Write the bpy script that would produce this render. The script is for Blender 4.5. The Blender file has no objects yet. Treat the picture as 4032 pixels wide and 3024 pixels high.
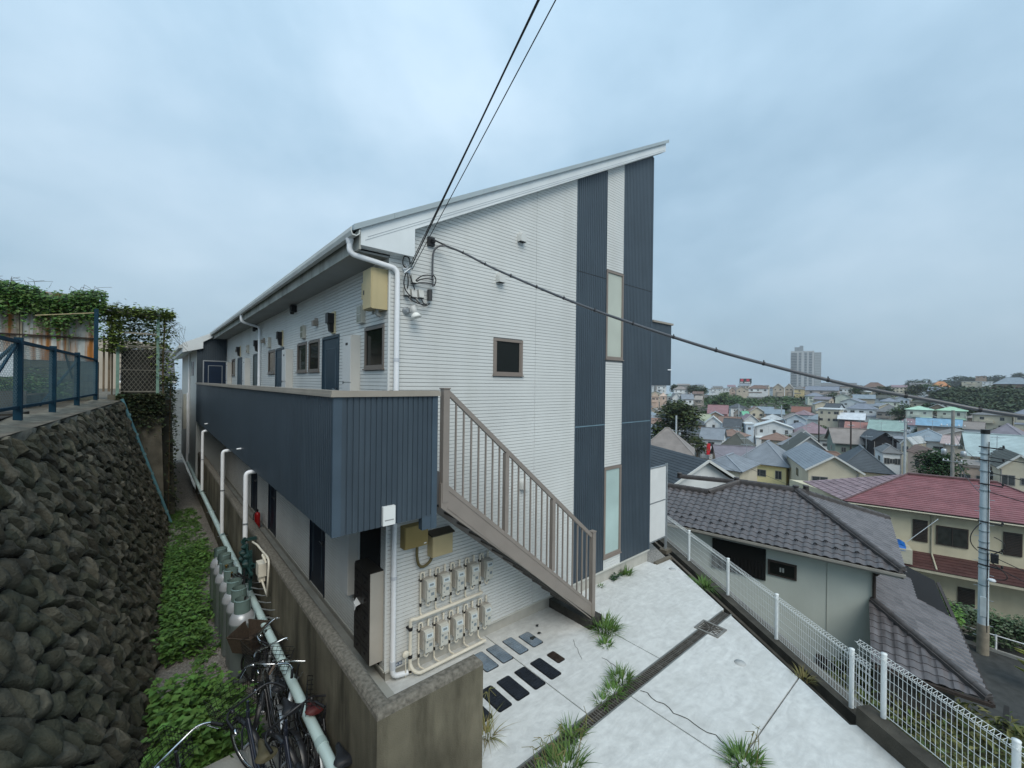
import bpy, math, random
from mathutils import Vector, Matrix
random.seed(7)
R = math.radians
# ---------------------------------------------------------------- camera
scene = bpy.context.scene
cam_data = bpy.data.cameras.new('camera'); cam = bpy.data.objects.new('camera', cam_data)
scene.collection.objects.link(cam); scene.camera = cam
cam_data.sensor_width = 36.0; cam_data.lens = 36.0*1648/4032
cam_data.clip_start = 0.05; cam_data.clip_end = 6000
CAM = Vector((-2.52, -5.63, 4.0))
cam.matrix_world = Matrix.Translation(CAM) @ Matrix.Rotation(R(-41), 4, 'Z') @ Matrix.Rotation(R(90), 4, 'X') @ Matrix.Rotation(R(0.7), 4, 'Z')
# ---------------------------------------------------------------- sky, sun, exposure
world = bpy.data.worlds.new('World'); scene.world = world; world.use_nodes = True
wt = world.node_tree; wt.nodes.clear()
def wn(t, **k):
    n = wt.nodes.new(t)
    for a, b in k.items(): setattr(n, a, b)
    return n
SUN_EL, SUN_AZ = 46, 203          # degrees; azimuth clockwise from +Y
out = wn('ShaderNodeOutputWorld'); bg = wn('ShaderNodeBackground'); bg.inputs[1].default_value = 1.0
sky = wn('ShaderNodeTexSky', sky_type='NISHITA', sun_disc=False)
sky.sun_elevation = R(SUN_EL); sky.sun_rotation = R(SUN_AZ); sky.air_density = 1.5; sky.dust_density = 3
skm = wn('ShaderNodeMix', data_type='RGBA', blend_type='MULTIPLY'); skm.inputs[0].default_value = 1
skm.inputs[7].default_value = (.1, .1, .1, 1)
tc = wn('ShaderNodeTexCoord')
mp = wn('ShaderNodeMapping'); mp.inputs['Scale'].default_value = (1, 1, 1.7)
n1 = wn('ShaderNodeTexNoise'); n1.inputs['Scale'].default_value = 1.35; n1.inputs['Detail'].default_value = 6; n1.inputs['Roughness'].default_value = .52; n1.inputs['Distortion'].default_value = .4
n2 = wn('ShaderNodeTexNoise'); n2.inputs['Scale'].default_value = 3.6; n2.inputs['Detail'].default_value = 8; n2.inputs['Roughness'].default_value = .5
mx = wn('ShaderNodeMix', data_type='FLOAT'); mx.inputs[0].default_value = .34
cr = wn('ShaderNodeValToRGB')
e = cr.color_ramp.elements
e[0].position = .34; e[0].color = (.225, .335, .435, 1)
e[1].position = .68; e[1].color = (.405, .52, .62, 1)
m_ = cr.color_ramp.elements.new(.5); m_.color = (.30, .42, .525, 1)
sep = wn('ShaderNodeSeparateXYZ')
gr = wn('ShaderNodeMapRange'); gr.inputs[1].default_value = 0; gr.inputs[2].default_value = 1; gr.inputs[3].default_value = .90; gr.inputs[4].default_value = 1.7
mul = wn('ShaderNodeMix', data_type='RGBA', blend_type='MULTIPLY'); mul.inputs[0].default_value = 1
cmb = wn('ShaderNodeCombineColor')
fin = wn('ShaderNodeMix', data_type='RGBA'); fin.inputs[0].default_value = .9
L = wt.links.new
L(tc.outputs['Generated'], mp.inputs[0]); L(mp.outputs[0], n1.inputs['Vector']); L(mp.outputs[0], n2.inputs['Vector'])
L(n1.outputs[0], mx.inputs[2]); L(n2.outputs[0], mx.inputs[3]); L(mx.outputs[0], cr.inputs[0])
L(tc.outputs['Generated'], sep.inputs[0]); L(sep.outputs[2], gr.inputs[0])
for i in range(3): L(gr.outputs[0], cmb.inputs[i])
L(cr.outputs[0], mul.inputs[6]); L(cmb.outputs[0], mul.inputs[7])
L(sky.outputs[0], skm.inputs[6]); L(skm.outputs[2], fin.inputs[6]); L(mul.outputs[2], fin.inputs[7])
L(fin.outputs[2], bg.inputs[0]); L(bg.outputs[0], out.inputs[0])
sun_d = bpy.data.lights.new('sun', 'SUN'); sun_d.energy = 1.5; sun_d.angle = R(40); sun_d.color = (1, .93, .82)
sun = bpy.data.objects.new('sun', sun_d); scene.collection.objects.link(sun)
sv = Vector((math.sin(R(SUN_AZ))*math.cos(R(SUN_EL)), math.cos(R(SUN_AZ))*math.cos(R(SUN_EL)), math.sin(R(SUN_EL))))
sun.rotation_euler = sv.to_track_quat('Z', 'Y').to_euler()
scene.render.engine = 'CYCLES'
vs = scene.view_settings; vs.view_transform = 'Standard'; vs.look = 'None'; vs.gamma = 1; vs.exposure = 0.42; vs.use_curve_mapping = False

# ---------------------------------------------------------------- helpers
C = scene.collection
def srgb(r, g, b):
    f = lambda c: (c/255/12.92) if c/255 <= .04045 else ((c/255+.055)/1.055)**2.4
    return (f(r), f(g), f(b))
class MB:
    """collects faces for one mesh"""
    def __init__(s): s.v = []; s.f = []; s.sm = []
    def face(s, pts, sm=False):
        b = len(s.v); s.v += [tuple(p) for p in pts]; s.f.append(tuple(range(b, b+len(pts)))); s.sm.append(sm); return s
    def raw(s, vs, fs, sm=False):
        b = len(s.v); s.v += [tuple(p) for p in vs]; s.f += [tuple(b+i for i in f) for f in fs]; s.sm += [sm]*len(fs); return s
    def box(s, x0, x1, y0, y1, z0, z1):
        v = [(x0,y0,z0),(x1,y0,z0),(x1,y1,z0),(x0,y1,z0),(x0,y0,z1),(x1,y0,z1),(x1,y1,z1),(x0,y1,z1)]
        return s.raw(v, [(0,3,2,1),(4,5,6,7),(0,1,5,4),(1,2,6,5),(2,3,7,6),(3,0,4,7)])
    def obox(s, c, ax, ay, az, hx, hy, hz):
        c = Vector(c); ax = Vector(ax).normalized(); ay = Vector(ay).normalized(); az = Vector(az).normalized()
        v = [c+ax*(i*hx)+ay*(j*hy)+az*(k*hz) for k in (-1,1) for j in (-1,1) for i in (-1,1)]
        return s.raw(v, [(0,2,3,1),(4,5,7,6),(0,1,5,4),(1,3,7,5),(3,2,6,7),(2,0,4,6)])
    def beam(s, a, b, w, h, up=(0,0,1)):
        a = Vector(a); b = Vector(b); d = b-a; l = d.length
        if l < 1e-6: return s
        d /= l; u = Vector(up)
        if abs(d.dot(u)) > .98: u = Vector((1,0,0))
        sd = d.cross(u).normalized(); u2 = sd.cross(d)
        return s.obox((a+b)/2, d, sd, u2, l/2, w/2, h/2)
    def prism(s, poly, n, close=True):
        """poly: list of 3D points, n: extrusion vector"""
        n = Vector(n); k = len(poly); p = [Vector(q) for q in poly]
        v = p + [q+n for q in p]
        f = [tuple(range(k-1,-1,-1)), tuple(range(k,2*k))] + [(i,(i+1)%k,k+(i+1)%k,k+i) for i in range(k)]
        return s.raw(v, f)
    def tube(s, pts, r, n=8, caps=True):
        pts = [Vector(p) for p in pts]; m = len(pts); rr = r if isinstance(r, (list,tuple)) else [r]*m
        rings = []; prev = None
        for i, p in enumerate(pts):
            d = (pts[min(i+1,m-1)]-pts[max(i-1,0)])
            if d.length < 1e-9: d = Vector((0,0,1))
            d.normalize()
            if prev is None:
                a = Vector((0,0,1)) if abs(d.z) < .9 else Vector((1,0,0))
                u = d.cross(a).normalized()
            else:
                u = prev-d*prev.dot(d)
                u = u.normalized() if u.length > 1e-6 else d.orthogonal().normalized()
            prev = u; w = d.cross(u)
            rings.append([p+(u*math.cos(2*math.pi*k/n)+w*math.sin(2*math.pi*k/n))*rr[i] for k in range(n)])
        v = [q for g in rings for q in g]
        f = [(i*n+k, i*n+(k+1)%n, (i+1)*n+(k+1)%n, (i+1)*n+k) for i in range(m-1) for k in range(n)]
        s.raw(v, f, True)
        if caps:
            s.face(rings[0][::-1]); s.face(rings[-1])
        return s
    def lathe(s, prof, c=(0,0,0), n=16, ax=(0,0,1)):
        ax = Vector(ax).normalized(); u = ax.orthogonal().normalized(); w = ax.cross(u); c = Vector(c); m = len(prof)
        v = [c+ax*z+(u*math.cos(2*math.pi*k/n)+w*math.sin(2*math.pi*k/n))*r for r, z in prof for k in range(n)]
        f = [(i*n+k, i*n+(k+1)%n, (i+1)*n+(k+1)%n, (i+1)*n+k) for i in range(m-1) for k in range(n)]
        s.raw(v, f, True)
        if prof[0][0] > 1e-4: s.face(v[:n][::-1])
        if prof[-1][0] > 1e-4: s.face(v[-n:])
        return s
    def leaf(s, p, d, up, l, w):
        d = Vector(d).normalized(); up = Vector(up); sd = d.cross(up)
        sd = sd.normalized() if sd.length > 1e-5 else d.orthogonal()
        n = sd.cross(d); p = Vector(p)
        a, b, c, e = p, p+d*l*.5+sd*w*.5+n*l*.08, p+d*l-n*l*.12, p+d*l*.5-sd*w*.5+n*l*.08
        return s.raw([a, b, c, e], [(0,1,2), (0,2,3)])
    def mesh(s, name):
        m = bpy.data.meshes.new(name); m.from_pydata(s.v, [], s.f)
        m.polygons.foreach_set('use_smooth', s.sm); m.update(); return m
    def build(s, name, mat, parent=None):
        o = bpy.data.objects.new(name, s.mesh(name)); C.objects.link(o)
        if mat: o.data.materials.append(mat)
        if parent is not None: attach(o, parent)
        return o
def attach(o, parent):
    o.parent = parent; o.matrix_parent_inverse = WM(parent).inverted()
def WM(o):
    m = Matrix.LocRotScale(o.location, o.rotation_euler, o.scale)
    return (WM(o.parent) @ o.matrix_parent_inverse @ m) if o.parent else m
def tag(o, label=None, cat=None, group=None, kind=None):
    if label: o['label'] = label
    if cat: o['category'] = cat
    if group: o['group'] = group
    if kind: o['kind'] = kind
    return o
def thing(name, label, cat, loc=(0,0,0), group=None, rz=0):
    o = bpy.data.objects.new(name, None); C.objects.link(o); o.location = loc; o.rotation_euler = (0,0,rz)
    o.empty_display_size = .2
    return tag(o, label, cat, group)
def copy_thing(src, loc, rz=0, label=None):
    def cp(o, par):
        c = o.copy(); C.objects.link(c)
        if par is not None: c.parent = par; c.matrix_parent_inverse = o.matrix_parent_inverse.copy()
        for ch in o.children: cp(ch, c)
        return c
    r = cp(src, None); r.location = loc; r.rotation_euler = (0,0,rz)
    if label: r['label'] = label
    return r
def struct(mb, name, mat, parent=None):
    o = mb.build(name, mat, parent)
    if parent is None: o['kind'] = 'structure'
    return o
MATS = {}
def mat(name, col, rough=.7, var=.12, sc=3., bump=0., bsc=60., metal=0., rand=0., streak=0., sdir='Z', dirt=(.05,.045,.03), ssc=6., spec=.3, stint=None, detail=4, trans=0., slo=.48, shi=.72, wave=0.):
    if name in MATS: return MATS[name]
    m = bpy.data.materials.new(name); m.use_nodes = True; nt = m.node_tree; N = nt.nodes; Lk = nt.links.new
    b = N['Principled BSDF']; b.inputs['Roughness'].default_value = rough; b.inputs['Metallic'].default_value = metal
    b.inputs['Specular IOR Level'].default_value = spec
    t = N.new('ShaderNodeTexCoord')
    cur = N.new('ShaderNodeRGB'); cur.outputs[0].default_value = (*col, 1); cur = cur.outputs[0]
    def scale(cur, sock, lo, hi, fmin=.3, fmax=.7):
        r = N.new('ShaderNodeMapRange'); r.inputs[1].default_value = fmin; r.inputs[2].default_value = fmax
        r.inputs[3].default_value = lo; r.inputs[4].default_value = hi; Lk(sock, r.inputs[0])
        x = N.new('ShaderNodeVectorMath'); x.operation = 'SCALE'; Lk(cur, x.inputs[0]); Lk(r.outputs[0], x.inputs['Scale'])
        return x.outputs[0]
    if var:
        n = N.new('ShaderNodeTexNoise'); n.inputs['Scale'].default_value = sc; n.inputs['Detail'].default_value = detail
        Lk(t.outputs['Object'], n.inputs['Vector']); cur = scale(cur, n.outputs[0], 1-var, 1+var)
    if rand:
        g = N.new('ShaderNodeNewGeometry'); cur = scale(cur, g.outputs['Random Per Island'], 1-rand, 1+rand, 0, 1)
        oi = N.new('ShaderNodeObjectInfo'); cur = scale(cur, oi.outputs['Random'], 1-rand*.7, 1+rand*.7, 0, 1)
        if stint:
            mxx = N.new('ShaderNodeMix'); mxx.data_type = 'RGBA'; Lk(cur, mxx.inputs[6]); mxx.inputs[7].default_value = (*stint, 1)
            wnz = N.new('ShaderNodeTexWhiteNoise'); wnz.noise_dimensions = '1D'; ad = N.new('ShaderNodeMath'); Lk(g.outputs['Random Per Island'], ad.inputs[0]); Lk(oi.outputs['Random'], ad.inputs[1]); Lk(ad.outputs[0], wnz.inputs['W'])
            mu = N.new('ShaderNodeMath'); mu.operation = 'MULTIPLY'; mu.inputs[1].default_value = .8; Lk(wnz.outputs[0], mu.inputs[0]); Lk(mu.outputs[0], mxx.inputs[0]); cur = mxx.outputs[2]
    if wave:
        mq = N.new('ShaderNodeMapping'); mq.inputs['Rotation'].default_value = (0,0,.5); mq.inputs['Scale'].default_value = (1.1,3.2,1); Lk(t.outputs['Object'], mq.inputs[0])
        n = N.new('ShaderNodeTexNoise'); n.inputs['Scale'].default_value = 1.5; n.inputs['Detail'].default_value = 7; n.inputs['Roughness'].default_value = .62; n.inputs['Distortion'].default_value = 2.2; Lk(mq.outputs[0], n.inputs['Vector'])
        cur = scale(cur, n.outputs[0], 1-wave, 1+wave, .35, .65)
    if streak:
        mpn = N.new('ShaderNodeMapping'); mpn.inputs['Scale'].default_value = {'Z':(1,1,.06),'N':(1,1,1),'V':(1,1,.22)}[sdir]
        Lk(t.outputs['Object'], mpn.inputs[0])
        n = N.new('ShaderNodeTexNoise'); n.inputs['Scale'].default_value = ssc; n.inputs['Detail'].default_value = 5; n.inputs['Roughness'].default_value = .6
        Lk(mpn.outputs[0], n.inputs['Vector'])
        r = N.new('ShaderNodeMapRange'); r.inputs[1].default_value = slo; r.inputs[2].default_value = shi; r.inputs[4].default_value = streak; Lk(n.outputs[0], r.inputs[0])
        x = N.new('ShaderNodeMix'); x.data_type = 'RGBA'; Lk(r.outputs[0], x.inputs[0]); Lk(cur, x.inputs[6]); x.inputs[7].default_value = (*dirt, 1); cur = x.outputs[2]
    Lk(cur, b.inputs['Base Color'])
    if bump:
        n = N.new('ShaderNodeTexNoise'); n.inputs['Scale'].default_value = bsc; n.inputs['Detail'].default_value = 3; Lk(t.outputs['Object'], n.inputs['Vector'])
        bp = N.new('ShaderNodeBump'); bp.inputs['Strength'].default_value = bump; bp.inputs['Distance'].default_value = .02; Lk(n.outputs[0], bp.inputs['Height']); Lk(bp.outputs[0], b.inputs['Normal'])
    if trans:
        b.inputs['Transmission Weight'].default_value = trans
    MATS[name] = m; return m
# material library (linear base colours)
WHITE = mat('siding_white', (.61,.625,.61), .55, .06, .9, streak=.22, dirt=(.43,.44,.40), ssc=2.2, spec=.25)
WBACK = mat('siding_groove', (.24,.25,.25), .8, .05)
BLUE = mat('blue_metal', (.042,.060,.078), .42, .10, 1.5, spec=.45, streak=.10, dirt=(.13,.17,.20), ssc=9)
TRIM = mat('brown_trim', (.22,.185,.16), .45, .06, 3)
CAPM = mat('cap_trim', (.30,.27,.23), .45, .08, 3)
STEEL = mat('stair_brown', (.235,.205,.18), .45, .07, 4, spec=.4)
PIPE = mat('white_pvc', (.78,.80,.82), .35, .05, 3)
CREAM = mat('cream_pipe', (.66,.62,.52), .5, .07, 6)
FASC = mat('fascia_white', (.66,.70,.71), .5, .07, 1.4, streak=.12, dirt=(.4,.42,.4), ssc=3)
ROOFM = mat('roof_metal', (.22,.27,.29), .4, .08, 2, spec=.5)
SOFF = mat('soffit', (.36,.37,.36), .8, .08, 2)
GLASS = mat('dark_glass', (.012,.014,.013), .08, 0, spec=.16)
FROST = mat('frosted_glass', (.40,.52,.50), .35, .12, 1.2, spec=.4)
FROSTY = mat('frosted_glass_curtain', (.42,.45,.39), .35, .15, 1.0, spec=.4)
CONC = mat('old_concrete', (.145,.13,.092), .9, .35, 1.3, bump=.35, bsc=70, streak=.9, sdir='V', dirt=(.035,.031,.02), ssc=2.6, slo=.42, shi=.68, detail=7)
CONCT = mat('concrete_top', (.15,.137,.113), .95, .4, 24, bump=.5, bsc=140)
FOUND = mat('foundation', (.42,.41,.37), .85, .1, 4, streak=.2, dirt=(.25,.24,.2))
BLACK = mat('black_paint', (.012,.012,.013), .45, 0, spec=.35)
RUBBER = mat('rubber', (.015,.015,.016), .8, .1, 20)
CHROME = mat('chrome', (.62,.64,.66), .22, .05, 8, metal=1)
ALU = mat('galvanised', (.42,.45,.47), .42, .12, 7, metal=.7)
BEIGE = mat('beige_box', (.46,.385,.22), .5, .08, 2, streak=.12, dirt=(.25,.2,.1))
OCHRE = mat('ochre_box', (.27,.205,.075), .5, .08, 3)
HEAT = mat('heater_white', (.55,.55,.52), .45, .05, 3)
# ================================================================ SETTING: ground, parking, walkway
def gz(x): return -.26-.019*x
PARK = mat('pale_concrete', (.57,.58,.565), .75, .07, 9, bump=.4, bsc=14, streak=.30, sdir='N', dirt=(.40,.40,.37), ssc=1.8, detail=9, wave=.085)
ROAD = mat('asphalt', (.05,.052,.05), .9, .25, 3, bump=.3, bsc=120)
SOIL = mat('town_ground', (.10,.095,.08), .95, .3, .3)
GRAV = mat('gravel_ground', (.22,.205,.18), .95, .45, 30, bump=.9, bsc=60)
DIRT = mat('terrace_soil', (.13,.115,.09), .95, .35, 3, bump=.5, bsc=40)
def hgt(r):
    P = [(0,-8.6),(28,-8.6),(60,-13.2),(110,-16),(200,-16),(260,-13),(330,-7),(420,-5.5),(700,-8),(1400,-30),(6000,-140)]
    for (a,ha),(b,hb) in zip(P, P[1:]):
        if r <= b: return ha+(hb-ha)*(r-a)/(b-a)
    return P[-1][1]
g = MB(); nr, na = 46, 40
rs = [8*(1.157**i) for i in range(nr)]
vv = []
for r in rs:
    for k in range(na+1):
        a = R(-60+k*(230/na)); vv.append((CAM.x+math.sin(a)*r, CAM.y+math.cos(a)*r, hgt(r)))
ff = [(i*(na+1)+k, (i+1)*(na+1)+k, (i+1)*(na+1)+k+1, i*(na+1)+k+1) for i in range(nr-1) for k in range(na)]
g.raw(vv, ff, True); struct(g, 'ground', SOIL)
# parking: one base plus slabs with open joints
pk = MB(); pk.raw([(-.9,.3,-.75),(7.6,.3,-.75),(7.5,-.2,-.75),(4.3,-4.5,-.75),(3.2,-6.5,-.75),(-.5,-6.5,-.75),(-.5,-2.2,-.75),(-.9,-2.2,-.75),
    (-.9,.3,-.38),(7.6,.3,-.52),(7.5,-.2,-.52),(4.3,-4.5,-.46),(3.2,-6.5,-.44),(-.5,-6.5,-.38),(-.5,-2.2,-.38),(-.9,-2.2,-.38)],
    [tuple(range(15,7,-1))]+[(i,(i+1)%8,8+(i+1)%8,8+i) for i in range(8)])
parking = struct(pk, 'parking_ground', mat('joint_dark', (.10,.10,.095), .95, .2, 8))
def slab(poly):
    m = MB(); k = len(poly)
    top = [(x,y,gz(x)) for x,y in poly]; bot = [(x,y,gz(x)-.09) for x,y in poly]
    m.raw(top+bot, [tuple(range(k))]+[(i,k+i,k+(i+1)%k,(i+1)%k) for i in range(k)])
    o = m.build('slab', PARK, parking); return o
J = .010
slab([(-.75,.02),(-.75,-2.18),(1.847-J,-2.18),(1.847-J,.02)])
slab([(1.847+J,.02),(1.847+J,-2.18),(3.65-J,-2.18),(3.65-J,.02)])
slab([(3.65+J,.02),(3.65+J,-2.18),(6.07,-2.18),(7.54,-.24),(6.93,-.19),(6.93,.02)])
slab([(-.5,-2.37),(-.5,-6.5),(2.57-J,-6.5),(2.57-J,-2.37)])
slab([(2.57+J,-2.37),(2.57+J,-3.75+J),(4.884,-3.75+J),(5.926,-2.37)])
slab([(2.57+J,-3.75-J),(2.57+J,-6.5),(3.2,-6.5),(4.5,-4.58),(4.35,-4.45),(4.878,-3.75-J)])
# cracks: thin dark strips sunk into the slab, as stains in the surface
CRK = mat('crack_dark', (.035,.035,.03), .95, 0)
def crack(pts, w):
    m = MB()
    for (a,b),(c,d) in zip(pts, pts[1:]):
        dx, dy = c-a, d-b; l = math.hypot(dx,dy); nx, ny = -dy/l*w/2, dx/l*w/2
        m.face([(a+nx,b+ny,gz(a)+.003),(a-nx,b-ny,gz(a)+.003),(c-nx,d-ny,gz(c)+.003),(c+nx,d+ny,gz(c)+.003)])
    o = m.build('crack', CRK, parking)
rr = random.Random(3)
crack([(2.78+.03*math.sin(i*1.7)+rr.uniform(-.02,.02), -2.39-i*.085) for i in range(15)], .014)
crack([(2.95+rr.uniform(-.02,.02)-.004*i, -1.6-i*.05) for i in range(8)], .01)
crack([(2.95-i*.05+rr.uniform(-.02,.02), -1.0-i*.07) for i in range(7)], .006)
# walkway and passage
wk = MB(); wk.box(-.76,.05,-1.85,17,-.45,-.235); struct(wk, 'walkway', mat('walkway_concrete', (.40,.41,.38), .8, .15, 2.5, streak=.25, sdir='N', dirt=(.2,.19,.15), ssc=2))
ps = MB(); n_ = 60
px = lambda x: x
def foot(y): return -2.40+.044*(y-3.6)
def topx(y): return -3.83+.058*(y-2)
PASS = -.85
gv = []
for j in range(81):
    y = -9+j*.45
    for i in range(9):
        x = foot(y)-.5+(i/8)*(-.9-foot(y)+.5)
        gv.append((x,y,PASS+.03*math.sin(3*x+1.7*y)+.02*math.sin(5*y)))
ps.raw(gv, [(j*9+i, j*9+i+1, (j+1)*9+i+1, (j+1)*9+i) for j in range(80) for i in range(8)], True)
struct(ps, 'gravel_path', GRAV)
sl = MB(); sl.prism([(-2.42,.56,PASS-.05),(-2.42,-6,PASS-.05),(-.94,-6,PASS-.05),(-.94,.58,PASS-.05)], (0,0,.24))
struct(sl, 'path_slab', mat('path_slab_concrete', (.34,.34,.31), .85, .12, 4, bump=.2))
# terrace above the stone wall
te = MB(); te.raw([(topx(-8)+.06,-8,3.32),(topx(12.9)+.06,12.9,3.32),(-2.2,12.95,3.32),(-2.2,45,3.32),(-45,45,3.32),(-45,-8,3.32)], [(0,1,2,3,4,5)])
struct(te, 'terrace', DIRT)
# gutter channel beside the parking edge, and kerb
ev = Vector((-.604,-.797,0)); nv = Vector((.797,-.604,0))
gut = MB(); A = Vector((7.56,-.22,0)); Lg = 5.27
def gp(s, d, z): q = A+ev*s+nv*d; return (q.x,q.y,z)
gut.face([gp(-3,.0,-.80),gp(Lg,.0,-.74),gp(Lg,.46,-.74),gp(-3,.72,-.80)])
gut.face([gp(-3,0,-.80),gp(-3,0,-.44),gp(Lg,0,-.37),gp(Lg,0,-.74)])
struct(gut, 'gutter_channel', mat('gutter_dark', (.045,.045,.04), .95, .3, 4))
ld = MB(); ld.raw([gp(-3,.30,-.60),gp(Lg,.20,-.52),gp(Lg,.26,-.52),gp(-3,.37,-.60),gp(-3,.30,-.8),gp(Lg,.20,-.76),gp(Lg,.26,-.76),gp(-3,.37,-.8)], [(0,1,2,3),(0,4,5,1),(2,6,7,3),(1,5,6,2)])
struct(ld, 'gutter_ledge', mat('gutter_ledge_m', (.12,.105,.085), .9, .2, 5))
# gravel strip at the far corner of the building
cg = MB(); cg.face([(6.94,-.19,-.40),(7.50,-.235,-.405),(8.6,1.2,-.42),(8.6,5,-.42),(6.94,5,-.42)]); struct(cg, 'gravel_strip', mat('grey_gravel', (.26,.25,.23), .95, .45, 35, bump=.9, bsc=70))
ck = MB(); ck.beam((6.95,-.20,-.40),(7.62,-.235,-.41),.1,.10); struct(ck, 'gravel_edging', mat('edging', (.13,.115,.09), .9, .2, 5))

# ---------------------------------------------------------------- stone retaining wall
STONE = mat('wall_stone', (.095,.084,.062), .92, .42, 7, bump=1.0, bsc=30, rand=.45, stint=(.06,.062,.038), detail=8, streak=.75, sdir='N', dirt=(.022,.02,.015), ssc=1.1)
MORT = mat('wall_joint', (.010,.009,.007), 1, .3, 5, bump=.6, bsc=30)
sw = thing('stone_wall', 'dark battered retaining wall of rough field stones below blue fence', 'wall', (-2.4,3.6,PASS))
Y0, Y1 = -4.2, 12.75; SH = math.hypot(4.15, 1.35)
def wp(y, h, out=0):
    """point on the battered face: y along, h 0..1 up the slope, out along the normal"""
    f = foot(y); t = topx(y); x = f+(t-f)*h; z = PASS+(3.3-PASS)*h
    return Vector((x+out*.95, y, z+out*.31))
bk = MB(); ny = 12
for i in range(ny):
    a = Y0+(Y1-Y0)*i/ny; b = Y0+(Y1-Y0)*(i+1)/ny
    bk.face([wp(a,-.05),wp(b,-.05),wp(b,1),wp(a,1)])
bk.face([wp(Y1,-.05),(-6,Y1,PASS),(-6,Y1,3.3),wp(Y1,1)])
bk.build('joint_bed', MORT, sw)
rs_ = random.Random(11); seeds = []
sp = .345; th_ = R(22)
ca, sa = math.cos(th_), math.sin(th_)
for i in range(-110, 130):
    for j in range(-60, 60):
        a = (i+.5*(j % 2)+rs_.uniform(-.3,.3))*.150; b = (j+rs_.uniform(-.27,.27))*.40
        y = a*ca-b*sa+4; h = a*sa+b*ca+2
        if Y0-.4 < y < Y1+.4 and -.5 < h < SH+.4: seeds.append((y,h))
def clip(poly, mx_, my_, nx_, ny_):
    o = []; k = len(poly)
    for i in range(k):
        p, q = poly[i], poly[(i+1) % k]
        dp = (p[0]-mx_)*nx_+(p[1]-my_)*ny_; dq = (q[0]-mx_)*nx_+(q[1]-my_)*ny_
        if dp <= 0: o.append(p)
        if (dp < 0 < dq) or (dq < 0 < dp):
            t = dp/(dp-dq); o.append((p[0]+(q[0]-p[0])*t, p[1]+(q[1]-p[1])*t))
    return o
stones = []
grid = {}
for q in seeds: grid.setdefault((int(q[0]//.8), int(q[1]//.8)), []).append(q)
for (y,h) in seeds:
    if not (Y0 < y < Y1-.1 and .02 < h < SH-.05): continue
    poly = [(y-.45,h-.45),(y+.45,h-.45),(y+.45,h+.45),(y-.45,h+.45)]
    gi, gj = int(y//.8), int(h//.8)
    for di in (-1,0,1):
        for dj in (-1,0,1):
            for (a,b) in grid.get((gi+di,gj+dj), ()):
                if (a,b) == (y,h): continue
                d = math.hypot(a-y,b-h)
                if d < .9:
                    poly = clip(poly, (a+y)/2, (b+h)/2, (a-y)/d, (b-h)/d)
    if len(poly) < 3: continue
    poly = [(min(max(p[0],Y0),Y1-.02), min(p[1],SH)) for p in poly]
    cy = sum(p[0] for p in poly)/len(poly); ch = sum(p[1] for p in poly)/len(poly)
    m = MB(); rings = []; hgt_ = rs_.uniform(.06,.11); tx, ty = rs_.uniform(-.25,.25), rs_.uniform(-.05,.3)
    # subdivide the outline so the edge is uneven
    pl = []
    for i in range(len(poly)):
        p, q = poly[i], poly[(i+1) % len(poly)]
        pl.append(p)
        if math.hypot(p[0]-q[0],p[1]-q[1]) > .16: pl.append(((p[0]+q[0])/2+rs_.uniform(-.015,.015),(p[1]+q[1])/2+rs_.uniform(-.015,.015)))
    for f_, o_ in ((.84,-.04),(.77,.55),(.50,.97)):
        rings.append([wp(cy+(p[0]-cy)*f_, (ch+(p[1]-ch)*f_)/SH, hgt_*o_+(tx*(p[0]-cy)+ty*(ch-p[1]))*(f_ < .9)*.5+(rs_.uniform(-.014,.014) if f_ < .9 else 0)) for p in pl])
    k = len(pl); v = rings[0]+rings[1]+rings[2]+[wp(cy,ch/SH,hgt_*1.02)]
    f = [(r*k+i, r*k+(i+1)%k, (r+1)*k+(i+1)%k, (r+1)*k+i) for r in (0,1) for i in range(k)]+[(2*k+i, 2*k+(i+1)%k, 3*k) for i in range(k)]
    m.raw(v, f, True)
    c = wp(cy,ch/SH); dist = (c-CAM).length
    stones.append((dist, m))
stones.sort(key=lambda q: q[0])
vis = [s for s in stones if s[0] > 3.1]; near_hidden = [s for s in stones if s[0] <= 3.1]
for d, m in vis[:300]: m.build('stone', STONE, sw)
rest = MB()
for d, m in vis[300:]+near_hidden: rest.raw(m.v, m.f)
tag(rest.build('far_stones', STONE, sw), kind='stuff')
cp = MB()
for i in range(24):
    a = Y0+(Y1-Y0)*i/24; b = Y0+(Y1-Y0)*(i+1)/24
    za, zb = 3.34+.03*math.sin(i*2.1), 3.34+.03*math.sin((i+1)*2.1)
    o1, o2 = .05+.04*math.sin(i*3.3), .05+.04*math.sin((i+1)*3.3)
    cp.raw([(topx(a)+o1,a,za-.04),(topx(b)+o2,b,zb-.04),(topx(b)-.45,b,zb+.04),(topx(a)-.45,a,za+.04),(topx(a)+o1-.02,a,za-.2),(topx(b)+o2-.02,b,zb-.2)], [(0,1,2,3),(0,4,5,1)], True)
cp.build('coping', mat('coping_concrete', (.17,.16,.13), .95, .35, 5, bump=.6, bsc=30), sw)

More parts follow.
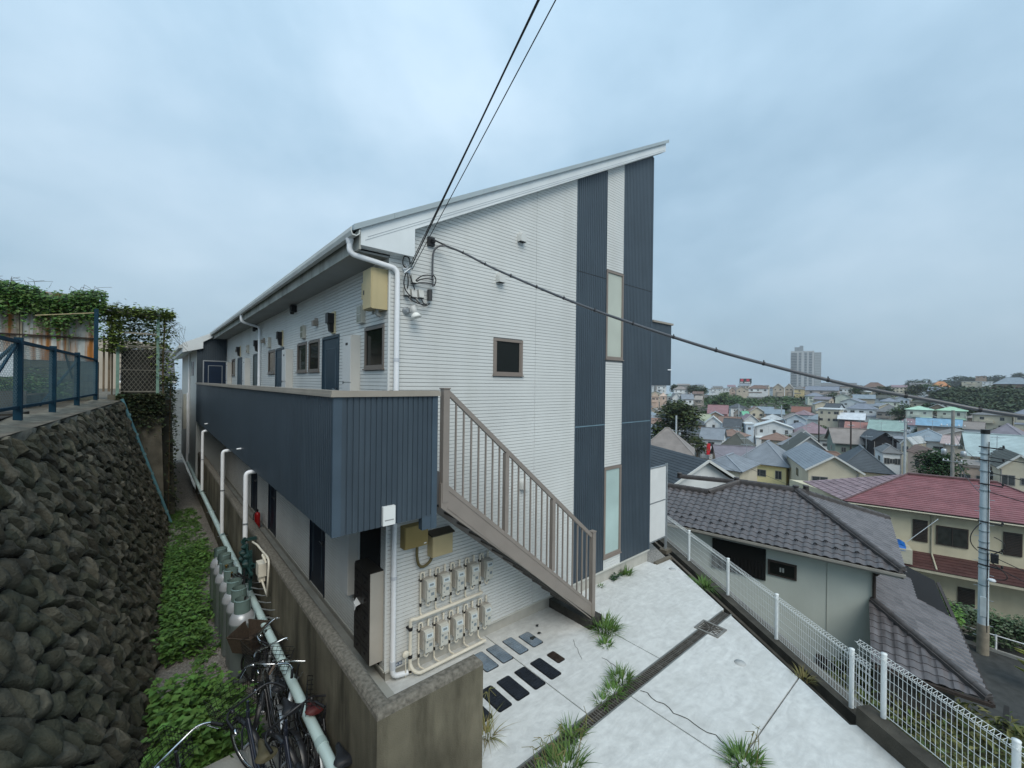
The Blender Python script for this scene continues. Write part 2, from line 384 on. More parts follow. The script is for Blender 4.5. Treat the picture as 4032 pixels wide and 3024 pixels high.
# ---------------------------------------------------------------- concrete parapet wall round the walkway
pw = thing('concrete_parapet', 'stained concrete parapet wall with rounded top around the ground floor walkway', 'wall', (-.93,-2,PASS))
def wallpoly(z0, z1, r=0.0):
    o = [(-.93+r,17.0),(-.93+r,-2.0+r),(.27-r,-2.0+r),(.27-r,-1.83-r),(-.75-r,-1.83-r),(-.75-r,17.0)]
    return [(x,y,z1) for x,y in o], [(x,y,z0) for x,y in o]
def ringsolid(layers):
    m = MB(); k = 6; v = [p for l in layers for p in l]
    f = [(a*k+i, a*k+(i+1)%k, (a+1)*k+(i+1)%k, (a+1)*k+i) for a in range(len(layers)-1) for i in range(k)]
    m.raw(v, f, False); return m, layers[-1]
m, _ = ringsolid([wallpoly(-.85,0)[1], wallpoly(.93,0)[1]]); m.build('wall_face', CONC, pw)
lay = [wallpoly(.93,0)[1], wallpoly(.965,0,.008)[1], wallpoly(.985,0,.025)[1], wallpoly(1.0,0,.05)[1]]
m, top = ringsolid(lay); m.face([top[i] for i in (0,1,4,5)]); m.face([top[i] for i in (1,2,3,4)]); m.build('wall_top', CONCT, pw)
# ================================================================ APARTMENT BUILDING
ap = thing('apartment_building', 'white and navy two storey apartment building with a single steep shed roof', 'building', (.05,0,-.26))
W1 = 6.96; LEN = 26.0; SL = .527
def rl(x): return 6.055+SL*(x-.05)          # underside of the verge at the wall
# body (groove colour shows between the boards)
wb = MB(); wb.prism([(.05,0,-.09),(W1,0,-.09),(W1,0,rl(W1)+.1),(.05,0,rl(.05)+.1)], (0,LEN,0)); wb.build('wall', WBACK, ap)
fd = MB(); fd.box(.065,W1-.015,.02,LEN-.02,-.6,-.09); fd.build('foundation', FOUND, ap)
fl = MB(); fl.box(.04,W1+.01,-.028,0,-.115,-.088); fl.box(.022,.05,0,LEN,-.115,-.088); fl.build('base_flashing', mat('flashing', (.5,.5,.46), .5, .05), ap)
PITCH = .0569; BH = .0498; BT = .013
def holes(x0, x1, z0, z1, hs):
    """split a course into runs between openings"""
    runs = [(x0,x1)]
    for (a,b,c,d) in hs:
        if c < z1-.012 and d > z0+.012:
            nr_ = []
            for (p,q) in runs:
                if a > p: nr_.append((p,min(q,a)))
                if b < q: nr_.append((max(p,b),q))
            runs = [r for r in nr_ if r[1]-r[0] > .01]
    return runs
GW = (1.93,2.605,4.15,4.785)
nb = int((9.8+.09)/PITCH)
lines = [(2.93,2.936)]
for k in range(nb):
    z0 = -.088+k*PITCH; z1 = z0+BH
    # main white field
    xs = max(.05, .05+(z0-6.055)/SL-.05)
    if xs < 4.07:
        runs = holes(xs, 4.075, z0, z1, [GW])
        r2 = []
        for p, q in runs:
            if p < 2.93 < q: r2 += [(p,2.927),(2.933,q)]
            else: r2.append((p,q))
        m = MB()
        for p, q in r2: m.box(p,q,-BT,0,z0,z1)
        m.build('siding_board', WHITE, ap)
    # narrow white strip
    xs = max(5.085, .05+(z0-6.055)/SL-.05)
    if xs < 5.72:
        if (z1 < .165 or z0 > 2.18) and (z1 < 4.57 or z0 > 6.56):
            m = MB(); m.box(xs,5.725,-BT,0,z0,z1); m.build('siding_board', WHITE, ap)
# ribbed navy sheets
def ribs(m, o, u, n, w, z0, z1, pitch=.0606, groove=.016, dep=.009, ztop=None):
    """ribbed sheet: o base point, u run direction, n outward normal"""
    o = Vector(o); u = Vector(u); n = Vector(n); k = max(1, round(w/pitch)); p = w/k
    prof = []
    for i in range(k):
        a = i*p; prof += [(a,dep),(a+p-groove,dep),(a+p-groove*.75,0),(a+p-groove*.25,0)]
    prof.append((w,dep))
    for (a,da),(b,db) in zip(prof, prof[1:]):
        za = ztop(a) if ztop else z1; zb = ztop(b) if ztop else z1
        pa, pb = o+u*a+n*da, o+u*b+n*db
        m.face([(pa.x,pa.y,z0),(pb.x,pb.y,z0),(pb.x,pb.y,zb),(pa.x,pa.y,za)])
    return m
NY = (0,-1,0)
def strip(x0, x1, z0, z1, slope=False):
    m = MB(); ribs(m, (x0,-.004,0), (1,0,0), NY, x1-x0, z0, z1, ztop=(lambda a: rl(x0+a)+.03) if slope else None)
    m.build('ribbed_panel', BLUE, ap)
for (x0,x1) in ((4.085,5.075),(5.735,6.955)):
    strip(x0,x1,-.08,3.118); strip(x0,x1,3.142,6.335); strip(x0,x1,6.35,9,True)
    m = MB(); m.box(x0,x1,-.018,-.002,3.119,3.141); m.build('joint_strip', mat('joint_strip', (.14,.22,.27), .4, .1), ap)
    m = MB(); m.box(x0,x1,-.014,-.002,6.336,6.349); m.build('joint_strip', BLACK, ap)
m = MB()
for x in (4.08,5.08,5.73): m.box(x-.007,x+.007,-.017,0,-.085,rl(x))
m.box(W1-.03,W1+.02,-.02,.05,-.085,rl(W1)); m.build('corner_trim', mat('navy_trim', (.06,.085,.11), .4, .06), ap)
# corner white tiles profile on the long side
# long facade boards, upper floor (behind the parapet only what shows) and lower floor
units = [0.0, 3.45, 6.85, 10.15, 13.55]
U_WIN = [(.12,.83),(3.13,3.86),(4.01,4.75),(7.0,7.79),(13.8,14.6)]
U_DOOR = [(1.99,2.93),(6.0,6.885),(9.03,10.02),(12.2,13.13)]
hsU = [(a,b,4.2,4.84) for a,b in U_WIN]+[(a,b,2.8,4.84) for a,b in U_DOOR]
for k in range(nb):
    z0 = -.088+k*PITCH; z1 = z0+BH
    if 3.55 < z0 < 5.76:
        m = MB()
        for p, q in holes(0.0, 16.2, z0, z1, hsU):
            for a, b in ([(p,2.867),(2.873,q)] if p < 2.87 < q else [(p,q)]): m.box(.05-BT,.05,a,b,z0,z1)
        m.build('siding_board', WHITE, ap)
L_DOOR = [(2.65,3.6),(6.66,7.53),(9.15,10.07)]
hsL = [(a,b,-.2,1.96) for a,b in L_DOOR]+[(.16,.92,-.2,2.1)]
m = MB()
for k in range(nb):
    z0 = -.088+k*PITCH; z1 = z0+BH
    if z0 < 2.3:
        for p, q in holes(-.0, 16.2, z0, z1, hsL): m.box(.05-BT,.05,p,q,z0,z1)
tag(m.build('lower_siding', WHITE, ap), kind='stuff')
m = MB()
for x0,x1,y0,y1 in ((.033,.06,-.017,.008),): m.box(x0,x1,y0,y1,-.09,5.76)
m.build('corner_board', WHITE, ap)
# windows
def window(plane, a, b, z0, z1, fr, gl, f=.045, parent=ap, d=.03, sash=False):
    """plane 'Y': on the gable (a..b is x); 'X': on the long facade (a..b is y)"""
    m = MB(); g_ = MB()
    def bx(mm, p, q, s, t, o0, o1):
        if plane == 'Y': mm.box(p,q,-o1,-o0,s,t)
        else: mm.box(.05-o1,.05-o0,p,q,s,t)
    bx(m,a,b,z0,z0+f*1.2,-.02,d); bx(m,a,b,z1-f,z1,-.02,d)
    bx(m,a,a+f,z0+f*1.2,z1-f,-.02,d-.003); bx(m,b-f,b,z0+f*1.2,z1-f,-.02,d-.003)
    bx(m,a-.015,b+.015,z0-.02,z0,0,d+.02)
    o = m.build('window', fr, parent)
    bx(g_,a+f,b-f,z0+f*1.2,z1-f,-.01,.006); g_.build('pane', gl, o)
    if sash:
        for u0,u1 in ((a+f,a+f+.03),(b-f-.03,b-f)): s = MB(); bx(s,u0,u1,z0+f,z1-f,.006,.018); s.build('sash', fr, o)
    return o
WFR = mat('window_frame', (.16,.14,.125), .4, .05)
window('Y',1.93,2.605,4.155,4.785,TRIM,GLASS,sash=True)
window('Y',5.085,5.725,.17,2.175,TRIM,FROST,f=.06)
window('Y',5.085,5.725,4.58,6.55,TRIM,FROSTY,f=.05)
for a, b in U_WIN: window('X',a,b,4.205,4.838,WFR,GLASS)
DOOR = mat('navy_door', (.026,.05,.072), .4, .1, 2); DOORD = mat('grey_green_door', (.055,.075,.075), .45, .08, 2)
def door(a, b, z0, z1, mt, x=.05):
    m = MB(); m.box(x-.03,x+.01,a,a+.04,z0,z1); m.box(x-.03,x+.01,b-.04,b,z0,z1); m.box(x-.03,x+.01,a+.04,b-.04,z1-.04,z1)
    m.box(x-.012,x+.01,a+.04,b-.04,z0,z1-.04); o = m.build('door', mt, ap)
    p = MB(); h = .14
    for q in ((a+h+.05,a+h+.06),(b-h-.06,b-h-.05)): p.box(x-.018,x-.012,q[0],q[1],z0+.25,z1-.22)
    p.box(x-.018,x-.012,a+h+.06,b-h-.06,z1-.23,z1-.22); p.build('door_bead', mat('door_bead', (.09,.13,.16), .4, .05), o)
    k = MB(); k.box(x-.05,x-.012,a+.07,a+.10,z0+.98,z0+1.06); k.tube([(x-.055,a+.085,z0+1.02),(x-.06,a+.20,z0+1.03)],.009,6); k.build('handle', CHROME, o)
    return o
for i, (a,b) in enumerate(U_DOOR): door(a,b,2.84,4.84,DOORD if i in (2,) else DOOR)
for a,b in L_DOOR: door(a,b,-.10,1.95,mat('dark_navy_door', (.012,.02,.035), .4, .1, 2))
al = MB(); al.box(.03,.048,.16,.92,-.1,2.1); al.build('recess_shade_panel', mat('recess_shade', (.012,.012,.012), .9, 0), ap)  # flat sheet, no real depth: the shade of a recess painted as near-black
# ---- roof
rf = MB(); Y_ = -.17
def cz(x): return 6.058+.5305*(x+.49)       # top of the roof cap
rf.raw([(-.52,Y_,cz(-.52)-.05),(7.37,Y_,cz(7.37)-.05),(7.37,LEN,cz(7.37)-.05),(-.52,LEN,cz(-.52)-.05),
        (-.52,Y_,cz(-.52)-.003),(7.37,Y_,cz(7.37)-.003),(7.37,LEN,cz(7.37)-.003),(-.52,LEN,cz(-.52)-.003)],
       [(0,3,2,1),(4,5,6,7),(0,1,5,4),(1,2,6,5),(2,3,7,6),(3,0,4,7)])
roof = rf.build('roof', ROOFM, ap)
vc = MB()
segs = [-.53,.02,1.55,3.08,4.61,6.14,7.0,7.38]
for a, b in zip(segs, segs[1:]):
    a2 = a+.003
    vc.raw([(a2,-.195,cz(a2)-.068),(b,-.195,cz(b)-.068),(b,-.195,cz(b)+.008),(a2,-.195,cz(a2)+.008),(a2,-.09,cz(a2)+.008),(b,-.09,cz(b)+.008),(b,-.165,cz(b)-.068),(a2,-.165,cz(a2)-.068)],
           [(0,1,2,3),(3,2,5,4),(0,7,6,1),(0,3,4,7),(1,6,5,2)])
vc.build('verge_cap', mat('verge_cap', (.34,.40,.42), .38, .07, 2, spec=.5), roof)
def bz(x): return 8.0+.5305*(x-3.728)       # underside of the barge board
bg_ = MB()
bg_.prism([(-.425,-.15,5.81),(.36,-.15,5.81),(.36,-.15,bz(.36)+.0),(7.29,-.15,bz(7.29)+.03),(7.295,-.15,cz(7.295)-.06),(-.425,-.15,cz(-.425)-.06)], (0,.16,0))
bg_.build('barge_board', FASC, ap)
gl_ = MB()
for o_ in (.035,.07):
    gl_.beam((-.40+o_,-.1515,bz(-.40+o_)+o_+.02),(7.25,-.1515,bz(7.25)+o_),.004,.006)
gl_.build('barge_groove', mat('groove_grey', (.36,.40,.42), .6, 0), ap)
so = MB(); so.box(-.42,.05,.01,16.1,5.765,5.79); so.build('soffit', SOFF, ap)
fs = MB(); fs.box(-.44,-.415,-.14,16.1,5.755,6.01); fs.build('fascia', mat('fascia_weathered', (.40,.41,.38), .8, .2, 3, streak=.6, dirt=(.13,.12,.09), ssc=4), ap)
gt = MB()
pr = [(-.45,5.985),(-.455,5.93),(-.50,5.895),(-.555,5.90),(-.575,5.95),(-.575,6.0),(-.562,6.0),(-.562,5.955),(-.55,5.915),(-.50,5.908),(-.463,5.94),(-.46,5.985)]
gt.prism([(x,-.20,z) for x,z in pr], (0,16.4,0))
gt.build('gutter', mat('gutter_white', (.56,.58,.56), .45, .1, 3), ap)
def dp(path, r, name='downpipe', mt=PIPE, parent=ap):
    m = MB(); m.tube(path, r, 12); return m.build(name, mt, parent)
def bend(a, c, b, k=5):
    a, c, b = Vector(a), Vector(c), Vector(b)
    return [a.lerp(c, t).lerp(c.lerp(b, t), t) for t in [i/k for i in range(k+1)]]
m = MB(); m.tube([(-.515,.0,5.90),(-.515,.0,5.84)],[.055,.04],10); m.tube([(-.515,.0,5.84)]+bend((-.515,.0,5.78),(-.515,-.0,5.73),(-.46,-.01,5.70))+bend((.06,-.055,5.625),(.13,-.06,5.61),(.138,-.065,5.53))+[(.138,-.065,3.0),(.138,-.065,-.02)]+bend((.138,-.065,-.10),(.138,-.065,-.17),(.21,-.07,-.185))+[(.36,-.09,-.20)], .037, 12)
m.build('downpipe', PIPE, ap)
m = MB(); m.lathe([(.041,0),(.041,.05)],(.138,-.065,4.30),12); m.lathe([(.041,0),(.041,.05)],(.138,-.065,1.2),12); m.lathe([(.042,0),(.042,.12)],(.138,-.065,-.07),12); m.build('pipe_collar', mat('pvc_grey', (.55,.58,.62), .4, .04), ap)
m = MB(); m.tube([(-.515,8.6,5.9)]+bend((-.515,8.6,5.80),(-.515,8.6,5.70),(-.43,8.62,5.68))+bend((-.08,8.78,5.62),(-.02,8.8,5.60),(-.02,8.8,5.5))+[(-.02,8.8,2.9)], .037, 10); m.build('downpipe', PIPE, ap)
# ---- projecting volume at the far end
fv = MB(); fv.box(-1.0,.04,16.15,LEN,-.3,5.35); fv.build('end_wall', mat('end_wall_white', (.5,.52,.5), .6, .06, 2), ap)
m = MB(); ribs(m, (-1.0,16.145,0), (1,0,0), NY, 1.05, 2.3, 5.75); m.build('ribbed_panel', mat('blue_metal_shade', (.045,.06,.075), .45, .1, 2), ap)
m = MB(); m.box(-.79,.02,16.10,16.14,2.84,4.83); o = m.build('door', mat('blue_black_door', (.012,.024,.05), .35, .1, 2), ap)
p = MB(); p.box(-.80,-.76,16.085,16.10,2.84,4.84); p.box(-.76,.03,16.085,16.10,4.80,4.84); p.box(-.62,-.60,16.088,16.10,2.9,4.63); p.box(-.14,-.12,16.088,16.10,2.9,4.63); p.box(-.60,-.14,16.088,16.10,4.61,4.63); p.build('door_bead', mat('pale_bead', (.3,.33,.36), .5, 0), o)
m = MB(); m.prism([(-1.48,16.0,5.13),(-.80,16.0,5.33),(-.80,16.0,5.60),(-.45,16.0,5.83),(-.45,16.0,6.03),(-1.5,16.0,5.50)], (0,LEN-16,0)); m.build('low_eave', FASC, ap)
m = MB(); m.box(-1.60,-1.49,15.95,LEN,5.30,5.42); m.build('low_gutter', mat('gutter_white', (.56,.58,.56)), ap)
m = MB()
for y in (17.6,18.5): m.box(-1.012,-.995,y,y+.5,4.2,4.83)
m.build('end_window', GLASS, ap)
dp([(-1.05,19.5,5.3),(-1.05,19.5,.5)], .04)
# ---- access balcony (upper walkway) with navy parapet
by0, by1 = -.95, 16.1
sb = MB(); sb.box(-.93,.05,by0+.06,by1,2.42,2.84); sb.box(.05,.37,by0+.06,-.03,2.42,2.84); sb.build('balcony_floor', mat('balcony_floor', (.09,.09,.09), .8, .1), ap)
m = MB(); ribs(m, (-1.0,by1,0), (0,-1,0), (-1,0,0), by1-by0, 2.312, 3.845, pitch=.066, groove=.018, dep=.010); m.face([(-.93,by1,2.312),(-.93,by0+.06,2.312),(-1.0,by0,2.312),(-1.0,by1,2.312)]); m.face([(-.92,by1,2.3),(-.92,by0,2.3),(-.92,by0,3.85),(-.92,by1,3.85)]); m.build('parapet_side', BLUE, ap)
m = MB(); ribs(m, (-.92,by0,0), (1,0,0), NY, 1.13, 2.312, 3.845, pitch=.066, groove=.018, dep=.010); m.face([(-1,by0+.08,2.3),(.28,by0+.08,2.3),(.28,by0+.08,3.85),(-1,by0+.08,3.85)]); m.build('parapet_end', BLUE, ap)
m = MB(); m.box(-1.012,-.92,by0-.015,by0+.02,2.312,3.845); m.build('parapet_corner', mat('navy_corner', (.058,.085,.112), .4, .08), ap); m = MB(); m.box(.205,.285,by0-.014,by0+.08,2.15,3.845); m.box(.08,.2055,by0-.008,by0+.08,2.155,2.33); m.build('parapet_corner', mat('navy_corner', (.052,.072,.094), .4, .08), ap)
m = MB(); m.box(-1.035,-.90,by0-.03,by1,3.852,3.905); m.box(-1.045,-1.03,by0-.04,by1,3.835,3.87); m.build('parapet_cap', CAPM, ap)
m = MB(); m.box(-.90,.30,by0-.03,by0+.10,3.850,3.903); m.box(-1.04,.305,by0-.045,by0-.031,3.835,3.885); m.build('parapet_cap', CAPM, ap)
m = MB(); m.box(-.45,-.30,by0-.055,by0-.012,2.33,2.55); jb = m.build('junction_box', mat('white_plastic', (.72,.74,.72), .4, .03), ap)
m = MB(); m.box(-.43,-.32,by0-.0565,by0-.0555,2.385,2.397); m.build('embossed_line', mat('grey_print', (.25,.26,.26), .6, 0), jb)
m = MB()
for (y,z) in ((4.9,2.55),(11.6,2.55)): m.tube([(-1.01,y,z),(-1.09,y,z-.005)],.018,8)
m.build('drain_spout', PIPE, ap)
# white pipes from the balcony drains
for (y,xo) in ((3.75,-1.09),(6.95,-1.10),(12.3,-1.08)):
    dp([(-.93,y,2.25)]+bend((xo+.07,y,2.24),(xo,y,2.24),(xo,y,2.16))+[(xo,y,.20)], .042, 'drain_pipe')
    m = MB(); m.lathe([(.05,0),(.05,.03)],(xo,y,1.25),10); m.build('pipe_clip', ALU, ap)
# rear balcony seen past the right corner
m = MB(); ribs(m, (6.985,.0,0), (1,0,0), NY, .96, 4.01, 5.60); m.face([(7.94,-.009,4.01),(7.94,3,4.01),(7.94,3,5.6),(7.94,-.009,5.6)]); m.build('rear_balcony_panel', BLUE, ap)
m = MB(); m.box(6.985,7.985,-.05,.06,5.602,5.65); m.build('rear_balcony_cap', CAPM, ap)
m = MB(); m.tube([(7.78,-.01,4.42),(7.85,-.07,4.42)],.015,8); m.build('drain_spout', PIPE, ap)
# house number plate
pl = MB(); pl.box(.195,.30,-.030,-.0285,-.083,-.03); plate = tag(pl.build('house_number_plate', mat('plate_blue', (.05,.08,.14), .4, 0)), 'small blue house number plate 8-30 at the foot of the gable', 'sign')
def text(s, size, loc, rot, mt, parent, ext=.0006):
    cu = bpy.data.curves.new('lettering', 'FONT'); cu.body = s; cu.size = size; cu.extrude = ext; cu.align_x = 'CENTER'; cu.align_y = 'CENTER'
    to = bpy.data.objects.new('lettering', cu); C.objects.link(to)
    dg = bpy.context.evaluated_depsgraph_get(); me = bpy.data.meshes.new_from_object(to.evaluated_get(dg)); bpy.data.objects.remove(to)
    o = bpy.data.objects.new('lettering', me); C.objects.link(o); me.materials.append(mt); o.location = loc; o.rotation_euler = rot
    o.parent = parent; return o
text('8-30', .045, (.2475,-.0312,-.057), (R(90),0,0), mat('print_white', (.75,.77,.78), .5, 0), plate)
# ---- privacy screen at the right rear corner
sc_ = thing('privacy_screen', 'white panel privacy screen in grey frame at the rear corner', 'screen', (7.5,.12,-.5))
for z0,z1 in ((.0,.96),(.99,1.86)):
    m = MB(); m.box(7.02,7.93,.09,.11,z0,z1); m.build('panel', mat('screen_white', (.66,.67,.66), .5, .05), sc_)
m = MB(); m.box(7.0,7.98,.085,.115,1.862,1.90); m.box(7.0,7.98,.085,.115,.962,.988); m.box(7.0,7.98,.085,.115,-.035,-.003); m.build('rail', ALU, sc_)
for x in (7.95,8.02): 
    m = MB(); m.tube([(x,.1,-.5),(x,.1,1.93)],.017,8); m.build('post', ALU, sc_)
m = MB(); m.box(7.85,8.12,.0,.2,-.46,-.36); m.build('base_block', mat('edging', (.13,.115,.09)), sc_)
# ================================================================ STAIRCASE
st = thing('outside_staircase', 'grey brown steel outside staircase with vertical baluster railing', 'staircase', (3.5,-.5,-.3))
s0 = Vector((.40,0,2.70)); s1 = Vector((3.47,0,.13)); ss = (s1.z-s0.z)/(s1.x-s0.x)
def stz(x): return s0.z+ss*(x-s0.x)
for y0,y1 in ((-.955,-.90),(-.16,-.11)):
    m = MB(); pts = [(.355,y0,2.70),(.42,y0,2.70),(3.48,y0,stz(3.48)),(3.585,y0,.02),(3.585,y0,-.16),(3.53,y0,-.16),(.355,y0,2.385)]
    m.prism(pts, (0,y1-y0,0)); sg = m.build('stringer', STEEL, st)
    if y0 < -.9:
        m = MB()
        for dz in (-.045,-.285):
            m.beam((.45,y0-.004,stz(.45)+dz),(3.47,y0-.004,stz(3.47)+dz),.008,.018)
        m.build('stringer_lip', STEEL, sg)
for i in range(13):
    x = .42+i*.236; z = 2.64-(i+1)*.199
    m = MB(); m.box(x,x+.25,-.90,-.16,z-.03,z); m.box(x+.235,x+.25,-.90,-.16,z-.06,z-.03); m.build('tread', mat('tread_dark', (.10,.09,.08), .6, .15, 5), st)
m = MB(); m.box(.37,.462,-.965,-.875,2.45,3.925); m.build('post', STEEL, st)
m = MB(); m.box(.36,.472,-.975,-.865,3.926,3.94); m.build('post_cap', STEEL, st)
m = MB(); m.box(3.495,3.58,-.965,-.885,-.1,1.36); m.build('newel_post', STEEL, st)
m = MB(); m.box(3.485,3.59,-.975,-.875,1.361,1.378); m.build('post_cap', STEEL, st)
h0, h1 = (.46,-.925,3.875), (3.495,-.925,1.30)
m = MB(); m.beam(h0,h1,.05,.06); m.build('handrail', STEEL, st)
hs = (h1[2]-h0[2])/(h1[0]-h0[0])
bx_ = [.46+(3.495-.46)*(i+1)/24 for i in range(23)]
for i, x in enumerate(bx_):
    big = i in (7,15); w = .034 if big else .0105
    m = MB(); m.box(x-w,x+w,-.925-w,-.925+w,stz(x)+.003,h0[2]+hs*(x-h0[0])-.03)
    m.build('rail_post' if big else 'baluster', STEEL, st)
bs = MB(); bs.box(3.40,3.74,-1.0,.0,-.5,-.165); tag(bs.build('stair_footing', mat('footing_dark', (.05,.048,.042), .95, .3, 5, bump=.4)), 'dark weathered concrete footing under the foot of the staircase', 'footing')

# ================================================================ THINGS ON THE GABLE AND FACADE
# gas meters
MET = mat('meter_body', (.52,.52,.47), .5, .05, 6); METD = mat('meter_face', (.20,.24,.26), .3, 0); MBK = mat('meter_back', (.42,.40,.36), .6, .05)
def meter(x, z, lab):
    t = thing('gas_meter', lab, 'gas meter', (x,-.12,z-.17), 'two rows of gas meters on the gable')
    m = MB(); m.box(x-.075,x+.075,-.13,-.035,z-.13,z+.155); m.build('housing', MBK, t)
    m = MB(); m.prism([(x-.065,-.13,z-.155),(x+.065,-.13,z-.155),(x+.065,-.13,z+.03),(x-.065,-.13,z+.03)], (0,-.055,0)); m.build('body', MET, t)
    m = MB(); m.raw([(x-.07,-.13,z+.035),(x+.07,-.13,z+.035),(x+.07,-.13,z+.16),(x-.07,-.13,z+.16),(x-.07,-.205,z+.035),(x+.07,-.205,z+.035),(x+.07,-.185,z+.15),(x-.07,-.185,z+.15)], [(4,5,6,7),(7,6,2,3),(0,4,7,3),(5,1,2,6),(0,1,5,4)])
    hd = m.build('counter_head', MET, t)
    m = MB(); m.raw([(x-.05,-.2045,z+.065),(x+.05,-.2045,z+.065),(x+.05,-.1935,z+.125),(x-.05,-.1935,z+.125)], [(0,1,2,3)]); m.build('counter_window', mat('meter_glass', (.55,.62,.64), .2, 0), hd)
    m = MB(); m.raw([(x-.033,-.2055,z+.082),(x+.033,-.2055,z+.082),(x+.033,-.1975,z+.11),(x-.033,-.1975,z+.11)], [(0,1,2,3)]); m.build('digits', METD, hd)
    m = MB(); m.box(x-.045,x-.02,-.188,-.1855,z-.01,z+.012); m.box(x-.04,x-.025,-.188,-.1855,z-.10,z-.085); m.box(x+.0,x+.05,-.187,-.1852,z-.075,z-.03); m.build('buttons', METD, t)
    m = MB(); m.tube([(x-.105,-.055,z-.36),(x-.105,-.055,z+.20)]+bend((x-.105,-.055,z+.22),(x-.10,-.055,z+.26),(x-.06,-.07,z+.25))+[(x-.05,-.07,z+.17)],.014,8)
    m.tube(bend((x+.045,-.07,z+.17),(x+.045,-.07,z+.27),(x+.065,-.05,z+.25))+[(x+.065,-.04,z+.2)],.017,8); m.build('pipe', CREAM, t)
    m = MB(); m.tube([(x-.03,-.10,z-.15),(x-.03,-.10,z-.21)]+bend((x-.03,-.10,z-.23),(x,-.11,z-.28),(x+.03,-.10,z-.23))+[(x+.03,-.09,z-.15)],.014,8); m.build('outlet_pipe', CREAM, t)
    m = MB(); m.box(x-.118,x-.092,-.072,-.04,z-.25,z-.20); m.box(x-.118,x-.092,-.072,-.015,z+.12,z+.15); m.box(x+.02,x+.045,-.12,-.08,z-.21,z-.18); m.build('valve', RUBBER, t)
    return t
ordn = ['first','second','third','fourth','fifth']
for i, x in enumerate((.675,.935,1.205,1.485,1.775)): meter(x,.92,'%s grey gas meter from the corner pipe in the upper row' % ordn[i])
for i, x in enumerate((.655,.918,1.188,1.468,1.752)): meter(x,.175,'%s grey gas meter from the corner pipe in the lower row' % ordn[i])
gm = thing('gas_manifold', 'cream gas pipe manifold feeding both rows of meters', 'pipe', (.42,-.12,-.2))
m = MB(); m.tube([(.39,-.10,-.22),(.39,-.10,.47)]+bend((.39,-.10,.52),(.39,-.11,.57),(.46,-.12,.545))+[(1.66,-.12,.55)],.026,10); m.build('riser', CREAM, gm)
m = MB(); m.tube(bend((.39,-.10,-.08),(.40,-.15,-.2),(.50,-.20,-.21))+[(1.69,-.20,-.205)],.026,10); m.build('lower_header', CREAM, gm)
m = MB()
for x in (.675,.935,1.205,1.485,1.775):
    m.tube([(x-.105,-.055,.57),(x-.10,-.08,.555),(x-.09,-.12,.55)],.014,8)
for x in (.655,.918,1.188,1.468,1.752):
    m.tube([(x-.105,-.055,-.17),(x-.105,-.10,-.2),(x-.07,-.2,-.205)],.014,8)
m.build('branches', CREAM, gm)
m = MB()
for z in (-.0,.4): m.lathe([(.031,0),(.031,.05)],(.39,-.10,z),10); m.box(.36,.42,-.11,-.01,z+.01,z+.03)
m.lathe([(.033,0),(.033,.03)],(.39,-.10,-.2),10); m.build('clamps', RUBBER, gm)
ga = thing('gas_gauge', 'small round cream gauge on a thin stem beside the corner downpipe', 'gauge', (.316,-.12,-.25))
m = MB(); m.lathe([(0,0),(.05,0),(.052,.025),(.045,.035),(0,.037)],(.316,-.09,.085),16,(0,-1,0)); m.build('dial', CREAM, ga)
m = MB(); m.tube([(.316,-.105,.04),(.318,-.11,-.24)],.009,8); m.build('stem', CREAM, ga)
# cabinets
cb = thing('ochre_cabinet', 'ochre steel utility cabinet under the balcony end', 'cabinet', (.45,-.1,1.6))
m = MB(); m.box(.255,.63,-.145,-.014,1.61,1.93); m.build('case', OCHRE, cb)
m = MB(); m.box(.262,.625,-.16,-.146,1.615,1.925); d_ = m.build('door', OCHRE, cb)
m = MB(); m.box(.56,.60,-.1615,-.1605,1.64,1.655); m.build('label_plate', PIPE, d_)
cb2 = thing('beige_cabinet', 'beige steel meter cabinet with slanted rain hood on the gable', 'cabinet', (.9,-.1,1.38))
m = MB(); m.box(.70,1.06,-.15,-.014,1.385,1.715); m.build('case', BEIGE, cb2)
m = MB(); m.box(.705,1.055,-.166,-.151,1.39,1.70); m.build('door', BEIGE, cb2)
m = MB(); m.prism([(.685,-.014,1.76),(.685,-.185,1.715),(.685,-.185,1.703),(.685,-.014,1.716)], (.40,0,0)); m.build('rain_hood', mat('hood_brown', (.06,.05,.035), .6, .1), cb2)
m = MB(); m.tube([(.49,-.08,1.60)]+bend((.49,-.08,1.46),(.50,-.09,1.22),(.64,-.09,1.28))+bend((.66,-.09,1.29),(.74,-.08,1.32),(.745,-.08,1.40)),.022,8); m.build('conduit', mat('conduit_olive', (.12,.10,.045), .6, .1), cb)
# vents
def vent(x, z, lab, g=True, y=-.013):
    t = thing('vent_hood', lab, 'vent', (x,y,z))
    m = MB(); prof = []
    n = 8; W_ = .075; 
    for layer, (yy, s) in enumerate(((y,1.0),(y-.07,1.0),(y-.10,.82))):
        ring = [(x-W_*s,yy,z-.09)]+[(x+W_*s*math.cos(math.pi-math.pi*i/n),yy,z+.01+W_*s*math.sin(math.pi*i/n)) for i in range(n+1)]+[(x+W_*s,yy,z-.09)]
        prof.append(ring)
    k = len(prof[0]); v = [p for r_ in prof for p in r_]
    f = [(a*k+i,a*k+i+1,(a+1)*k+i+1,(a+1)*k+i) for a in (0,1) for i in range(k-1)]
    m.raw(v, f, True); m.face(prof[2]); m.build('hood', mat('vent_grey', (.56,.57,.55), .4, .06), t)
    m = MB(); m.box(x-.07,x+.07,y-.09,y-.005,z-.088,z-.08); m.build('mesh_grille', BLACK, t)
vent(2.52,6.64,'upper rounded vent hood high on the gable')
vent(2.04,5.83,'lower rounded vent hood half hidden by the black cable')
vent(2.64,2.19,'vent hood behind the staircase railing')
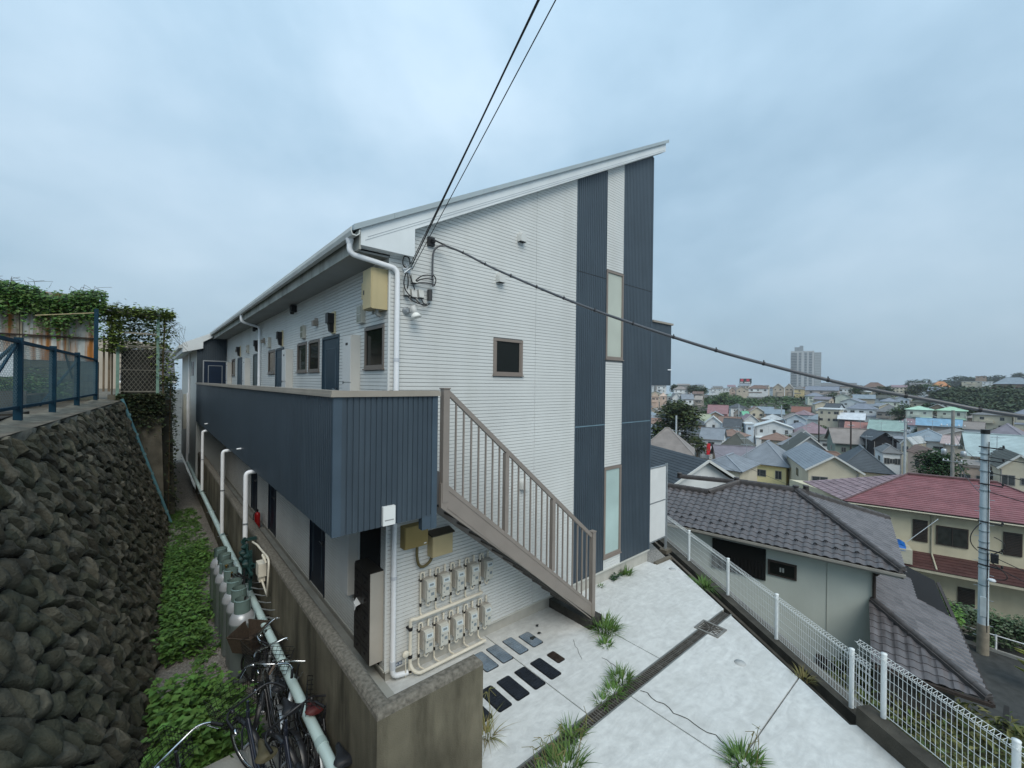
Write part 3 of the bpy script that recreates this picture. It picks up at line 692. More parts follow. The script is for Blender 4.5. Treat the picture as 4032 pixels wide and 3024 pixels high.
# wall lamp
wl = thing('wall_spotlight', 'grey motion spotlight with white shade beside the corner downpipe', 'lamp', (.33,-.05,5.05))
m = MB(); m.lathe([(0,0),(.06,0),(.055,.025),(.03,.035),(.03,.07)],(.30,-.013,5.045),14,(0,-1,0)); m.build('base', ALU, wl)
m = MB(); m.lathe([(0,0),(.045,.005),(.045,.10),(.04,.11)],(.345,-.12,5.11),12,(.25,-.2,-.9)); m.build('barrel', mat('lamp_grey', (.5,.5,.48), .45, .05), wl)
m = MB(); m.lathe([(.035,0),(.06,.03),(.085,.075),(.08,.075),(.05,.03),(.02,.01)],(.372,-.142,5.01),16,(.25,-.2,-.9)); m.build('shade', mat('lamp_white', (.78,.78,.74), .35, 0), wl)
# service entrance
se = thing('power_service_entrance', 'black power cables looping into grey weather caps at the roof corner', 'cable entry', (.5,-.1,5.3))
for (x,z) in ((.29,5.31),(.405,5.30),(.52,5.31),(.405,5.51)):
    m = MB(); m.prism([(x-.04,-.013,z-.05),(x-.04,-.013,z+.07),(x-.04,-.05,z+.07),(x-.04,-.085,z-.04),(x-.04,-.085,z-.05)], (.08,0,0)); m.build('weather_cap', mat('cap_grey', (.5,.5,.47), .45, .05), se)
    m = MB(); m.box(x-.035,x+.035,-.08,-.015,z-.058,z-.05); m.build('cap_mouth', BLACK, se)
m = MB(); m.tube([(.663,-.06,5.24),(.663,-.06,5.40)],.038,10); m.build('pipe_head', mat('dark_pipe', (.05,.05,.05), .5, .05), se)
CAB = mat('cable_black', (.02,.02,.022), .5, .1, 10, spec=.4)
m = MB()
for (a,c,b) in (((.29,-.06,5.26),(.36,-.16,5.12),(.60,-.08,5.17)),((.405,-.06,5.25),(.5,-.2,5.05),(.66,-.06,5.2)),((.52,-.06,5.26),(.54,-.1,5.12),(.655,-.06,5.18)),
                ((.405,-.06,5.46),(.47,-.13,5.62),(.69,-.10,5.60)),((.41,-.06,5.455),(.48,-.13,5.56),(.70,-.10,5.55)),((.415,-.06,5.45),(.5,-.12,5.49),(.71,-.10,5.48)),
                ((.69,-.10,5.62),(.78,-.1,5.58),(.71,-.1,5.46)),((.26,-.12,5.6),(.10,-.15,5.3),(.40,-.10,5.22)),((.26,-.12,5.6),(.30,-.10,5.45),(.29,-.07,5.36)),((.28,-.12,5.6),(.34,-.08,5.5),(.41,-.07,5.36)),
                ((.22,-.1,5.80),(.16,-.1,5.66),(.27,-.1,5.64)),((.22,-.1,5.80),(.32,-.1,5.84),(.31,-.1,5.7))):
    m.tube(bend(a,c,b,8),.0085,6)
m.build('loops', CAB, se)
m = MB(); m.box(.20,.30,-.14,-.10,5.57,5.62); m.tube([(.18,-.13,5.60),(.34,-.13,5.66)],.016,6); m.tube([(.20,-.15,5.55),(.30,-.15,5.64)],.014,6); m.tube([(.24,-.12,5.70),(.30,-.12,5.55)],.012,6); m.build('anchor_clamp', ALU, se)
# overhead wires to the upper right
ow = thing('overhead_wires', 'three thin black overhead wires rising steeply to the top of the picture', 'cable', (.3,-.12,5.65))
def span(a, b, sag, n=24): 
    a, b = Vector(a), Vector(b); return [a.lerp(b,i/n)-Vector((0,0,sag*4*(i/n)*(1-i/n))) for i in range(n+1)]
for (a,b,r) in (((.315,-.13,5.67),(-1.28,-7.14,7.95),.0085),((.30,-.14,5.70),(-1.24,-7.16,7.96),.006),((.325,-.13,5.62),(-1.12,-7.30,7.95),.005)):
    m = MB(); m.tube(span(a,b,.02),r,6); m.build('wire', CAB, ow)
m = MB()
m.tube([(.26,-.12,5.62),(.32,-.2,5.72)],.013,6); m.build('grip', mat('grip_grey', (.2,.23,.23), .5, .1), ow)
# sleeved cable running to the right
sc2 = thing('sleeved_cable', 'thick grey sleeved service cable sagging across the gable to the right', 'cable', (.69,-.1,6.1))
SLV = mat('cable_sleeve', (.07,.072,.078), .35, .1, 8, spec=.6)
pth = [Vector(p) for p in [(.69,-.10,5.45),(.688,-.085,5.60),(.688,-.085,5.80)]+[tuple(q) for q in bend((.69,-.09,5.90),(.69,-.10,6.08),(.86,-.16,6.085),8)]]
end = [Vector(p) for p in ((.86,-.16,6.085),(.954,-.507,5.916),(1.083,-.987,5.641),(1.221,-1.497,5.378),(1.343,-1.947,5.154),(1.472,-2.427,4.925),(1.594,-2.878,4.729),(1.71,-3.305,4.551),(1.821,-3.717,4.389),(1.919,-4.082,4.258),(2.105,-4.769,4.037),(2.256,-5.329,3.903),(2.378,-5.78,3.806),(2.62,-7.2,3.6))]
def cr_(P, k=6):
    o = []
    for i in range(len(P)-1):
        p0 = P[max(i-1,0)]; p1 = P[i]; p2 = P[i+1]; p3 = P[min(i+2,len(P)-1)]
        for j in range(k):
            t = j/k; o.append(.5*((2*p1)+(-p0+p2)*t+(2*p0-5*p1+4*p2-p3)*t*t+(-p0+3*p1-3*p2+p3)*t**3))
    o.append(P[-1]); return o
cv = cr_(end)
m = MB(); m.tube(pth+cv[1:], .0155, 8); m.build('sleeve', SLV, sc2)
acc = 0
for a, b in zip(cv, cv[1:]):
    acc += (b-a).length
    if acc > .42:
        acc = 0; d = (b-a).normalized(); mm = MB(); mm.tube([a-d*.010,a+d*.010],.019,8); mm.tube([a+Vector((0,0,.015)),a+Vector((0,0,.032))],.006,5); mm.build('sleeve_clip', CAB, sc2)
m = MB(); m.box(.63,.74,-.06,-.013,6.07,6.20); m.tube([(.66,-.10,6.16),(.72,-.10,6.12)],.022,8); m.tube([(.70,-.10,6.15),(.86,-.16,6.09)],.012,6); m.build('wall_bracket', CAB, sc2)
# upper floor fittings: heater cabinets, gauges, glass meter boxes, lamps
def heater(y, z0, z1, lab, grp):
    t = thing('pipe_cabinet', lab, 'cabinet', (-.1,y+.2,z0), grp)
    m = MB(); m.box(-.105,.036,y,y+.36,z0,z1); m.build('case', HEAT, t)
    m = MB(); m.box(-.12,-.106,y+.005,y+.355,z0+.01,z0+(z1-z0)*.6); m.box(-.12,-.106,y+.005,y+.355,z0+(z1-z0)*.6+.015,z1-.01); d = m.build('front_cover', mat('heater_front', (.60,.61,.60), .4, .04), t)
    m = MB(); m.box(-.122,-.1195,y+.12,y+.22,z1-.16,z1-.12); m.box(-.1225,-.1195,y+.30,y+.33,z0+(z1-z0)*.6-.02,z0+(z1-z0)*.6+.03); m.build('latch', BLACK, d)
nm = ['nearest','second','third','farthest']
for i, y in enumerate((1.02,5.15,10.6,14.68)): heater(y,2.84,4.75,'%s tall white pipe cabinet beside a door on the upper walkway' % nm[i],'pipe cabinets on the upper walkway')
heater(1.03,.62,2.25,'white pipe cabinet beside the mailboxes on the ground floor','')
for i, y in enumerate((2.2,6.1,9.15,12.5)):
    t = thing('electric_meter', '%s black electric meter on a cream board above a door' % nm[i], 'electric meter', (0,y,4.95), 'electric meters above the doors')
    m = MB(); m.box(.012,.036,y,y+.17,4.88,5.28); m.build('board', mat('cream_board', (.55,.48,.30), .5, .05), t)
    m = MB(); m.box(-.10,.011,y+.01,y+.155,5.06,5.24); m.prism([(.011,y+.03,4.90),(-.05,y+.03,4.92),(-.07,y+.03,5.06),(.011,y+.03,5.06)], (0,.11,0)); m.build('meter_case', BLACK, t)
for i, y in enumerate((.83,4.1,7.5,10.8)):
    t = thing('meter_box', '%s small glazed meter box on the upper wall' % nm[i], 'meter box', (0,y,4.95), 'glazed boxes on the upper wall')
    m = MB(); m.box(-.03,.036,y,y+.2,4.93,5.21); m.build('case', mat('box_grey', (.42,.42,.37), .4, .05), t)
    m = MB(); m.box(-.034,-.0305,y+.02,y+.18,4.95,5.06); m.box(-.034,-.0305,y+.02,y+.18,5.08,5.19); m.build('glass', mat('box_glass', (.22,.22,.17), .15, .2, 8), t)
for i, (y,z) in enumerate(((4.85,5.62),(9.4,5.62))):
    t = thing('ceiling_lamp', ['near','far'][i]+' dark lamp under the eave soffit', 'lamp', (-.02,y,z), 'lamps under the eave')
    m = MB(); m.box(-.08,.036,y,y+.16,z-.03,z+.12); m.build('housing', BLACK, t)
    m = MB(); m.lathe([(0,0),(.04,.005),(.05,.05)],(-.05,y+.06,z-.09),10); m.build('bulb_cover', mat('smoke_cover', (.05,.05,.05), .2, 0), t)
for i, (y,z) in enumerate(((3.3,5.2),(8.35,5.18),(13.1,5.15))):
    t = thing('eave_vent', ['near','middle','far'][i]+' small brown vent cap on the upper wall', 'vent', (.03,y,z), 'vent caps on the upper wall')
    m = MB(); m.box(-.06,.036,y-.06,y+.06,z-.08,z+.02); m.lathe([(.06,-.09),(.06,0),(0,.0)],(-.01,y,z+.02),10,(-1,0,0)); m.build('hood', mat('vent_brown', (.24,.22,.19), .5, .06), t)
bb = thing('distribution_box', 'big beige power distribution box under the eave at the corner', 'electric box', (-.08,.15,5.0))
m = MB(); m.box(-.19,.036,.03,.33,5.03,5.60); m.build('case', BEIGE, bb)
m = MB(); m.box(-.205,-.191,.035,.325,5.04,5.59); d_ = m.build('door', BEIGE, bb)
m = MB(); m.box(-.21,-.206,.27,.30,5.25,5.31); m.build('lock', BLACK, d_)
m = MB(); m.box(-.15,.036,.34,.52,5.22,5.46); m.build('side_box', BEIGE, bb)
m = MB(); m.tube([(-.08,.12,5.03),(-.08,.12,4.97),(-.02,.14,4.95)],.025,8); m.tube([(-.08,.25,5.03),(-.08,.25,4.98)],.02,8); m.build('gland', mat('gland_grey', (.3,.3,.28), .5, 0), bb)
# mailboxes by the ground-floor corner
mb_ = thing('mailbox_block', 'dark steel mailbox block with ten doors by the ground floor corner', 'mailbox', (-.1,.3,-.1))
m = MB(); m.box(-.16,.036,.05,.61,.04,1.33); m.build('case', mat('mailbox_dark', (.03,.028,.025), .4, .1), mb_)
m = MB(); m.box(-.158,.034,.043,.049,.042,1.32); m.build('side_panel', mat('mailbox_side', (.42,.39,.34), .5, .08, 2), mb_)
for r_ in range(5):
    for c_ in range(2):
        y = .06+c_*.275; z = .06+r_*.252
        m = MB(); m.box(-.172,-.161,y,y+.265,z,z+.24); dd = m.build('mailbox_door', mat('mailbox_door', (.035,.032,.03), .35, .1), mb_)
        m = MB(); m.box(-.1735,-.1721,y+.03,y+.235,z+.16,z+.185); m.box(-.18,-.1721,y+.12,y+.15,z+.08,z+.11); m.build('slot', BLACK, dd)
m = MB(); m.raw([(-.175,.34,.80),(-.175,.50,.83),(-.235,.36,.77),(-.23,.47,.79),(-.25,.38,.70)], [(0,1,3,2),(2,3,4)]); tag(m.build('folded_flyer', mat('paper', (.7,.7,.68), .7, .05)), 'crumpled white flyer sticking out of a mailbox', 'paper')
# fire extinguisher on the walkway
fe = thing('fire_extinguisher', 'red fire extinguisher standing on the ground floor walkway', 'fire extinguisher', (-.12,8.2,-.235))
RED = mat('extinguisher_red', (.42,.015,.018), .3, .04, spec=.5)
m = MB(); m.lathe([(.07,0),(.075,.02),(.075,.40),(.06,.45),(.02,.48)],(-.12,8.2,-.235),14); m.build('bottle', RED, fe)
m = MB(); m.tube([(-.12,8.2,.24),(-.12,8.2,.30)],.02,8); m.tube(bend((-.12,8.2,.28),(-.25,8.15,.28),(-.22,8.15,.0)),.01,6); m.box(-.14,-.10,8.12,8.28,.29,.31); m.build('valve', BLACK, fe)
# ================================================================ PARKING DETAILS
LIDB = mat('lid_blue_grey', (.17,.22,.27), .4, .25, 9, bump=.7, bsc=90, streak=.4, sdir='N', dirt=(.40,.43,.44), ssc=5)
LIDK = mat('lid_black', (.014,.018,.025), .45, .3, 12, bump=.6, bsc=110)
def lid(x0, x1, y0, y1, mt, lab, grp):
    x0 += .004; t = thing('meter_pit_lid', lab, 'pit lid', ((x0+x1)/2,(y0+y1)/2,gz(x0)), grp); z = gz((x0+x1)/2)
    m = MB(); r = .03; P = []
    for cx, cy, a0 in ((x1-r,y1-r,0),(x0+r,y1-r,90),(x0+r,y0+r,180),(x1-r,y0+r,270)):
        P += [(cx+r*math.cos(R(a0+k*30)),cy+r*math.sin(R(a0+k*30))) for k in range(4)]
    m.prism([(x,y,z-.05) for x,y in P], (0,0,.054)); m.build('rim', BLACK, t)
    m = MB(); P2 = [((x0+x1)/2+(x-(x0+x1)/2)*.88,(y0+y1)/2+(y-(y0+y1)/2)*.94) for x,y in P]
    m.prism([(x,y,z-.03) for x,y in P2], (0,0,.042)); m.build('lid', mt, t)
    m = MB(); cx, cy = (x0+x1)/2,(y0+y1)/2
    for i in range(9):
        yy = y0+.05+i*(y1-y0-.1)/8; m.box(x0+.03,x1-.03,yy-.003,yy+.003,z+.012,z+.0145)
    m.build('tread_ribs', mt, t)
bo = ['first','second','third','fourth']
for i, (a,b) in enumerate(((2.265,2.505),(1.96,2.172),(1.62,1.851),(1.30,1.55))): lid(a,b,-.74,-.285 if i else -.35,LIDB,'%s worn blue grey pit lid from the stair end, row by the gable' % bo[i],'pit lids by the gable')
for i, (a,b) in enumerate(((1.938,2.168),(1.614,1.836),(1.277,1.52),(.96,1.195),(.62,.869))): lid(a,b,-1.455,-.98,LIDK,'%s black pit lid from the stair end in the front row' % (bo+['fifth'])[i],'black pit lids in the front row')
lid(2.288,2.46,-1.265,-.997,mat('lid_brown', (.035,.025,.02), .5, .3, 10),'small dark brown pit lid at the end of the front row','')
# round inspection cap
for (x,y,lab) in ((7.0,-.62,'near the rear corner'),(4.55,-3.05,'by the white fence')):
    m = MB(); m.lathe([(.085,-.03),(.085,.004),(0,.004)],(x,y,gz(x)),20); tag(m.build('inspection_cap', mat('cap_grey2', (.45,.46,.45), .6, .1)), 'round grey inspection cap in the slab '+lab, 'pit lid')
# drain with gratings
dr = thing('drain_channel', 'long dark steel drain channel crossing the pale parking slabs', 'drain', (2.9,-2.27,-.32))
m = MB(); x0, x1 = -.5, 5.98
for (ya,yb) in ((-2.20,-2.18),(-2.37,-2.35)):
    m.raw([(x0,ya,gz(x0)+.002),(x1,ya,gz(x1)+.002),(x1,yb,gz(x1)+.002),(x0,yb,gz(x0)+.002),(x0,ya,gz(x0)-.1),(x1,ya,gz(x1)-.1),(x1,yb,gz(x1)-.1),(x0,yb,gz(x0)-.1)], [(0,3,2,1)[::-1],(0,1,5,4),(3,2,6,7)])
m.build('frame', mat('drain_frame', (.20,.21,.20), .5, .15, 5, metal=.4), dr)
m = MB(); m.face([(x0,-2.36,-.42),(x1,-2.36,-.5),(x1,-2.19,-.5),(x0,-2.19,-.42)]); m.build('channel_bed', mat('channel_black', (.012,.011,.01), 1, 0), dr)
GRT = mat('grating_steel', (.13,.12,.105), .55, .3, 12, metal=.2)
gx = x0
while gx < 5.9:
    m = MB(); ge = min(gx+.985, 5.95); n = int((ge-gx)/.045)
    for i in range(n+1):
        x = gx+.006+i*(ge-gx-.012)/n; z = gz(x); m.box(x-.007,x+.007,-2.352,-2.198,z-.03,z-.004)
    for y in (-2.345,-2.275,-2.205):
        m.raw([(gx,y-.004,gz(gx)-.006),(ge,y-.004,gz(ge)-.006),(ge,y+.004,gz(ge)-.006),(gx,y+.004,gz(gx)-.006)], [(0,1,2,3)])
    m.build('grating', GRT, dr); gx += 1.0
gc = thing('catch_pit_grate', 'square steel catch pit grate with star bars across the drain', 'grate', (5.14,-2.33,-.36))
z = gz(5.14)+.012
m = MB(); 
for b in ((4.95,5.33,-2.16,-2.12),(4.95,5.33,-2.54,-2.50),(4.95,4.99,-2.50,-2.16),(5.29,5.33,-2.50,-2.16)): m.box(b[0],b[1],b[2],b[3],z-.03,z+.006)
m.build('frame', mat('grate_frame', (.22,.21,.19), .5, .2, 6, metal=.4), gc)
m = MB(); m.box(4.985,5.295,-2.505,-2.155,z-.05,z-.028); m.build('pit', BLACK, gc)
m = MB()
for i in range(7): m.beam((4.99+i*.05,-2.5,z-.008),(4.99+i*.05,-2.16,z-.008),.008,.02)
m.beam((4.99,-2.5,z),(5.29,-2.16,z),.014,.012); m.beam((5.29,-2.5,z),(4.99,-2.16,z),.014,.012); m.beam((5.14,-2.5,z),(5.14,-2.16,z),.014,.012); m.beam((4.99,-2.33,z),(5.29,-2.33,z),.014,.012)
m.build('bars', GRT, gc)
m = MB(); m.raw([(5.02,-2.30,z+.014),(5.14,-2.27,z+.016),(5.16,-2.34,z+.014)], [(0,1,2)])
# small dark litter on the concrete
for (x,y,lab) in ((2.75,-.33,'dark dead leaf lying near the gable foot'),(2.43,-.55,'black scrap lying on a blue grey pit lid'),(2.62,-.52,'tiny dark leaf beside the pit lids')):
    m = MB(); a = random.uniform(0,3); s_ = .055 if 'scrap' in lab else .035
    P = [(x+s_*(1+.35*math.sin(k*2.3))*math.cos(a+k*.9),y+s_*.8*(1+.3*math.cos(k*3.1))*math.sin(a+k*.9),gz(x)+.016+.006*(k%2)) for k in range(7)]
    m.face(P); m.prism([(p[0],p[1],p[2]-.004) for p in P],(0,0,.002)); tag(m.build('leaf_litter', mat('litter_dark', (.03,.035,.035), .9, 0)), lab, 'leaf')
# ---------------------------------------------------------------- grass tufts
GRASS = mat('grass_blade', (.065,.15,.03), .6, .15, 8, rand=.35, stint=(.13,.20,.05))
DRYG = mat('dry_grass', (.16,.17,.05), .7, .15, 8, rand=.4, stint=(.25,.19,.09))
def tuft(x, y, r, h, n, lab, mt=GRASS, z=None, lean=1.0, wd=.009, stalks=0):
    t = thing('grass_tuft', lab, 'grass', (x,y,z if z is not None else gz(x)))
    m = MB(); z0 = z if z is not None else gz(x); q = random.Random(int(x*977+y*131))
    def blade(bx, by, a, l, w, ln):
        p = Vector((bx,by,z0-.01)); d = Vector((math.cos(a)*ln,math.sin(a)*ln,1)).normalized(); sd = Vector((-math.sin(a),math.cos(a),0))
        pts = []
        for k in range(5):
            f = k/4; c = p+d*(l*f)+Vector((math.cos(a),math.sin(a),0))*(l*.55*f*f*ln)-Vector((0,0,l*.42*f*f*min(ln,1.4))); ww = w*(1-f**1.5)
            pts += [c-sd*ww, c+sd*ww]
        m.raw(pts, [(2*k,2*k+1,2*k+3,2*k+2) for k in range(4)], True)
    for i in range(n):
        a = q.uniform(0,6.283); rr_ = r*math.sqrt(q.random())*.75
        blade(x+rr_*math.cos(a), y+rr_*math.sin(a), a+q.uniform(-.8,.8), h*q.uniform(.5,1.15), wd*q.uniform(.6,1.2), q.uniform(.15,1.0)*lean)
    m.build('blades', mt, t)
    if stalks:
        s_ = MB()
        for i in range(stalks):
            a = q.uniform(0,6.28); l = h*q.uniform(1.4,2.2); b0 = Vector((x+q.uniform(-r,r)*.7,y+q.uniform(-r,r)*.7,z0)); tp = b0+Vector((math.cos(a)*.12,math.sin(a)*.12,l))
            s_.tube([b0,b0.lerp(tp,.5)+Vector((.02,0,0)),tp],.0035,4)
            for k in range(4): s_.tube([tp,tp+Vector((q.uniform(-.1,.1),q.uniform(-.1,.1),q.uniform(-.1,.02)))],.003,4)
        s_.build('seed_stalks', DRYG, t)
tuft(3.62,-1.17,.24,.30,190,'thick grass clump at the foot of the staircase footing',wd=.012)
tuft(3.27,-1.42,.13,.16,60,'small grass clump in front of the big one by the stairs',wd=.011)
tuft(2.74,-2.10,.19,.22,130,'dense grass clump growing along the drain grating')
tuft(2.45,-2.17,.16,.17,80,'low grass spreading over the drain grating')
tuft(2.18,-2.18,.13,.15,50,'lowest sprig of grass at the drain edge')
tuft(.62,-1.62,.12,.30,70,'dry yellowish grass clump against the parapet end',DRYG,lean=1.3,wd=.007,stalks=4)
tuft(1.05,-2.52,.24,.26,150,'tall grass with seed stalks at the lower drain end',stalks=6)
tuft(1.42,-2.30,.16,.22,70,'grass hanging over the near end of the drain')
tuft(.72,-2.55,.16,.26,70,'grass at the bottom edge beside the parapet',stalks=5)
tuft(2.66,-3.80,.24,.21,190,'big spiky grass clump in the slab joint at the bottom',stalks=3,wd=.010)
tuft(5.90,-.08,.16,.22,80,'bright grass tuft growing at the gable foot',wd=.014)
tuft(6.90,-1.42,.24,.28,110,'spiky grass tuft on the gutter edge by the fence',lean=1.5,z=-.46)
tuft(5.02,-3.78,.16,.16,60,'yellowish weeds at the end of the slab joint by the gutter',DRYG,z=-.40)
tuft(4.9,-.09,.08,.10,30,'tiny green sprig behind the stair railing foot')
fw_ = thing('leafy_weed', 'low dark green leafy weed at the gable foot', 'weed', (5.45,-.08,gz(5.45)))
m = MB(); q = random.Random(5)
for i in range(46):
    a = q.uniform(0,6.28); p = Vector((5.45+q.uniform(-.13,.13),-.08+q.uniform(-.07,.06),gz(5.45)+q.uniform(.01,.10))); m.leaf(p,(math.cos(a),math.sin(a),q.uniform(-.2,.6)),(0,0,1),.07,.05)
m.build('leaves', mat('weed_dark', (.03,.085,.03), .55, .1, 5, rand=.3), fw_)
# ---------------------------------------------------------------- white mesh fence
FW = mat('fence_white', (.72,.76,.76), .4, .03)
def mesh_fence(P, lab, h=.74, ext0=.0, ext1=.0):
    """P: post feet"""
    t = thing('mesh_fence', lab, 'fence', P[0])
    for p in P:
        p = Vector(p); m = MB(); m.tube([p-Vector((0,0,.15)),p+Vector((0,0,.79))],.030,10); po = m.build('post', FW, t)
        m = MB(); m.lathe([(.033,0),(.033,.012),(0,.02)],p+Vector((0,0,.79)),10); m.build('post_cap', FW, po)
    Q = [Vector(p) for p in P]
    if ext0: d = (Q[0]-Q[1]).normalized(); Q = [Q[0]+d*ext0]+Q
    if ext1: d = (Q[-1]-Q[-2]).normalized(); Q = Q+[Q[-1]+d*ext1]
    for a, b in zip(Q, Q[1:]):
        m = MB(); d = b-a; l = d.length; dn = d/l; o = Vector((dn.y,-dn.x,0)).normalized()*-.035
        n = max(1,int(l/.05)); r = .0028
        def wire(pts):
            for s_, e_ in zip(pts, pts[1:]): m.tube([s_,e_],r,4,False)
        for i in range(n):
            c = a+d*((i+.5)/n)
            wire([c+o*1.0+Vector((0,0,.015)),c+Vector((0,0,.05)),c+Vector((0,0,h-.05)),c-o*1.2+Vector((0,0,h)),c+o*.6+Vector((0,0,h+.02)),c+Vector((0,0,h-.05))])
        for (hh,oo) in ((.015,1),(.05,0),(.15,0),(.27,0),(.39,0),(.51,0),(.63,0),(h-.05,0),(h,-1.2),(h+.02,.6)):
            m.tube([a+o*oo+Vector((0,0,hh)),b+o*oo+Vector((0,0,hh))],r*1.15,4,False)
        tag(m.build('mesh_panel', FW, t), kind='stuff')
mesh_fence([(10.4,2.3,-.6),(9.2,.9,-.56),(8.05,-.51,-.52),(6.87,-1.94,-.47),(5.82,-3.17,-.42),(4.77,-4.39,-.36)],'long white wire mesh fence along the gutter beside the tiled house',ext1=.30)
mesh_fence([(4.45,-4.76,-.11),(3.71,-5.80,-.11),(3.0,-6.8,-.11)],'nearer white wire mesh fence raised on the dark concrete block',ext0=.36)
mesh_fence([(3.93,-5.98,.02),(3.4,-6.75,.02)],'white mesh fence corner cut off by the right edge',ext0=.12)
KB = mat('kerb_dark', (.075,.068,.055), .95, .3, 4, bump=.4, bsc=60)
m = MB(); m.prism([(10.5,2.2,-.6),(4.72,-4.55,-.355),(4.62,-4.47,-.355),(10.2,2.4,-.6)],(0,0,-.9)); tag(m.build('fence_footing', KB), 'low weathered concrete footing under the long white fence', 'kerb')
m = MB(); m.prism([(4.60,-4.60,-.11),(3.35,-6.35,-.11),(3.18,-6.23,-.11),(4.42,-4.50,-.11)],(0,0,-.7)); tag(m.build('kerb_block', KB), 'tall dark concrete kerb block under the near white fence', 'kerb')
m = MB(); m.prism([(10.6,2.4,-.75),(4.78,-4.6,-.5),(3.3,-6.6,-.5),(3.5,-6.7,-.5),(5.1,-4.6,-.5),(11,2.6,-.75)],(0,0,-8.2)); tag(m.build('retaining_wall', mat('retaining_conc', (.16,.155,.14), .95, .25, 2)), 'high concrete retaining wall dropping below the white fence', 'wall')
# ================================================================ NARROW PASSAGE
tp = thing('drain_main', 'pale turquoise drain main fixed along the foot of the parapet wall', 'pipe', (-1.07,3,.1))
TEAL = mat('turquoise_pvc', (.50,.63,.61), .3, .08, 3, spec=.5)
m = MB(); m.tube([(-1.07,-4,.085),(-1.07,19.5,.085)],.058,14); m.build('pipe', TEAL, tp)
for y in (-2.6,-.9,.75,2.1,5.0,7.0,9.6,12.4,15.5):
    m = MB(); m.tube([(-1.07,y-.05,.085),(-1.07,y+.05,.085)],.063,14); m.build('collar', mat('pipe_collar_grey', (.36,.47,.46), .4, .1), tp)
    m = MB(); m.box(-1.07,-.93,y+.3,y+.33,.0,.02); m.box(-1.15,-.93,y+.3,y+.33,.012,.02); m.build('bracket', ALU, tp)
m = MB(); m.tube([(-1.09,19.5,.085),(-1.09,19.5,3.4)],.05,10); m.build('stack', PIPE, tp)
# gas cylinders
CYL = mat('cylinder_grey', (.20,.235,.235), .38, .12, 4, metal=.25, spec=.5); SHR = mat('shroud_green_grey', (.16,.23,.215), .4, .1, 4, metal=.2); DOME = mat('cylinder_dome', (.42,.44,.46), .35, .08, 4, metal=.3)
def cylinder():
    t = thing('gas_cylinder', 'x', 'gas cylinder', (0,0,0), 'gas cylinders standing along the parapet wall')
    m = MB(); m.lathe([(.14,0),(.17,.03),(.182,.08),(.182,.93),(.186,.94),(.186,.955),(.182,.965)],(0,0,0),20); m.build('body', CYL, t)
    m = MB(); m.lathe([(.182,.965),(.175,1.02),(.145,1.08),(.09,1.115),(.04,1.13),(.035,1.15)],(0,0,0),20); m.build('dome', DOME, t)
    m = MB(); pts = []
    n = 20; r1 = .115
    for k in range(n+1):
        a = R(30+k*300/n); pts.append((r1*math.cos(a),r1*math.sin(a)))
    for (a,b),(c,d) in zip(pts,pts[1:]):
        m.face([(a,b,1.10),(c,d,1.10),(c,d,1.30),(a,b,1.30)]); m.face([(a*.95,b*.95,1.30),(c*.95,d*.95,1.30),(c*.95,d*.95,1.10),(a*.95,b*.95,1.10)]); m.face([(a*1.05,b*1.05,1.30),(c*1.05,d*1.05,1.30),(c*.92,d*.92,1.31),(a*.92,b*.92,1.31)])
    m.build('shroud', SHR, t)
    m = MB(); m.tube([(0,0,1.13),(0,0,1.22)],.018,8); m.lathe([(.03,0),(.035,.01),(.03,.02)],(0,0,1.22),10); m.tube([(0,0,1.18),(.05,0,1.18)],.012,6); m.build('valve', mat('brass', (.3,.2,.06), .35, .1, metal=.9), t)
    return t
c0 = cylinder(); ys = [5.06,4.65,4.20,3.76,3.20,2.82,2.36]
onm = ['seventh','sixth','fifth','fourth','third','second','first']
for i, y in enumerate(ys):
    lab = '%s grey gas cylinder of the row, counted from the bicycles' % onm[i]
    if i == 0: c0.location = (-1.33,y,PASS); c0.rotation_euler = (0,0,R(200)); c0['label'] = lab
    else: copy_thing(c0, (-1.33+.02*(i%2),y,PASS), R(180+37*i), lab)
# regulator set
rg = thing('gas_regulator_set', 'dark green gas regulator rack with black hoses on the parapet wall', 'gas regulator', (-1.0,3.4,.7))
GRN = mat('regulator_green', (.015,.045,.042), .45, .15, 6)
m = MB(); m.box(-1.16,-.93,3.56,3.61,.98,1.03); m.box(-1.14,-.93,2.85,2.90,.72,.78); m.box(-1.13,-1.09,2.85,3.9,.74,.79); m.box(-1.13,-1.09,2.95,3.75,.50,.54)
for y in (2.95,3.3,3.65): m.box(-1.15,-1.10,y,y+.04,.30,1.0)
m.build('rail', GRN, rg)
m = MB()
for (y,z,r_) in ((3.15,.70,.085),(3.40,.82,.075),(3.55,.66,.07),(3.30,.96,.05),(3.02,.88,.05)): m.lathe([(0,0),(r_,.01),(r_,.06),(r_*.6,.09),(.02,.11),(0,.13)],(-1.13,y,z),12,(-.8,-.5,.3))
m.tube([(-1.14,2.75,.66),(-1.14,3.95,.66)],.026,8); m.tube([(-1.14,2.9,.92),(-1.14,3.8,.92)],.02,8); m.tube([(-1.14,3.2,.45),(-1.14,3.2,1.05)],.022,8); m.tube([(-1.14,3.5,.45),(-1.14,3.5,1.08)],.022,8); m.tube([(-1.12,3.6,1.0),(-1.12,3.2,1.12)],.016,8)
m.build('regulators', GRN, rg)
m = MB(); m.box(-1.08,-.96,2.52,2.74,.66,.88); m.box(-1.06,-.97,2.56,2.70,.56,.66); m.build('meter', CREAM, rg)
m = MB(); m.tube([(-1.0,3.55,.95)]+bend((-1.0,3.35,.98),(-.98,3.2,1.0),(-.97,3.0,.98))+[(-.97,2.45,1.02)]+bend((-.97,2.40,1.02),(-.97,2.27,1.02),(-.98,2.25,.92))+[(-1.0,2.22,.45),(-1.02,2.6,.6),(-1.02,2.75,.72)],.018,8)
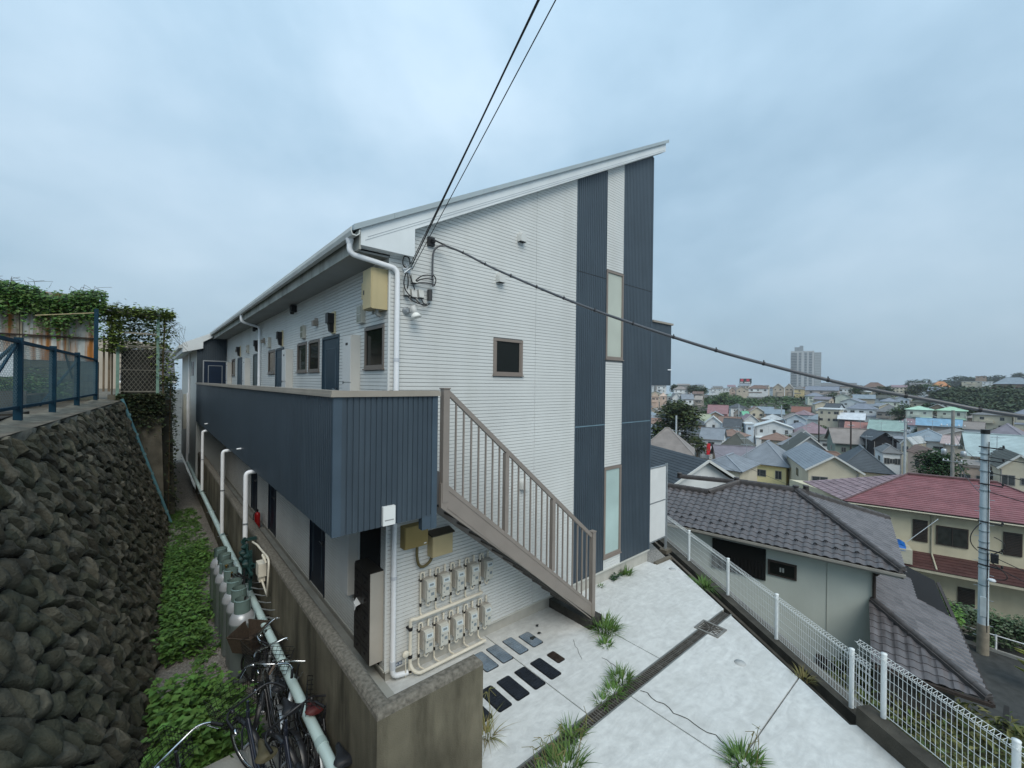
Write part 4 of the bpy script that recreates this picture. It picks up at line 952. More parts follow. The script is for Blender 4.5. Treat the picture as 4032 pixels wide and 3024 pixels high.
for y in (2.40,2.50): m.tube(bend((-1.0,y,1.0),(-1.06,y,1.12),(-1.0,y-.05,.95)),.017,8)
m.build('cream_pipes', CREAM, rg)
m = MB()
for i, y in enumerate(ys):
    ye = 3.3+i*.14 if i < 4 else 4.2-i*.15
    m.tube(bend((-1.14,2.9+i*.12,.52),(-1.20,(3.2+y)/2,.18),(-1.31,y,.38),8),.012,6)
m.build('hoses', RUBBER, rg)
m = MB()
for i in range(6): m.tube([(-1.02,1.6+.3*i,.35),(-1.14,1.58+.3*i,.42)],.01,6); m.tube([(-.95,1.6+.3*i,.33),(-1.02,1.6+.3*i,.35)],.008,6)
m.build('hooks', ALU, rg)
# ---------------------------------------------------------------- bicycles
SPK = mat('spoke_steel', (.35,.36,.37), .35, 0, metal=.8)
def bicycle(lab, frame, saddle, loc, rz, steer=0, basket='wire', bar=CHROME, grip=BLACK, fender=ALU, tilt=0, barw=.29, stemh=1.0, lamp=True):
    """forward is +x; rear axle at x=-.55, front axle at x=.57"""
    t = thing('bicycle', lab, 'bicycle', (0,0,0), 'bicycles parked in the passage')
    r = .325
    def wheel(cx, nm, par, S=None):
        S = S or (lambda p: p)
        m = MB(); n = 26
        def ring(rad, tr, mm, k=6):
            vs = []; 
            for i in range(n):
                a = 2*math.pi*i/n
                for j in range(k):
                    b = 2*math.pi*j/k; rr_ = rad+tr*math.cos(b); vs.append(S(Vector((cx+rr_*math.cos(a),tr*math.sin(b),r+rr_*math.sin(a)))))
            mm.raw(vs, [(i*k+j,((i+1)%n)*k+j,((i+1)%n)*k+(j+1)%k,i*k+(j+1)%k) for i in range(n) for j in range(k)], True)
        ring(r-.018,.018,m); w = m.build('wheel', RUBBER, par)
        m = MB(); ring(r-.045,.012,m,4); m.build('rim', CHROME, w)
        m = MB()
        for i in range(18):
            a = 2*math.pi*i/18; a2 = a+(.35 if i%2 else -.35)
            m.tube([S(Vector((cx+.02*math.cos(a2),.03*(1 if i%2 else -1),r+.02*math.sin(a2)))),S(Vector((cx+(r-.05)*math.cos(a),0,r+(r-.05)*math.sin(a))))],.0016,3,False)
        m.tube([S(Vector((cx,-.05,r))),S(Vector((cx,.05,r)))],.02,8); m.build('spokes', SPK, w)
    hd = Vector((.43,0,.78)); axis = (Vector((.38,0,stemh-.02))-Vector((.57,0,r))).normalized()
    rm = Matrix.Translation(hd) @ Matrix.Rotation(steer,4,axis) @ Matrix.Translation(-hd)
    S = lambda p: rm @ Vector(p)
    wheel(-.55,'rear',t); wheel(.57,'front',t,S)
    m = MB(); bb_ = (-.10,0,.28); st_ = (-.24,0,.70); ht, hb = (.41,0,.85), (.46,0,.68)
    m.tube([hb,(.2,0,.36),bb_],.02,8); m.tube([(.44,0,.76),(.1,0,.46),(-.17,0,.44)],.016,8); m.tube([bb_,st_],.017,8); m.tube([ht,hb],.022,8)
    for s_ in (-.05,.05): m.tube([(-.10,s_*.4,.28),(-.55,s_,r)],.010,6); m.tube([(-.225,s_*.3,.62),(-.55,s_,r)],.009,6)
    m.build('frame', frame, t)
    m = MB()
    for s_ in (-.05,.05): m.tube([S((.465,s_*.5,.68)),S((.50,s_,.60)),S((.57,s_,r))],.011,6)
    m.tube([S((.45,0,.70)),S((.38,0,stemh-.02))],.014,8); m.build('fork', frame, t)
    # handlebar
    m = MB(); hz = stemh; cx = .38
    pl_ = [(cx-.24,-barw,hz+.0),(cx-.12,-barw+.015,hz+.02),(cx-.02,-barw*.7,hz+.03),(cx+.03,-.08,hz),(cx+.03,.08,hz),(cx-.02,barw*.7,hz+.03),(cx-.12,barw-.015,hz+.02),(cx-.24,barw,hz)]
    m.tube([S(p) for p in cr_([Vector(p) for p in pl_],4)],.0115,8); hb_ = m.build('handlebar', bar, t)
    for s_ in (-1,1): m = MB(); m.tube([S((cx-.13,s_*(barw-.014),hz+.02)),S((cx-.26,s_*(barw+.003),hz-.002))],.017,8); m.build('grip', grip, hb_)
    m = MB()
    for s_ in (-1,1): m.tube([S((cx-.08,s_*(barw-.03),hz-.0)),S((cx-.20,s_*(barw-.01),hz-.045))],.006,5); m.tube(bend(S((cx-.06,s_*.2,hz+.02)),S((cx+.25,s_*.15,hz+.05)),S((cx+.05,0,.66)),8),.0035,4)
    m.lathe([(.022,0),(.025,.012),(.012,.025)],S((cx-.06,.19,hz+.03)),10); m.build('brake_lever', bar, hb_)
    # fenders
    def fender(cx_, a0, a1, SS, nm):
        mm = MB(); k = 12; vs = []
        for i in range(k+1):
            a = R(a0+(a1-a0)*i/k)
            for w_, dr_ in ((-.03,-.008),(0,.006),(.03,-.008)): vs.append(SS(Vector((cx_+(r+.022+dr_)*math.cos(a),w_,r+(r+.022+dr_)*math.sin(a)))))
        mm.raw(vs, [(i*3+j,i*3+j+1,(i+1)*3+j+1,(i+1)*3+j) for i in range(k) for j in (0,1)], True); mm.build('fender', fender_m, t)
    fender_m = fender_mat
    fender(-.55,40,200,lambda p: p,'rear'); fender(.57,50,175,S,'front')
    # saddle
    m = MB(); prof = [(.155,.014,-.012),(.14,.026,.004),(.09,.033,.012),(.03,.044,.014),(-.02,.066,.016),(-.06,.092,.02),(-.10,.106,.026),(-.135,.098,.026),(-.155,.07,.016),(-.162,.035,.004)]
    vs = []
    for (dx,hw,dz) in prof:
        for j in range(7):
            b = math.pi*j/6; vs.append((-.27+dx,-hw*math.cos(b),.835+dz+.022*math.sin(b)-.022*abs(math.cos(b))**3))
    m.raw(vs, [(i*7+j,(i+1)*7+j,(i+1)*7+j+1,i*7+j+1) for i in range(len(prof)-1) for j in range(6)], True)
    m.face([vs[j] for j in range(7)]); m.face([vs[(len(prof)-1)*7+j] for j in range(6,-1,-1)]); m.build('saddle', saddle, t)
    m = MB(); m.tube([st_,(-.275,0,.83)],.013,8); m.tube([(-.33,-.05,.80),(-.33,.05,.80)],.02,8); m.build('seat_post', CHROME, t)
    # crank, pedals, chain guard, stand, rack
    m = MB(); m.tube([(-.10,.06,.28),(-.02,.07,.42)],.009,6); m.tube([(-.10,-.06,.28),(-.18,-.07,.14)],.009,6); m.box(-.06,.03,.07,.16,.41,.435); m.box(-.22,-.13,-.16,-.07,.13,.155); m.build('crank', BLACK, t)
    m = MB(); m.prism([(.02,-.045,.30),(-.08,-.045,.37),(-.55,-.045,.365),(-.58,-.045,.31),(-.12,-.045,.20)],(0,-.008,0)); m.build('chain_guard', fender_m, t)
    m = MB(); 
    for s_ in (-.07,.07): m.tube([(-.55,s_,r),(-.66,s_*1.3,.01)],.008,6); m.tube([(-.30,s_,.68),(-.75,s_,.69)],.006,5); m.tube([(-.55,s_*.8,r),(-.68,s_,.68)],.005,5)
    m.tube([(-.66,-.09,.012),(-.66,.09,.012)],.008,6)
    for k in range(4): m.tube([(-.36-.11*k,-.07,.69),(-.36-.11*k,.07,.69)],.005,5)
    m.build('rack_and_stand', BLACK, t)
    if lamp:
        m = MB(); m.lathe([(0,0),(.025,.01),(.035,.06),(.035,.075),(.03,.076)],S((.56,.09,.56)),12,(1,0,0)); m.build('lamp', CHROME, t)
    if basket == 'wire':
        m = MB(); bx0,bx1,bw,bz0,bz1 = .50,.86,.19,.72,.98
        def loop(z_, k): 
            a, b, w = bx0-.02*k, bx1+.03*k, bw+.03*k; q = [S(p) for p in ((a,-w,z_),(b,-w,z_),(b,w,z_),(a,w,z_))]; m.tube(q+[q[0]],.004,4,False)
        for k in range(6): loop(bz0+(bz1-bz0)*k/5,k/5)
        for k in range(9):
            f = k/8
            for w in (-1,1): m.tube([S((bx0+(bx1-bx0)*f,w*bw,bz0)),S((bx0-.02+(bx1-bx0+.05)*f,w*(bw+.03),bz1))],.0028,3,False)
            for (xa,xb) in ((bx0,bx0-.02),(bx1,bx1+.03)): m.tube([S((xa,-bw+2*bw*f,bz0)),S((xb,-bw-.03+2*(bw+.03)*f,bz1))],.0028,3,False)
            m.tube([S((bx0+(bx1-bx0)*f,-bw,bz0)),S((bx0+(bx1-bx0)*f,bw,bz0))],.0028,3,False)
        m.build('basket', BLACK, t)
    elif basket == 'brown':
        m = MB(); a, b, w, z0, z1 = .50,.84,.18,.70,.97
        lo = [(a,-w,z0),(b,-w,z0),(b,w,z0),(a,w,z0)]; hi = [(a-.02,-w-.03,z1),(b+.04,-w-.03,z1),(b+.04,w+.03,z1),(a-.02,w+.03,z1)]
        v = [S(p) for p in lo+hi]; sc9 = [S(((p[0]-.67)*.95+.67,p[1]*.93,p[2]+.012)) for p in lo+hi]
        m.raw(v, [(3,2,1,0)]+[(i,(i+1)%4,4+(i+1)%4,4+i) for i in range(4)]); m.raw(sc9, [(0,1,2,3)]+[((i+1)%4,i,4+i,4+(i+1)%4) for i in range(4)])
        for i in range(4): m.tube([v[4+i],v[4+(i+1)%4]],.009,5)
        m.build('basket', mat('brown_basket', (.075,.055,.04), .7, .2, 30, bump=.8, bsc=200), t)
    t.location = loc; t.rotation_euler = (tilt,0,rz)
    return t
fender_mat = ALU
FB = mat('bike_black', (.015,.015,.017), .35, .1, 6, spec=.5); FBL = mat('bike_navy', (.02,.025,.04), .35, .1, 6, spec=.5); FS = mat('bike_silver', (.36,.38,.40), .35, .1, 6, metal=.5)
SB = mat('saddle_black', (.018,.02,.024), .5, .1, 10); SR = mat('saddle_red', (.10,.022,.022), .5, .15, 8); SO = mat('saddle_olive', (.085,.075,.042), .6, .2, 8)
PZ = -.655
bicycle('bicycle with brown basket parked closest to the gas cylinders', FB, SB, (-1.12,1.33,PZ-.17), R(95), R(38), 'brown', tilt=R(3))
bicycle('bicycle with dark red saddle against the parapet wall', FB, SR, (-1.11,-.10,PZ), R(90), R(-24), 'none', bar=CHROME, grip=mat('grip_brown', (.12,.09,.07), .6, .1), tilt=R(6))
fender_mat = FB
bicycle('black bicycle with black saddle nearest the turquoise pipe', FB, SB, (-1.08,-.98,PZ), R(86), R(-12), 'wire', bar=FB, tilt=R(8), stemh=1.02)
bicycle('bicycle with olive brown saddle in the middle of the row', FBL, SO, (-1.55,-.42,PZ), R(93), R(18), 'wire', bar=FB, tilt=R(-3))
fender_mat = ALU
bicycle('bicycle with bare silver handlebar at the bottom left', FB, SB, (-2.13,-.78,PZ), R(96), R(28), 'wire', bar=CHROME, tilt=R(-6), stemh=1.05)
bicycle('silver bicycle parked behind the one with the brown basket', FS, SB, (-1.24,.82,PASS+.02), R(87), R(15), 'wire', bar=CHROME, tilt=R(5))
fender_mat = FB
bicycle('black bicycle squeezed between the red and the olive saddles', FB, SB, (-1.33,.06,PZ), R(97), R(-30), 'wire', bar=CHROME, tilt=R(4))
bicycle('dark bicycle half hidden left of the turquoise pipe', FBL, SB, (-1.33,-.98,PZ), R(88), R(20), 'none', bar=FB, tilt=R(-2), stemh=.98)
# ---------------------------------------------------------------- weeds, pebbles
WEED = mat('weed_leaf', (.07,.165,.032), .55, .35, 2.0, rand=.5, stint=(.12,.21,.045))
q = random.Random(21); m = MB()
def weedpatch(n, f, hmin, hmax, ls):
    for i in range(n):
        y, x = f()
        h = q.uniform(hmin,hmax); b0 = Vector((x,y,PASS)); k = q.randint(9,16)
        for j in range(k):
            a = q.uniform(0,6.28); zf = (j+1)/k; l = ls*q.uniform(.45,1.35)
            p = b0+Vector((q.uniform(-.05,.05),q.uniform(-.05,.05),h*zf)); m.leaf(p,(math.cos(a),math.sin(a),q.uniform(-.35,.35)),(0,0,1),l,l*.68)
weedpatch(300, lambda: (lambda y: (y, max(foot(y)+.05, q.gauss(foot(y)+.45,.22))))(q.uniform(.62,2.2)), .10,.62,.12)
weedpatch(60, lambda: (lambda y: (y, foot(y)+q.uniform(.05,.3)))(q.uniform(.6,1.0)), .10,.45,.10)
weedpatch(40, lambda: (q.uniform(1.2,1.9), q.uniform(-1.8,-1.4)), .10,.30,.09)
weedpatch(620, lambda: (lambda y: (y, min(-1.12, foot(y)+.05+abs(q.gauss(.25,.33)))))(q.uniform(3.5,9.2)), .05,.45,.095)
weedpatch(420, lambda: (lambda y: (y, q.uniform(foot(y)+.02,-1.15)))(q.uniform(7.5,14)), .03,.12,.07)
weedpatch(16, lambda: (q.uniform(2.9,3.5), q.uniform(-1.9,-1.65)), .05,.12,.06)
weedpatch(60, lambda: (q.uniform(.6,1.1), q.uniform(-1.85,-1.3)), .04,.12,.06)
tag(m.build('weeds', WEED), 'low green leafy weeds covering the gravel passage', 'weeds', kind='stuff')
m = MB()
for i in range(5200):
    y = q.uniform(.6,4.6); x = q.uniform(foot(y)+.02,-1.0); s_ = q.uniform(.006,.02); z = PASS+.03*math.sin(3*x+1.7*y)+.02*math.sin(5*y)
    v = [Vector((x+q.uniform(-s_,s_)+dx*s_, y+q.uniform(-s_,s_)*.5+dy*s_, z+dz*s_)) for dx,dy,dz in ((-1,0,0),(0,-1,0),(1,0,0),(0,1,0),(0,0,.9))]
    m.raw(v, [(0,1,4),(1,2,4),(2,3,4),(3,0,4)])
tag(m.build('pebbles', mat('pebble', (.28,.265,.24), .9, .1, 5, rand=.5)), 'loose grey gravel in the passage', 'gravel', kind='stuff')
# pipe running down the end of the stone wall
m = MB(); a = wp(12.66,.985,.10); b = wp(12.5,.0,.12); m.tube([a+Vector((-.05,0,.1)),b],.045,10)
ed = thing('corner_drainpipe', 'blue green drainpipe slanting down the end of the stone wall', 'pipe', tuple(b)); m.build('pipe', mat('blue_green_pipe', (.10,.22,.25), .4, .25, 2), ed)
m = MB()
for i in range(6): c = a.lerp(b,.1+i*.16); d = (b-a).normalized(); m.tube([c-d*.04,c+d*.04],.054,10)
m.build('joint', mat('pipe_joint', (.16,.27,.28), .5, .1), ed)
# ================================================================ UPPER LEFT: blue fence, rusty wall, trellis
BF = mat('fence_blue', (.008,.036,.060), .7, .15, 5, spec=.15)
bf = thing('blue_chainlink_fence', 'blue steel chain link fence on top of the stone wall', 'fence', (-4.02,4.16,3.35))
posts = [(-4.15,1.9),(-4.02,4.16),(-3.90,6.2),(-3.79,8.6),(-3.68,11.6)]
for i, (x,y) in enumerate(posts):
    m = MB(); hh = 4.62 if i < 4 else 6.05
    m.obox((x,y,(3.25+hh)/2),(1,0,0),(0,1,0),(0,0,1),.045,.045,(hh-3.25)/2); m.build('post', BF, bf)
for (a,b) in zip(posts,posts[1:]):
    m = MB(); m.beam((a[0],a[1]+.046,4.555),(b[0],b[1]-.046,4.555),.045,.05); m.build('top_rail', BF, bf)
    m = MB(); m.beam((a[0],a[1]+.046,3.55),(b[0],b[1]-.046,3.55),.04,.045); m.build('bottom_rail', BF, bf)
    m = MB(); A_ = Vector((a[0],a[1],0)); B_ = Vector((b[0],b[1],0)); d = B_-A_; l = d.length; z0, z1 = 3.575,4.53; hh = z1-z0; n = int((l+hh)/.065)
    for s_ in (0,1):
        for i in range(n+1):
            u0 = i*.065-hh; u1 = i*.065; w0, w1 = z0, z1
            if u0 < 0: w0 = z0-u0; u0 = 0
            if u1 > l: w1 = z1-(u1-l); u1 = l
            if u1-u0 < .01: continue
            p, r_ = A_+d*(u0/l), A_+d*(u1/l)
            if s_: w0, w1 = z0+z1-w0, z0+z1-w1
            m.tube([(p.x-.012*s_,p.y,w0),(r_.x-.012*s_,r_.y,w1)],.0022,3,False)
    tag(m.build('chain_link', mat('link_wire', (.10,.16,.18), .6, .1), bf), kind='stuff')
m = MB()
for (y0_,y1_) in ((3.2,4.1),(8.4,7.6)): m.beam((-4.08 if y0_ < 5 else -3.85,y0_,4.0),(-4.03 if y0_ < 5 else -3.88,y1_,4.52),.03,.03)
m.beam((-4.5,3.0,3.5),(-4.06,4.1,4.5),.03,.04); m.beam((-4.3,8.0,3.4),(-3.8,8.55,4.4),.03,.04); m.build('brace', BF, bf)
# corrugated rusty wall
RUST = mat('rusty_sheet', (.50,.52,.50), .7, .25, 2.5, streak=1.0, dirt=(.36,.15,.035), ssc=4.5, bump=.15, bsc=20, slo=.44, shi=.58)
rw = thing('rusty_metal_wall', 'rust streaked corrugated metal wall overgrown with ivy', 'wall', (-5.5,13.1,3.3))
x = -11.0; k = 0
while x < -3.80:
    m = MB(); w = min(.62,-3.75-x); n = 10
    for i in range(n):
        a, b = x+w*i/n, x+w*(i+1)/n; ya, yb = 13.1+.014*math.sin(2*math.pi*i/n*4), 13.1+.014*math.sin(2*math.pi*(i+1)/n*4)
        m.face([(a,ya,4.55),(b,yb,4.55),(b,yb,6.6),(a,ya,6.6)],True)
    m.face([(x,13.14,4.5),(x+w,13.14,4.5),(x+w,13.14,6.62),(x,13.14,6.62)]); m.build('sheet', RUST, rw); x += max(w-.015,.1); k += 1
m = MB(); m.beam((-11,13.04,5.27),(-3.68,13.04,5.27),.05,.05); m.build('rail', mat('rust_rail', (.05,.035,.028), .8, .2, 6), rw)
m = MB()
for xx in (-5.42,-5.36,-4.42,-7.6,-9.5): m.box(xx,xx+.045,13.02,13.06,4.5,6.55)
m.build('batten', mat('old_batten', (.28,.25,.19), .85, .2, 5), rw)
bl = thing('block_wall', 'mossy concrete block wall under the rusty metal wall', 'wall', (-5.5,13.05,3.3))
m = MB(); m.box(-11,-3.72,13.06,13.3,3.2,4.54); m.build('wall_core', mat('block_joint', (.07,.07,.06), .95, .2, 5), bl)
bm = MB(); bm.box(-.193,.193,-.012,.0,-.092,.092); bme = bm.mesh('block'); BLK = mat('mossy_block', (.085,.09,.07), .95, .3, 8, bump=.4, bsc=50, rand=.25); bme.materials.append(BLK)
for r_ in range(6):
    for c_ in range(18):
        o = bpy.data.objects.new('block', bme); C.objects.link(o); o.location = (-3.95-.4*c_-(.2 if r_%2 else 0),13.06,3.42+.2*r_); attach(o, bl)
m = MB()
for i in range(2600):
    x_ = q.uniform(-6.6,-4.15); y_ = q.choice((q.uniform(8.6,10.6),q.uniform(10.8,12.9))); z_ = 3.4+abs(q.gauss(0,.28))*(1.4 if y_ > 10.7 else .8)+(.25 if y_ < 10.7 else 0); a = q.uniform(0,6.28); s_ = q.uniform(.05,.13); m.leaf((x_,y_,z_),(math.cos(a),math.sin(a),q.uniform(-.3,.7)),(0,0,1),s_,s_*.7)
tag(m.build('garden_weeds', mat('garden_weed', (.05,.11,.03), .6, .4, 1.5, rand=.45, stint=(.11,.17,.04))), 'unkempt green weeds behind the blue chain link fence', 'weeds', kind='stuff')
pt = thing('planter_edge', 'low dark timber edged planting bed behind the blue fence', 'planter', (-5,6,3.3))
for b_ in ((-6.5,-4.55,8.4,8.5,3.25,3.72),(-6.5,-4.5,10.6,10.7,3.25,3.62)): m = MB(); m.box(*b_); m.build('board', mat('planter_board', (.10,.09,.075), .9, .2, 5), pt)
m = MB(); m.box(-6.5,-4.6,8.5,10.6,3.3,3.60); m.build('bed_soil', DIRT, pt)
m = MB(); m.box(-4.7,-4.15,1.5,4.6,3.33,3.40); m.box(-4.6,-4.12,5.0,5.7,3.33,3.41); tag(m.build('scrap_planks', mat('scrap_black', (.03,.028,.024), .9, .2, 6)), 'dark scrap planks lying under the blue fence', 'planks')
sr = thing('scaffold_pole', 'pale bamboo pole hanging on the tall blue post', 'pole', (-4.3,12.4,5.9)); m = MB(); m.tube([(-5.0,12.6,5.82),(-3.7,11.62,5.93)],.018,7); m.build('pole', mat('bamboo', (.35,.30,.17), .7, .2, 8), sr)
sg = thing('white_roof_sheet', 'pale corrugated plastic sheet behind the blue fence', 'sheet', (-5.4,9,3.9)); m = MB()
for i in range(24): m.face([(-6.6+i*.09,7.0,4.02+.012*(i%2)),(-6.6+(i+1)*.09,7.0,4.02+.012*((i+1)%2)),(-6.6+(i+1)*.09,7.2,4.50+.012*((i+1)%2)),(-6.6+i*.09,7.2,4.50+.012*(i%2))])
m.build('sheet', mat('pale_sheet', (.42,.47,.50), .5, .1, 3), sg)
# retaining block at the end of the passage, with trellis gate on top
eb = thing('end_retaining_block', 'grey concrete retaining block with ivy at the end of the stone wall', 'wall', (-2.7,13,PASS))
m = MB(); m.prism([(-3.5,12.85,PASS-.1),(-2.05,12.85,PASS-.1),(-2.20,12.95,3.5),(-3.5,12.95,3.5)],(0,.6,0)); m.build('wall_face', mat('end_block', (.12,.11,.085), .95, .35, 2.5, bump=.5, bsc=14, streak=.5, dirt=(.04,.04,.025), ssc=2), eb)
m = MB(); m.prism([(-2.10,13.4,PASS),(-1.75,13.4,PASS),(-1.9,13.4,3.3),(-2.15,13.4,3.3)],(0,14,0)); m.build('side_wall', mat('end_side', (.06,.058,.045), .95, .3, 3), eb)
tr = thing('trellis_gate', 'rusty green trellis frame with diamond mesh gate grown over by vines', 'trellis', (-2.75,13,3.5))
GP = mat('pale_green_post', (.16,.26,.21), .6, .2, 5); DM = mat('rust_mesh', (.17,.16,.13), .7, .2, 8)
for (x_,zt,mm_) in ((-3.27,5.15,GP),(-2.28,6.25,GP)):
    m = MB(); m.box(x_-.04,x_+.04,12.92,13.0,3.45,zt); m.build('post', mm_, tr)
m = MB(); m.box(-3.25,-2.28,12.93,12.98,5.08,5.12); m.box(-3.25,-2.28,12.93,12.98,3.58,3.62); m.box(-3.25,-2.28,12.935,12.965,4.30,4.32); m.build('gate_rail', DM, tr)
m = MB(); zz0, zz1 = 3.62,5.08
for s_ in (1,-1):
    for i in range(-9,10):
        xa = -3.23+i*.11; pts = []
        for kk in range(0,61):
            f = kk/60; xx = xa+f*.92 if s_ > 0 else xa+.92-f*.92; zz = zz0+f*(zz1-zz0)
            if -3.23 <= xx <= -2.32: pts.append((xx,12.95-.006*s_,zz))
        if len(pts) > 1: m.tube([pts[0],pts[-1]],.006,4,False)
tag(m.build('diamond_mesh', DM, tr), kind='stuff')
m = MB(); m.box(-3.7,-2.2,12.9,12.97,6.15,6.20); m.box(-3.7,-2.2,13.9,13.97,6.15,6.20); m.box(-3.3,-2.3,12.94,12.99,5.5,5.55)
for xx in (-3.6,-3.2,-2.8,-2.4): m.box(xx,xx+.05,12.9,14.0,6.2,6.24)
m.build('pergola_beam', mat('grey_timber', (.24,.22,.18), .85, .2, 6), tr)
m = MB()
for xx, w_ in ((-3.62,.05),(-3.50,.06),(-3.42,.04)): m.box(xx,xx+w_,13.0,13.05,3.6,5.4)
m.build('stake', mat('brown_timber', (.16,.12,.08), .9, .25, 5), tr)
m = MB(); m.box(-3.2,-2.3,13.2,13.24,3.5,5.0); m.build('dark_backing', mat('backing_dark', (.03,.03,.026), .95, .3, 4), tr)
IVY = mat('ivy_leaf', (.035,.10,.022), .5, .3, 2, rand=.5, stint=(.09,.14,.03)); IVYY = mat('vine_leaf', (.11,.165,.035), .5, .25, 3, rand=.4, stint=(.16,.19,.05)); IVYD = mat('ivy_dark', (.018,.038,.014), .7, .3, 3, rand=.5, stint=(.05,.05,.02))
iv = thing('ivy_curtain', 'thick green ivy hanging over the top of the rusty metal wall', 'ivy', (-5.5,13,6.3)); m = MB()
for i in range(11000):
    x_ = q.uniform(-11,-3.55); drop = abs(q.gauss(0,.5))+(0.35 if math.sin(x_*2.3)+math.sin(x_*5.1) > .6 else 0)*q.random()
    z_ = 6.75-drop+.06*math.sin(x_*3); y_ = 13.0-q.uniform(0,.28)+(.4*q.random() if drop < .2 else 0)
    if z_ < 5.2: continue
    a = q.uniform(0,6.28); s_ = q.uniform(.06,.12); m.leaf((x_,y_,z_),(math.cos(a)*.6,-.6+.3*math.sin(a),q.uniform(-.9,.1)),(0,-.5,1),s_,s_*.9)
tag(m.build('leaves', IVY, iv), kind='stuff')
m = MB()
for i in range(26):
    x_ = q.uniform(-8,-3.6); p = Vector((x_,13.0,6.72)); m.tube([p,p+Vector((q.uniform(-.15,.15),-.1,q.uniform(.05,.2))),p+Vector((q.uniform(-.35,.35),-.15,q.uniform(-.05,.22)))],.006,4)
m.build('stems', mat('vine_stem', (.08,.06,.035), .8, .2), iv)
vn = thing('trellis_vine', 'yellow green vine tangled over the trellis frame', 'vine', (-2.8,13,5.8)); m = MB()
for i in range(6500):
    u = q.random()*1.25
    if u < .45: x_, y_, z_ = q.uniform(-3.75,-1.85), q.uniform(12.7,14.0), 6.22+q.gauss(.03,.09)
    elif u < .62: x_, y_, z_ = -3.4+q.gauss(0,.14), 12.9+q.uniform(-.1,.2), q.uniform(4.9,6.2)
    elif u < .82: x_, y_, z_ = -2.12+q.gauss(0,.15), 12.95+q.uniform(-.1,.6), q.uniform(3.9,6.3)
    else: x_, y_, z_ = q.uniform(-3.5,-2.2), 13.4+q.uniform(0,1.2), q.uniform(4.9,6.15)
    a = q.uniform(0,6.28); s_ = q.uniform(.06,.13); m.leaf((x_,y_,z_),(math.cos(a),math.sin(a)-.3,q.uniform(-.8,.2)),(0,0,1),s_,s_*.95)
tag(m.build('leaves', IVYY, vn), kind='stuff')
m = MB(); m.tube([(-2.12,13.0,3.0),(-2.15,12.98,4.6),(-2.1,13.1,6.2)],.03,6); m.tube([(-3.4,13,3.5),(-3.42,12.95,6.2)],.02,6)
for i in range(14): m.tube([(-2.0,13.0,q.uniform(5.2,6.2)),(-1.8+q.uniform(-.1,.2),13,q.uniform(5.2,6.2)),(-1.65+q.uniform(-.2,.2),13.1,q.uniform(5,5.9))],.004,4)
m.build('stems', mat('vine_stem', (.08,.06,.035)), vn)
iw = thing('wall_creeper', 'dark creeper covering the side of the retaining block', 'ivy', (-2.0,14,1.5)); m = MB()
for i in range(5200):
    if q.random() < .3: x_, y_, z_ = q.uniform(-3.3,-2.1), 12.86-q.uniform(0,.1), 3.55-abs(q.gauss(0,.5))
    else: x_, y_, z_ = -1.93+q.gauss(0,.12), q.uniform(12.9,21), q.uniform(-.8,4.2)
    a = q.uniform(0,6.28); s_ = q.uniform(.06,.13); m.leaf((x_,y_,z_),(.5+math.cos(a)*.5,-.5+.5*math.sin(a),q.uniform(-.9,.3)),(0,0,1),s_,s_*.9)
tag(m.build('leaves', IVYD, iw), kind='stuff')
m = MB(); m.tube([(-1.95,13.2,-.8),(-1.93,13.3,3.8)],.02,6); m.build('stems', mat('vine_stem', (.08,.06,.035)), iw)
# ================================================================ TILED NEIGHBOUR HOUSE
azA = R(-10.04); OA = Vector((14.351,-2.115,0)); a1 = Vector((math.sin(azA),math.cos(azA),0)); a2 = Vector((math.cos(azA),-math.sin(azA),0))
def WA(a, d, z): return OA+a1*a+a2*d+Vector((0,0,z))
hA = thing('tiled_house', 'white walled house with dark wavy tiled hipped roof beside the white fence', 'house', tuple(WA(2,2,-8)))
TILE = mat('roof_tile', (.10,.092,.095), .36, .2, 4, rand=.2, spec=.55); TILED = mat('tile_deck', (.012,.012,.013), .9, 0); RIDGE = mat('ridge_tile', (.075,.07,.07), .5, .2, 6, rand=.15)
TW, TC = .265, .242
tm = MB(); n = 7; prof = [(i/n*TW, .022*math.sin(2*math.pi*i/n)+(.012 if i in (0,n) else 0)) for i in range(n+1)]
vs_ = [(x,-.03,z+.030) for x,z in prof]+[(x,TC+.02,z+.006) for x,z in prof]+[(x,-.03,z+.008) for x,z in prof]
tm.raw(vs_, [(i,i+1,n+2+i,n+1+i) for i in range(n)], True); tm.raw([vs_[i] for i in range(n+1)]+[vs_[2*n+2+i] for i in range(n+1)], [(i,n+1+i,n+2+i,i+1) for i in range(n)], False)
tile_me = tm.mesh('tile'); tile_me.materials.append(TILE)
def tile_face(parent, org, U, S, width, length, inside, singles, acc):
    N_ = U.cross(S).normalized()
    if N_.z < 0: N_ = -N_
    nc, nr_ = int(width/TW)+1, int(length/TC)+1
    for r_ in range(nr_):
        for c_ in range(nc):
            u, v = c_*TW, r_*TC
            if not inside(u+TW/2, v+TC*.45): continue
            p = org+U*u+S*v+N_*.012
            acc.append(((p-CAM).length if singles else 1e6, p, U, S, N_))
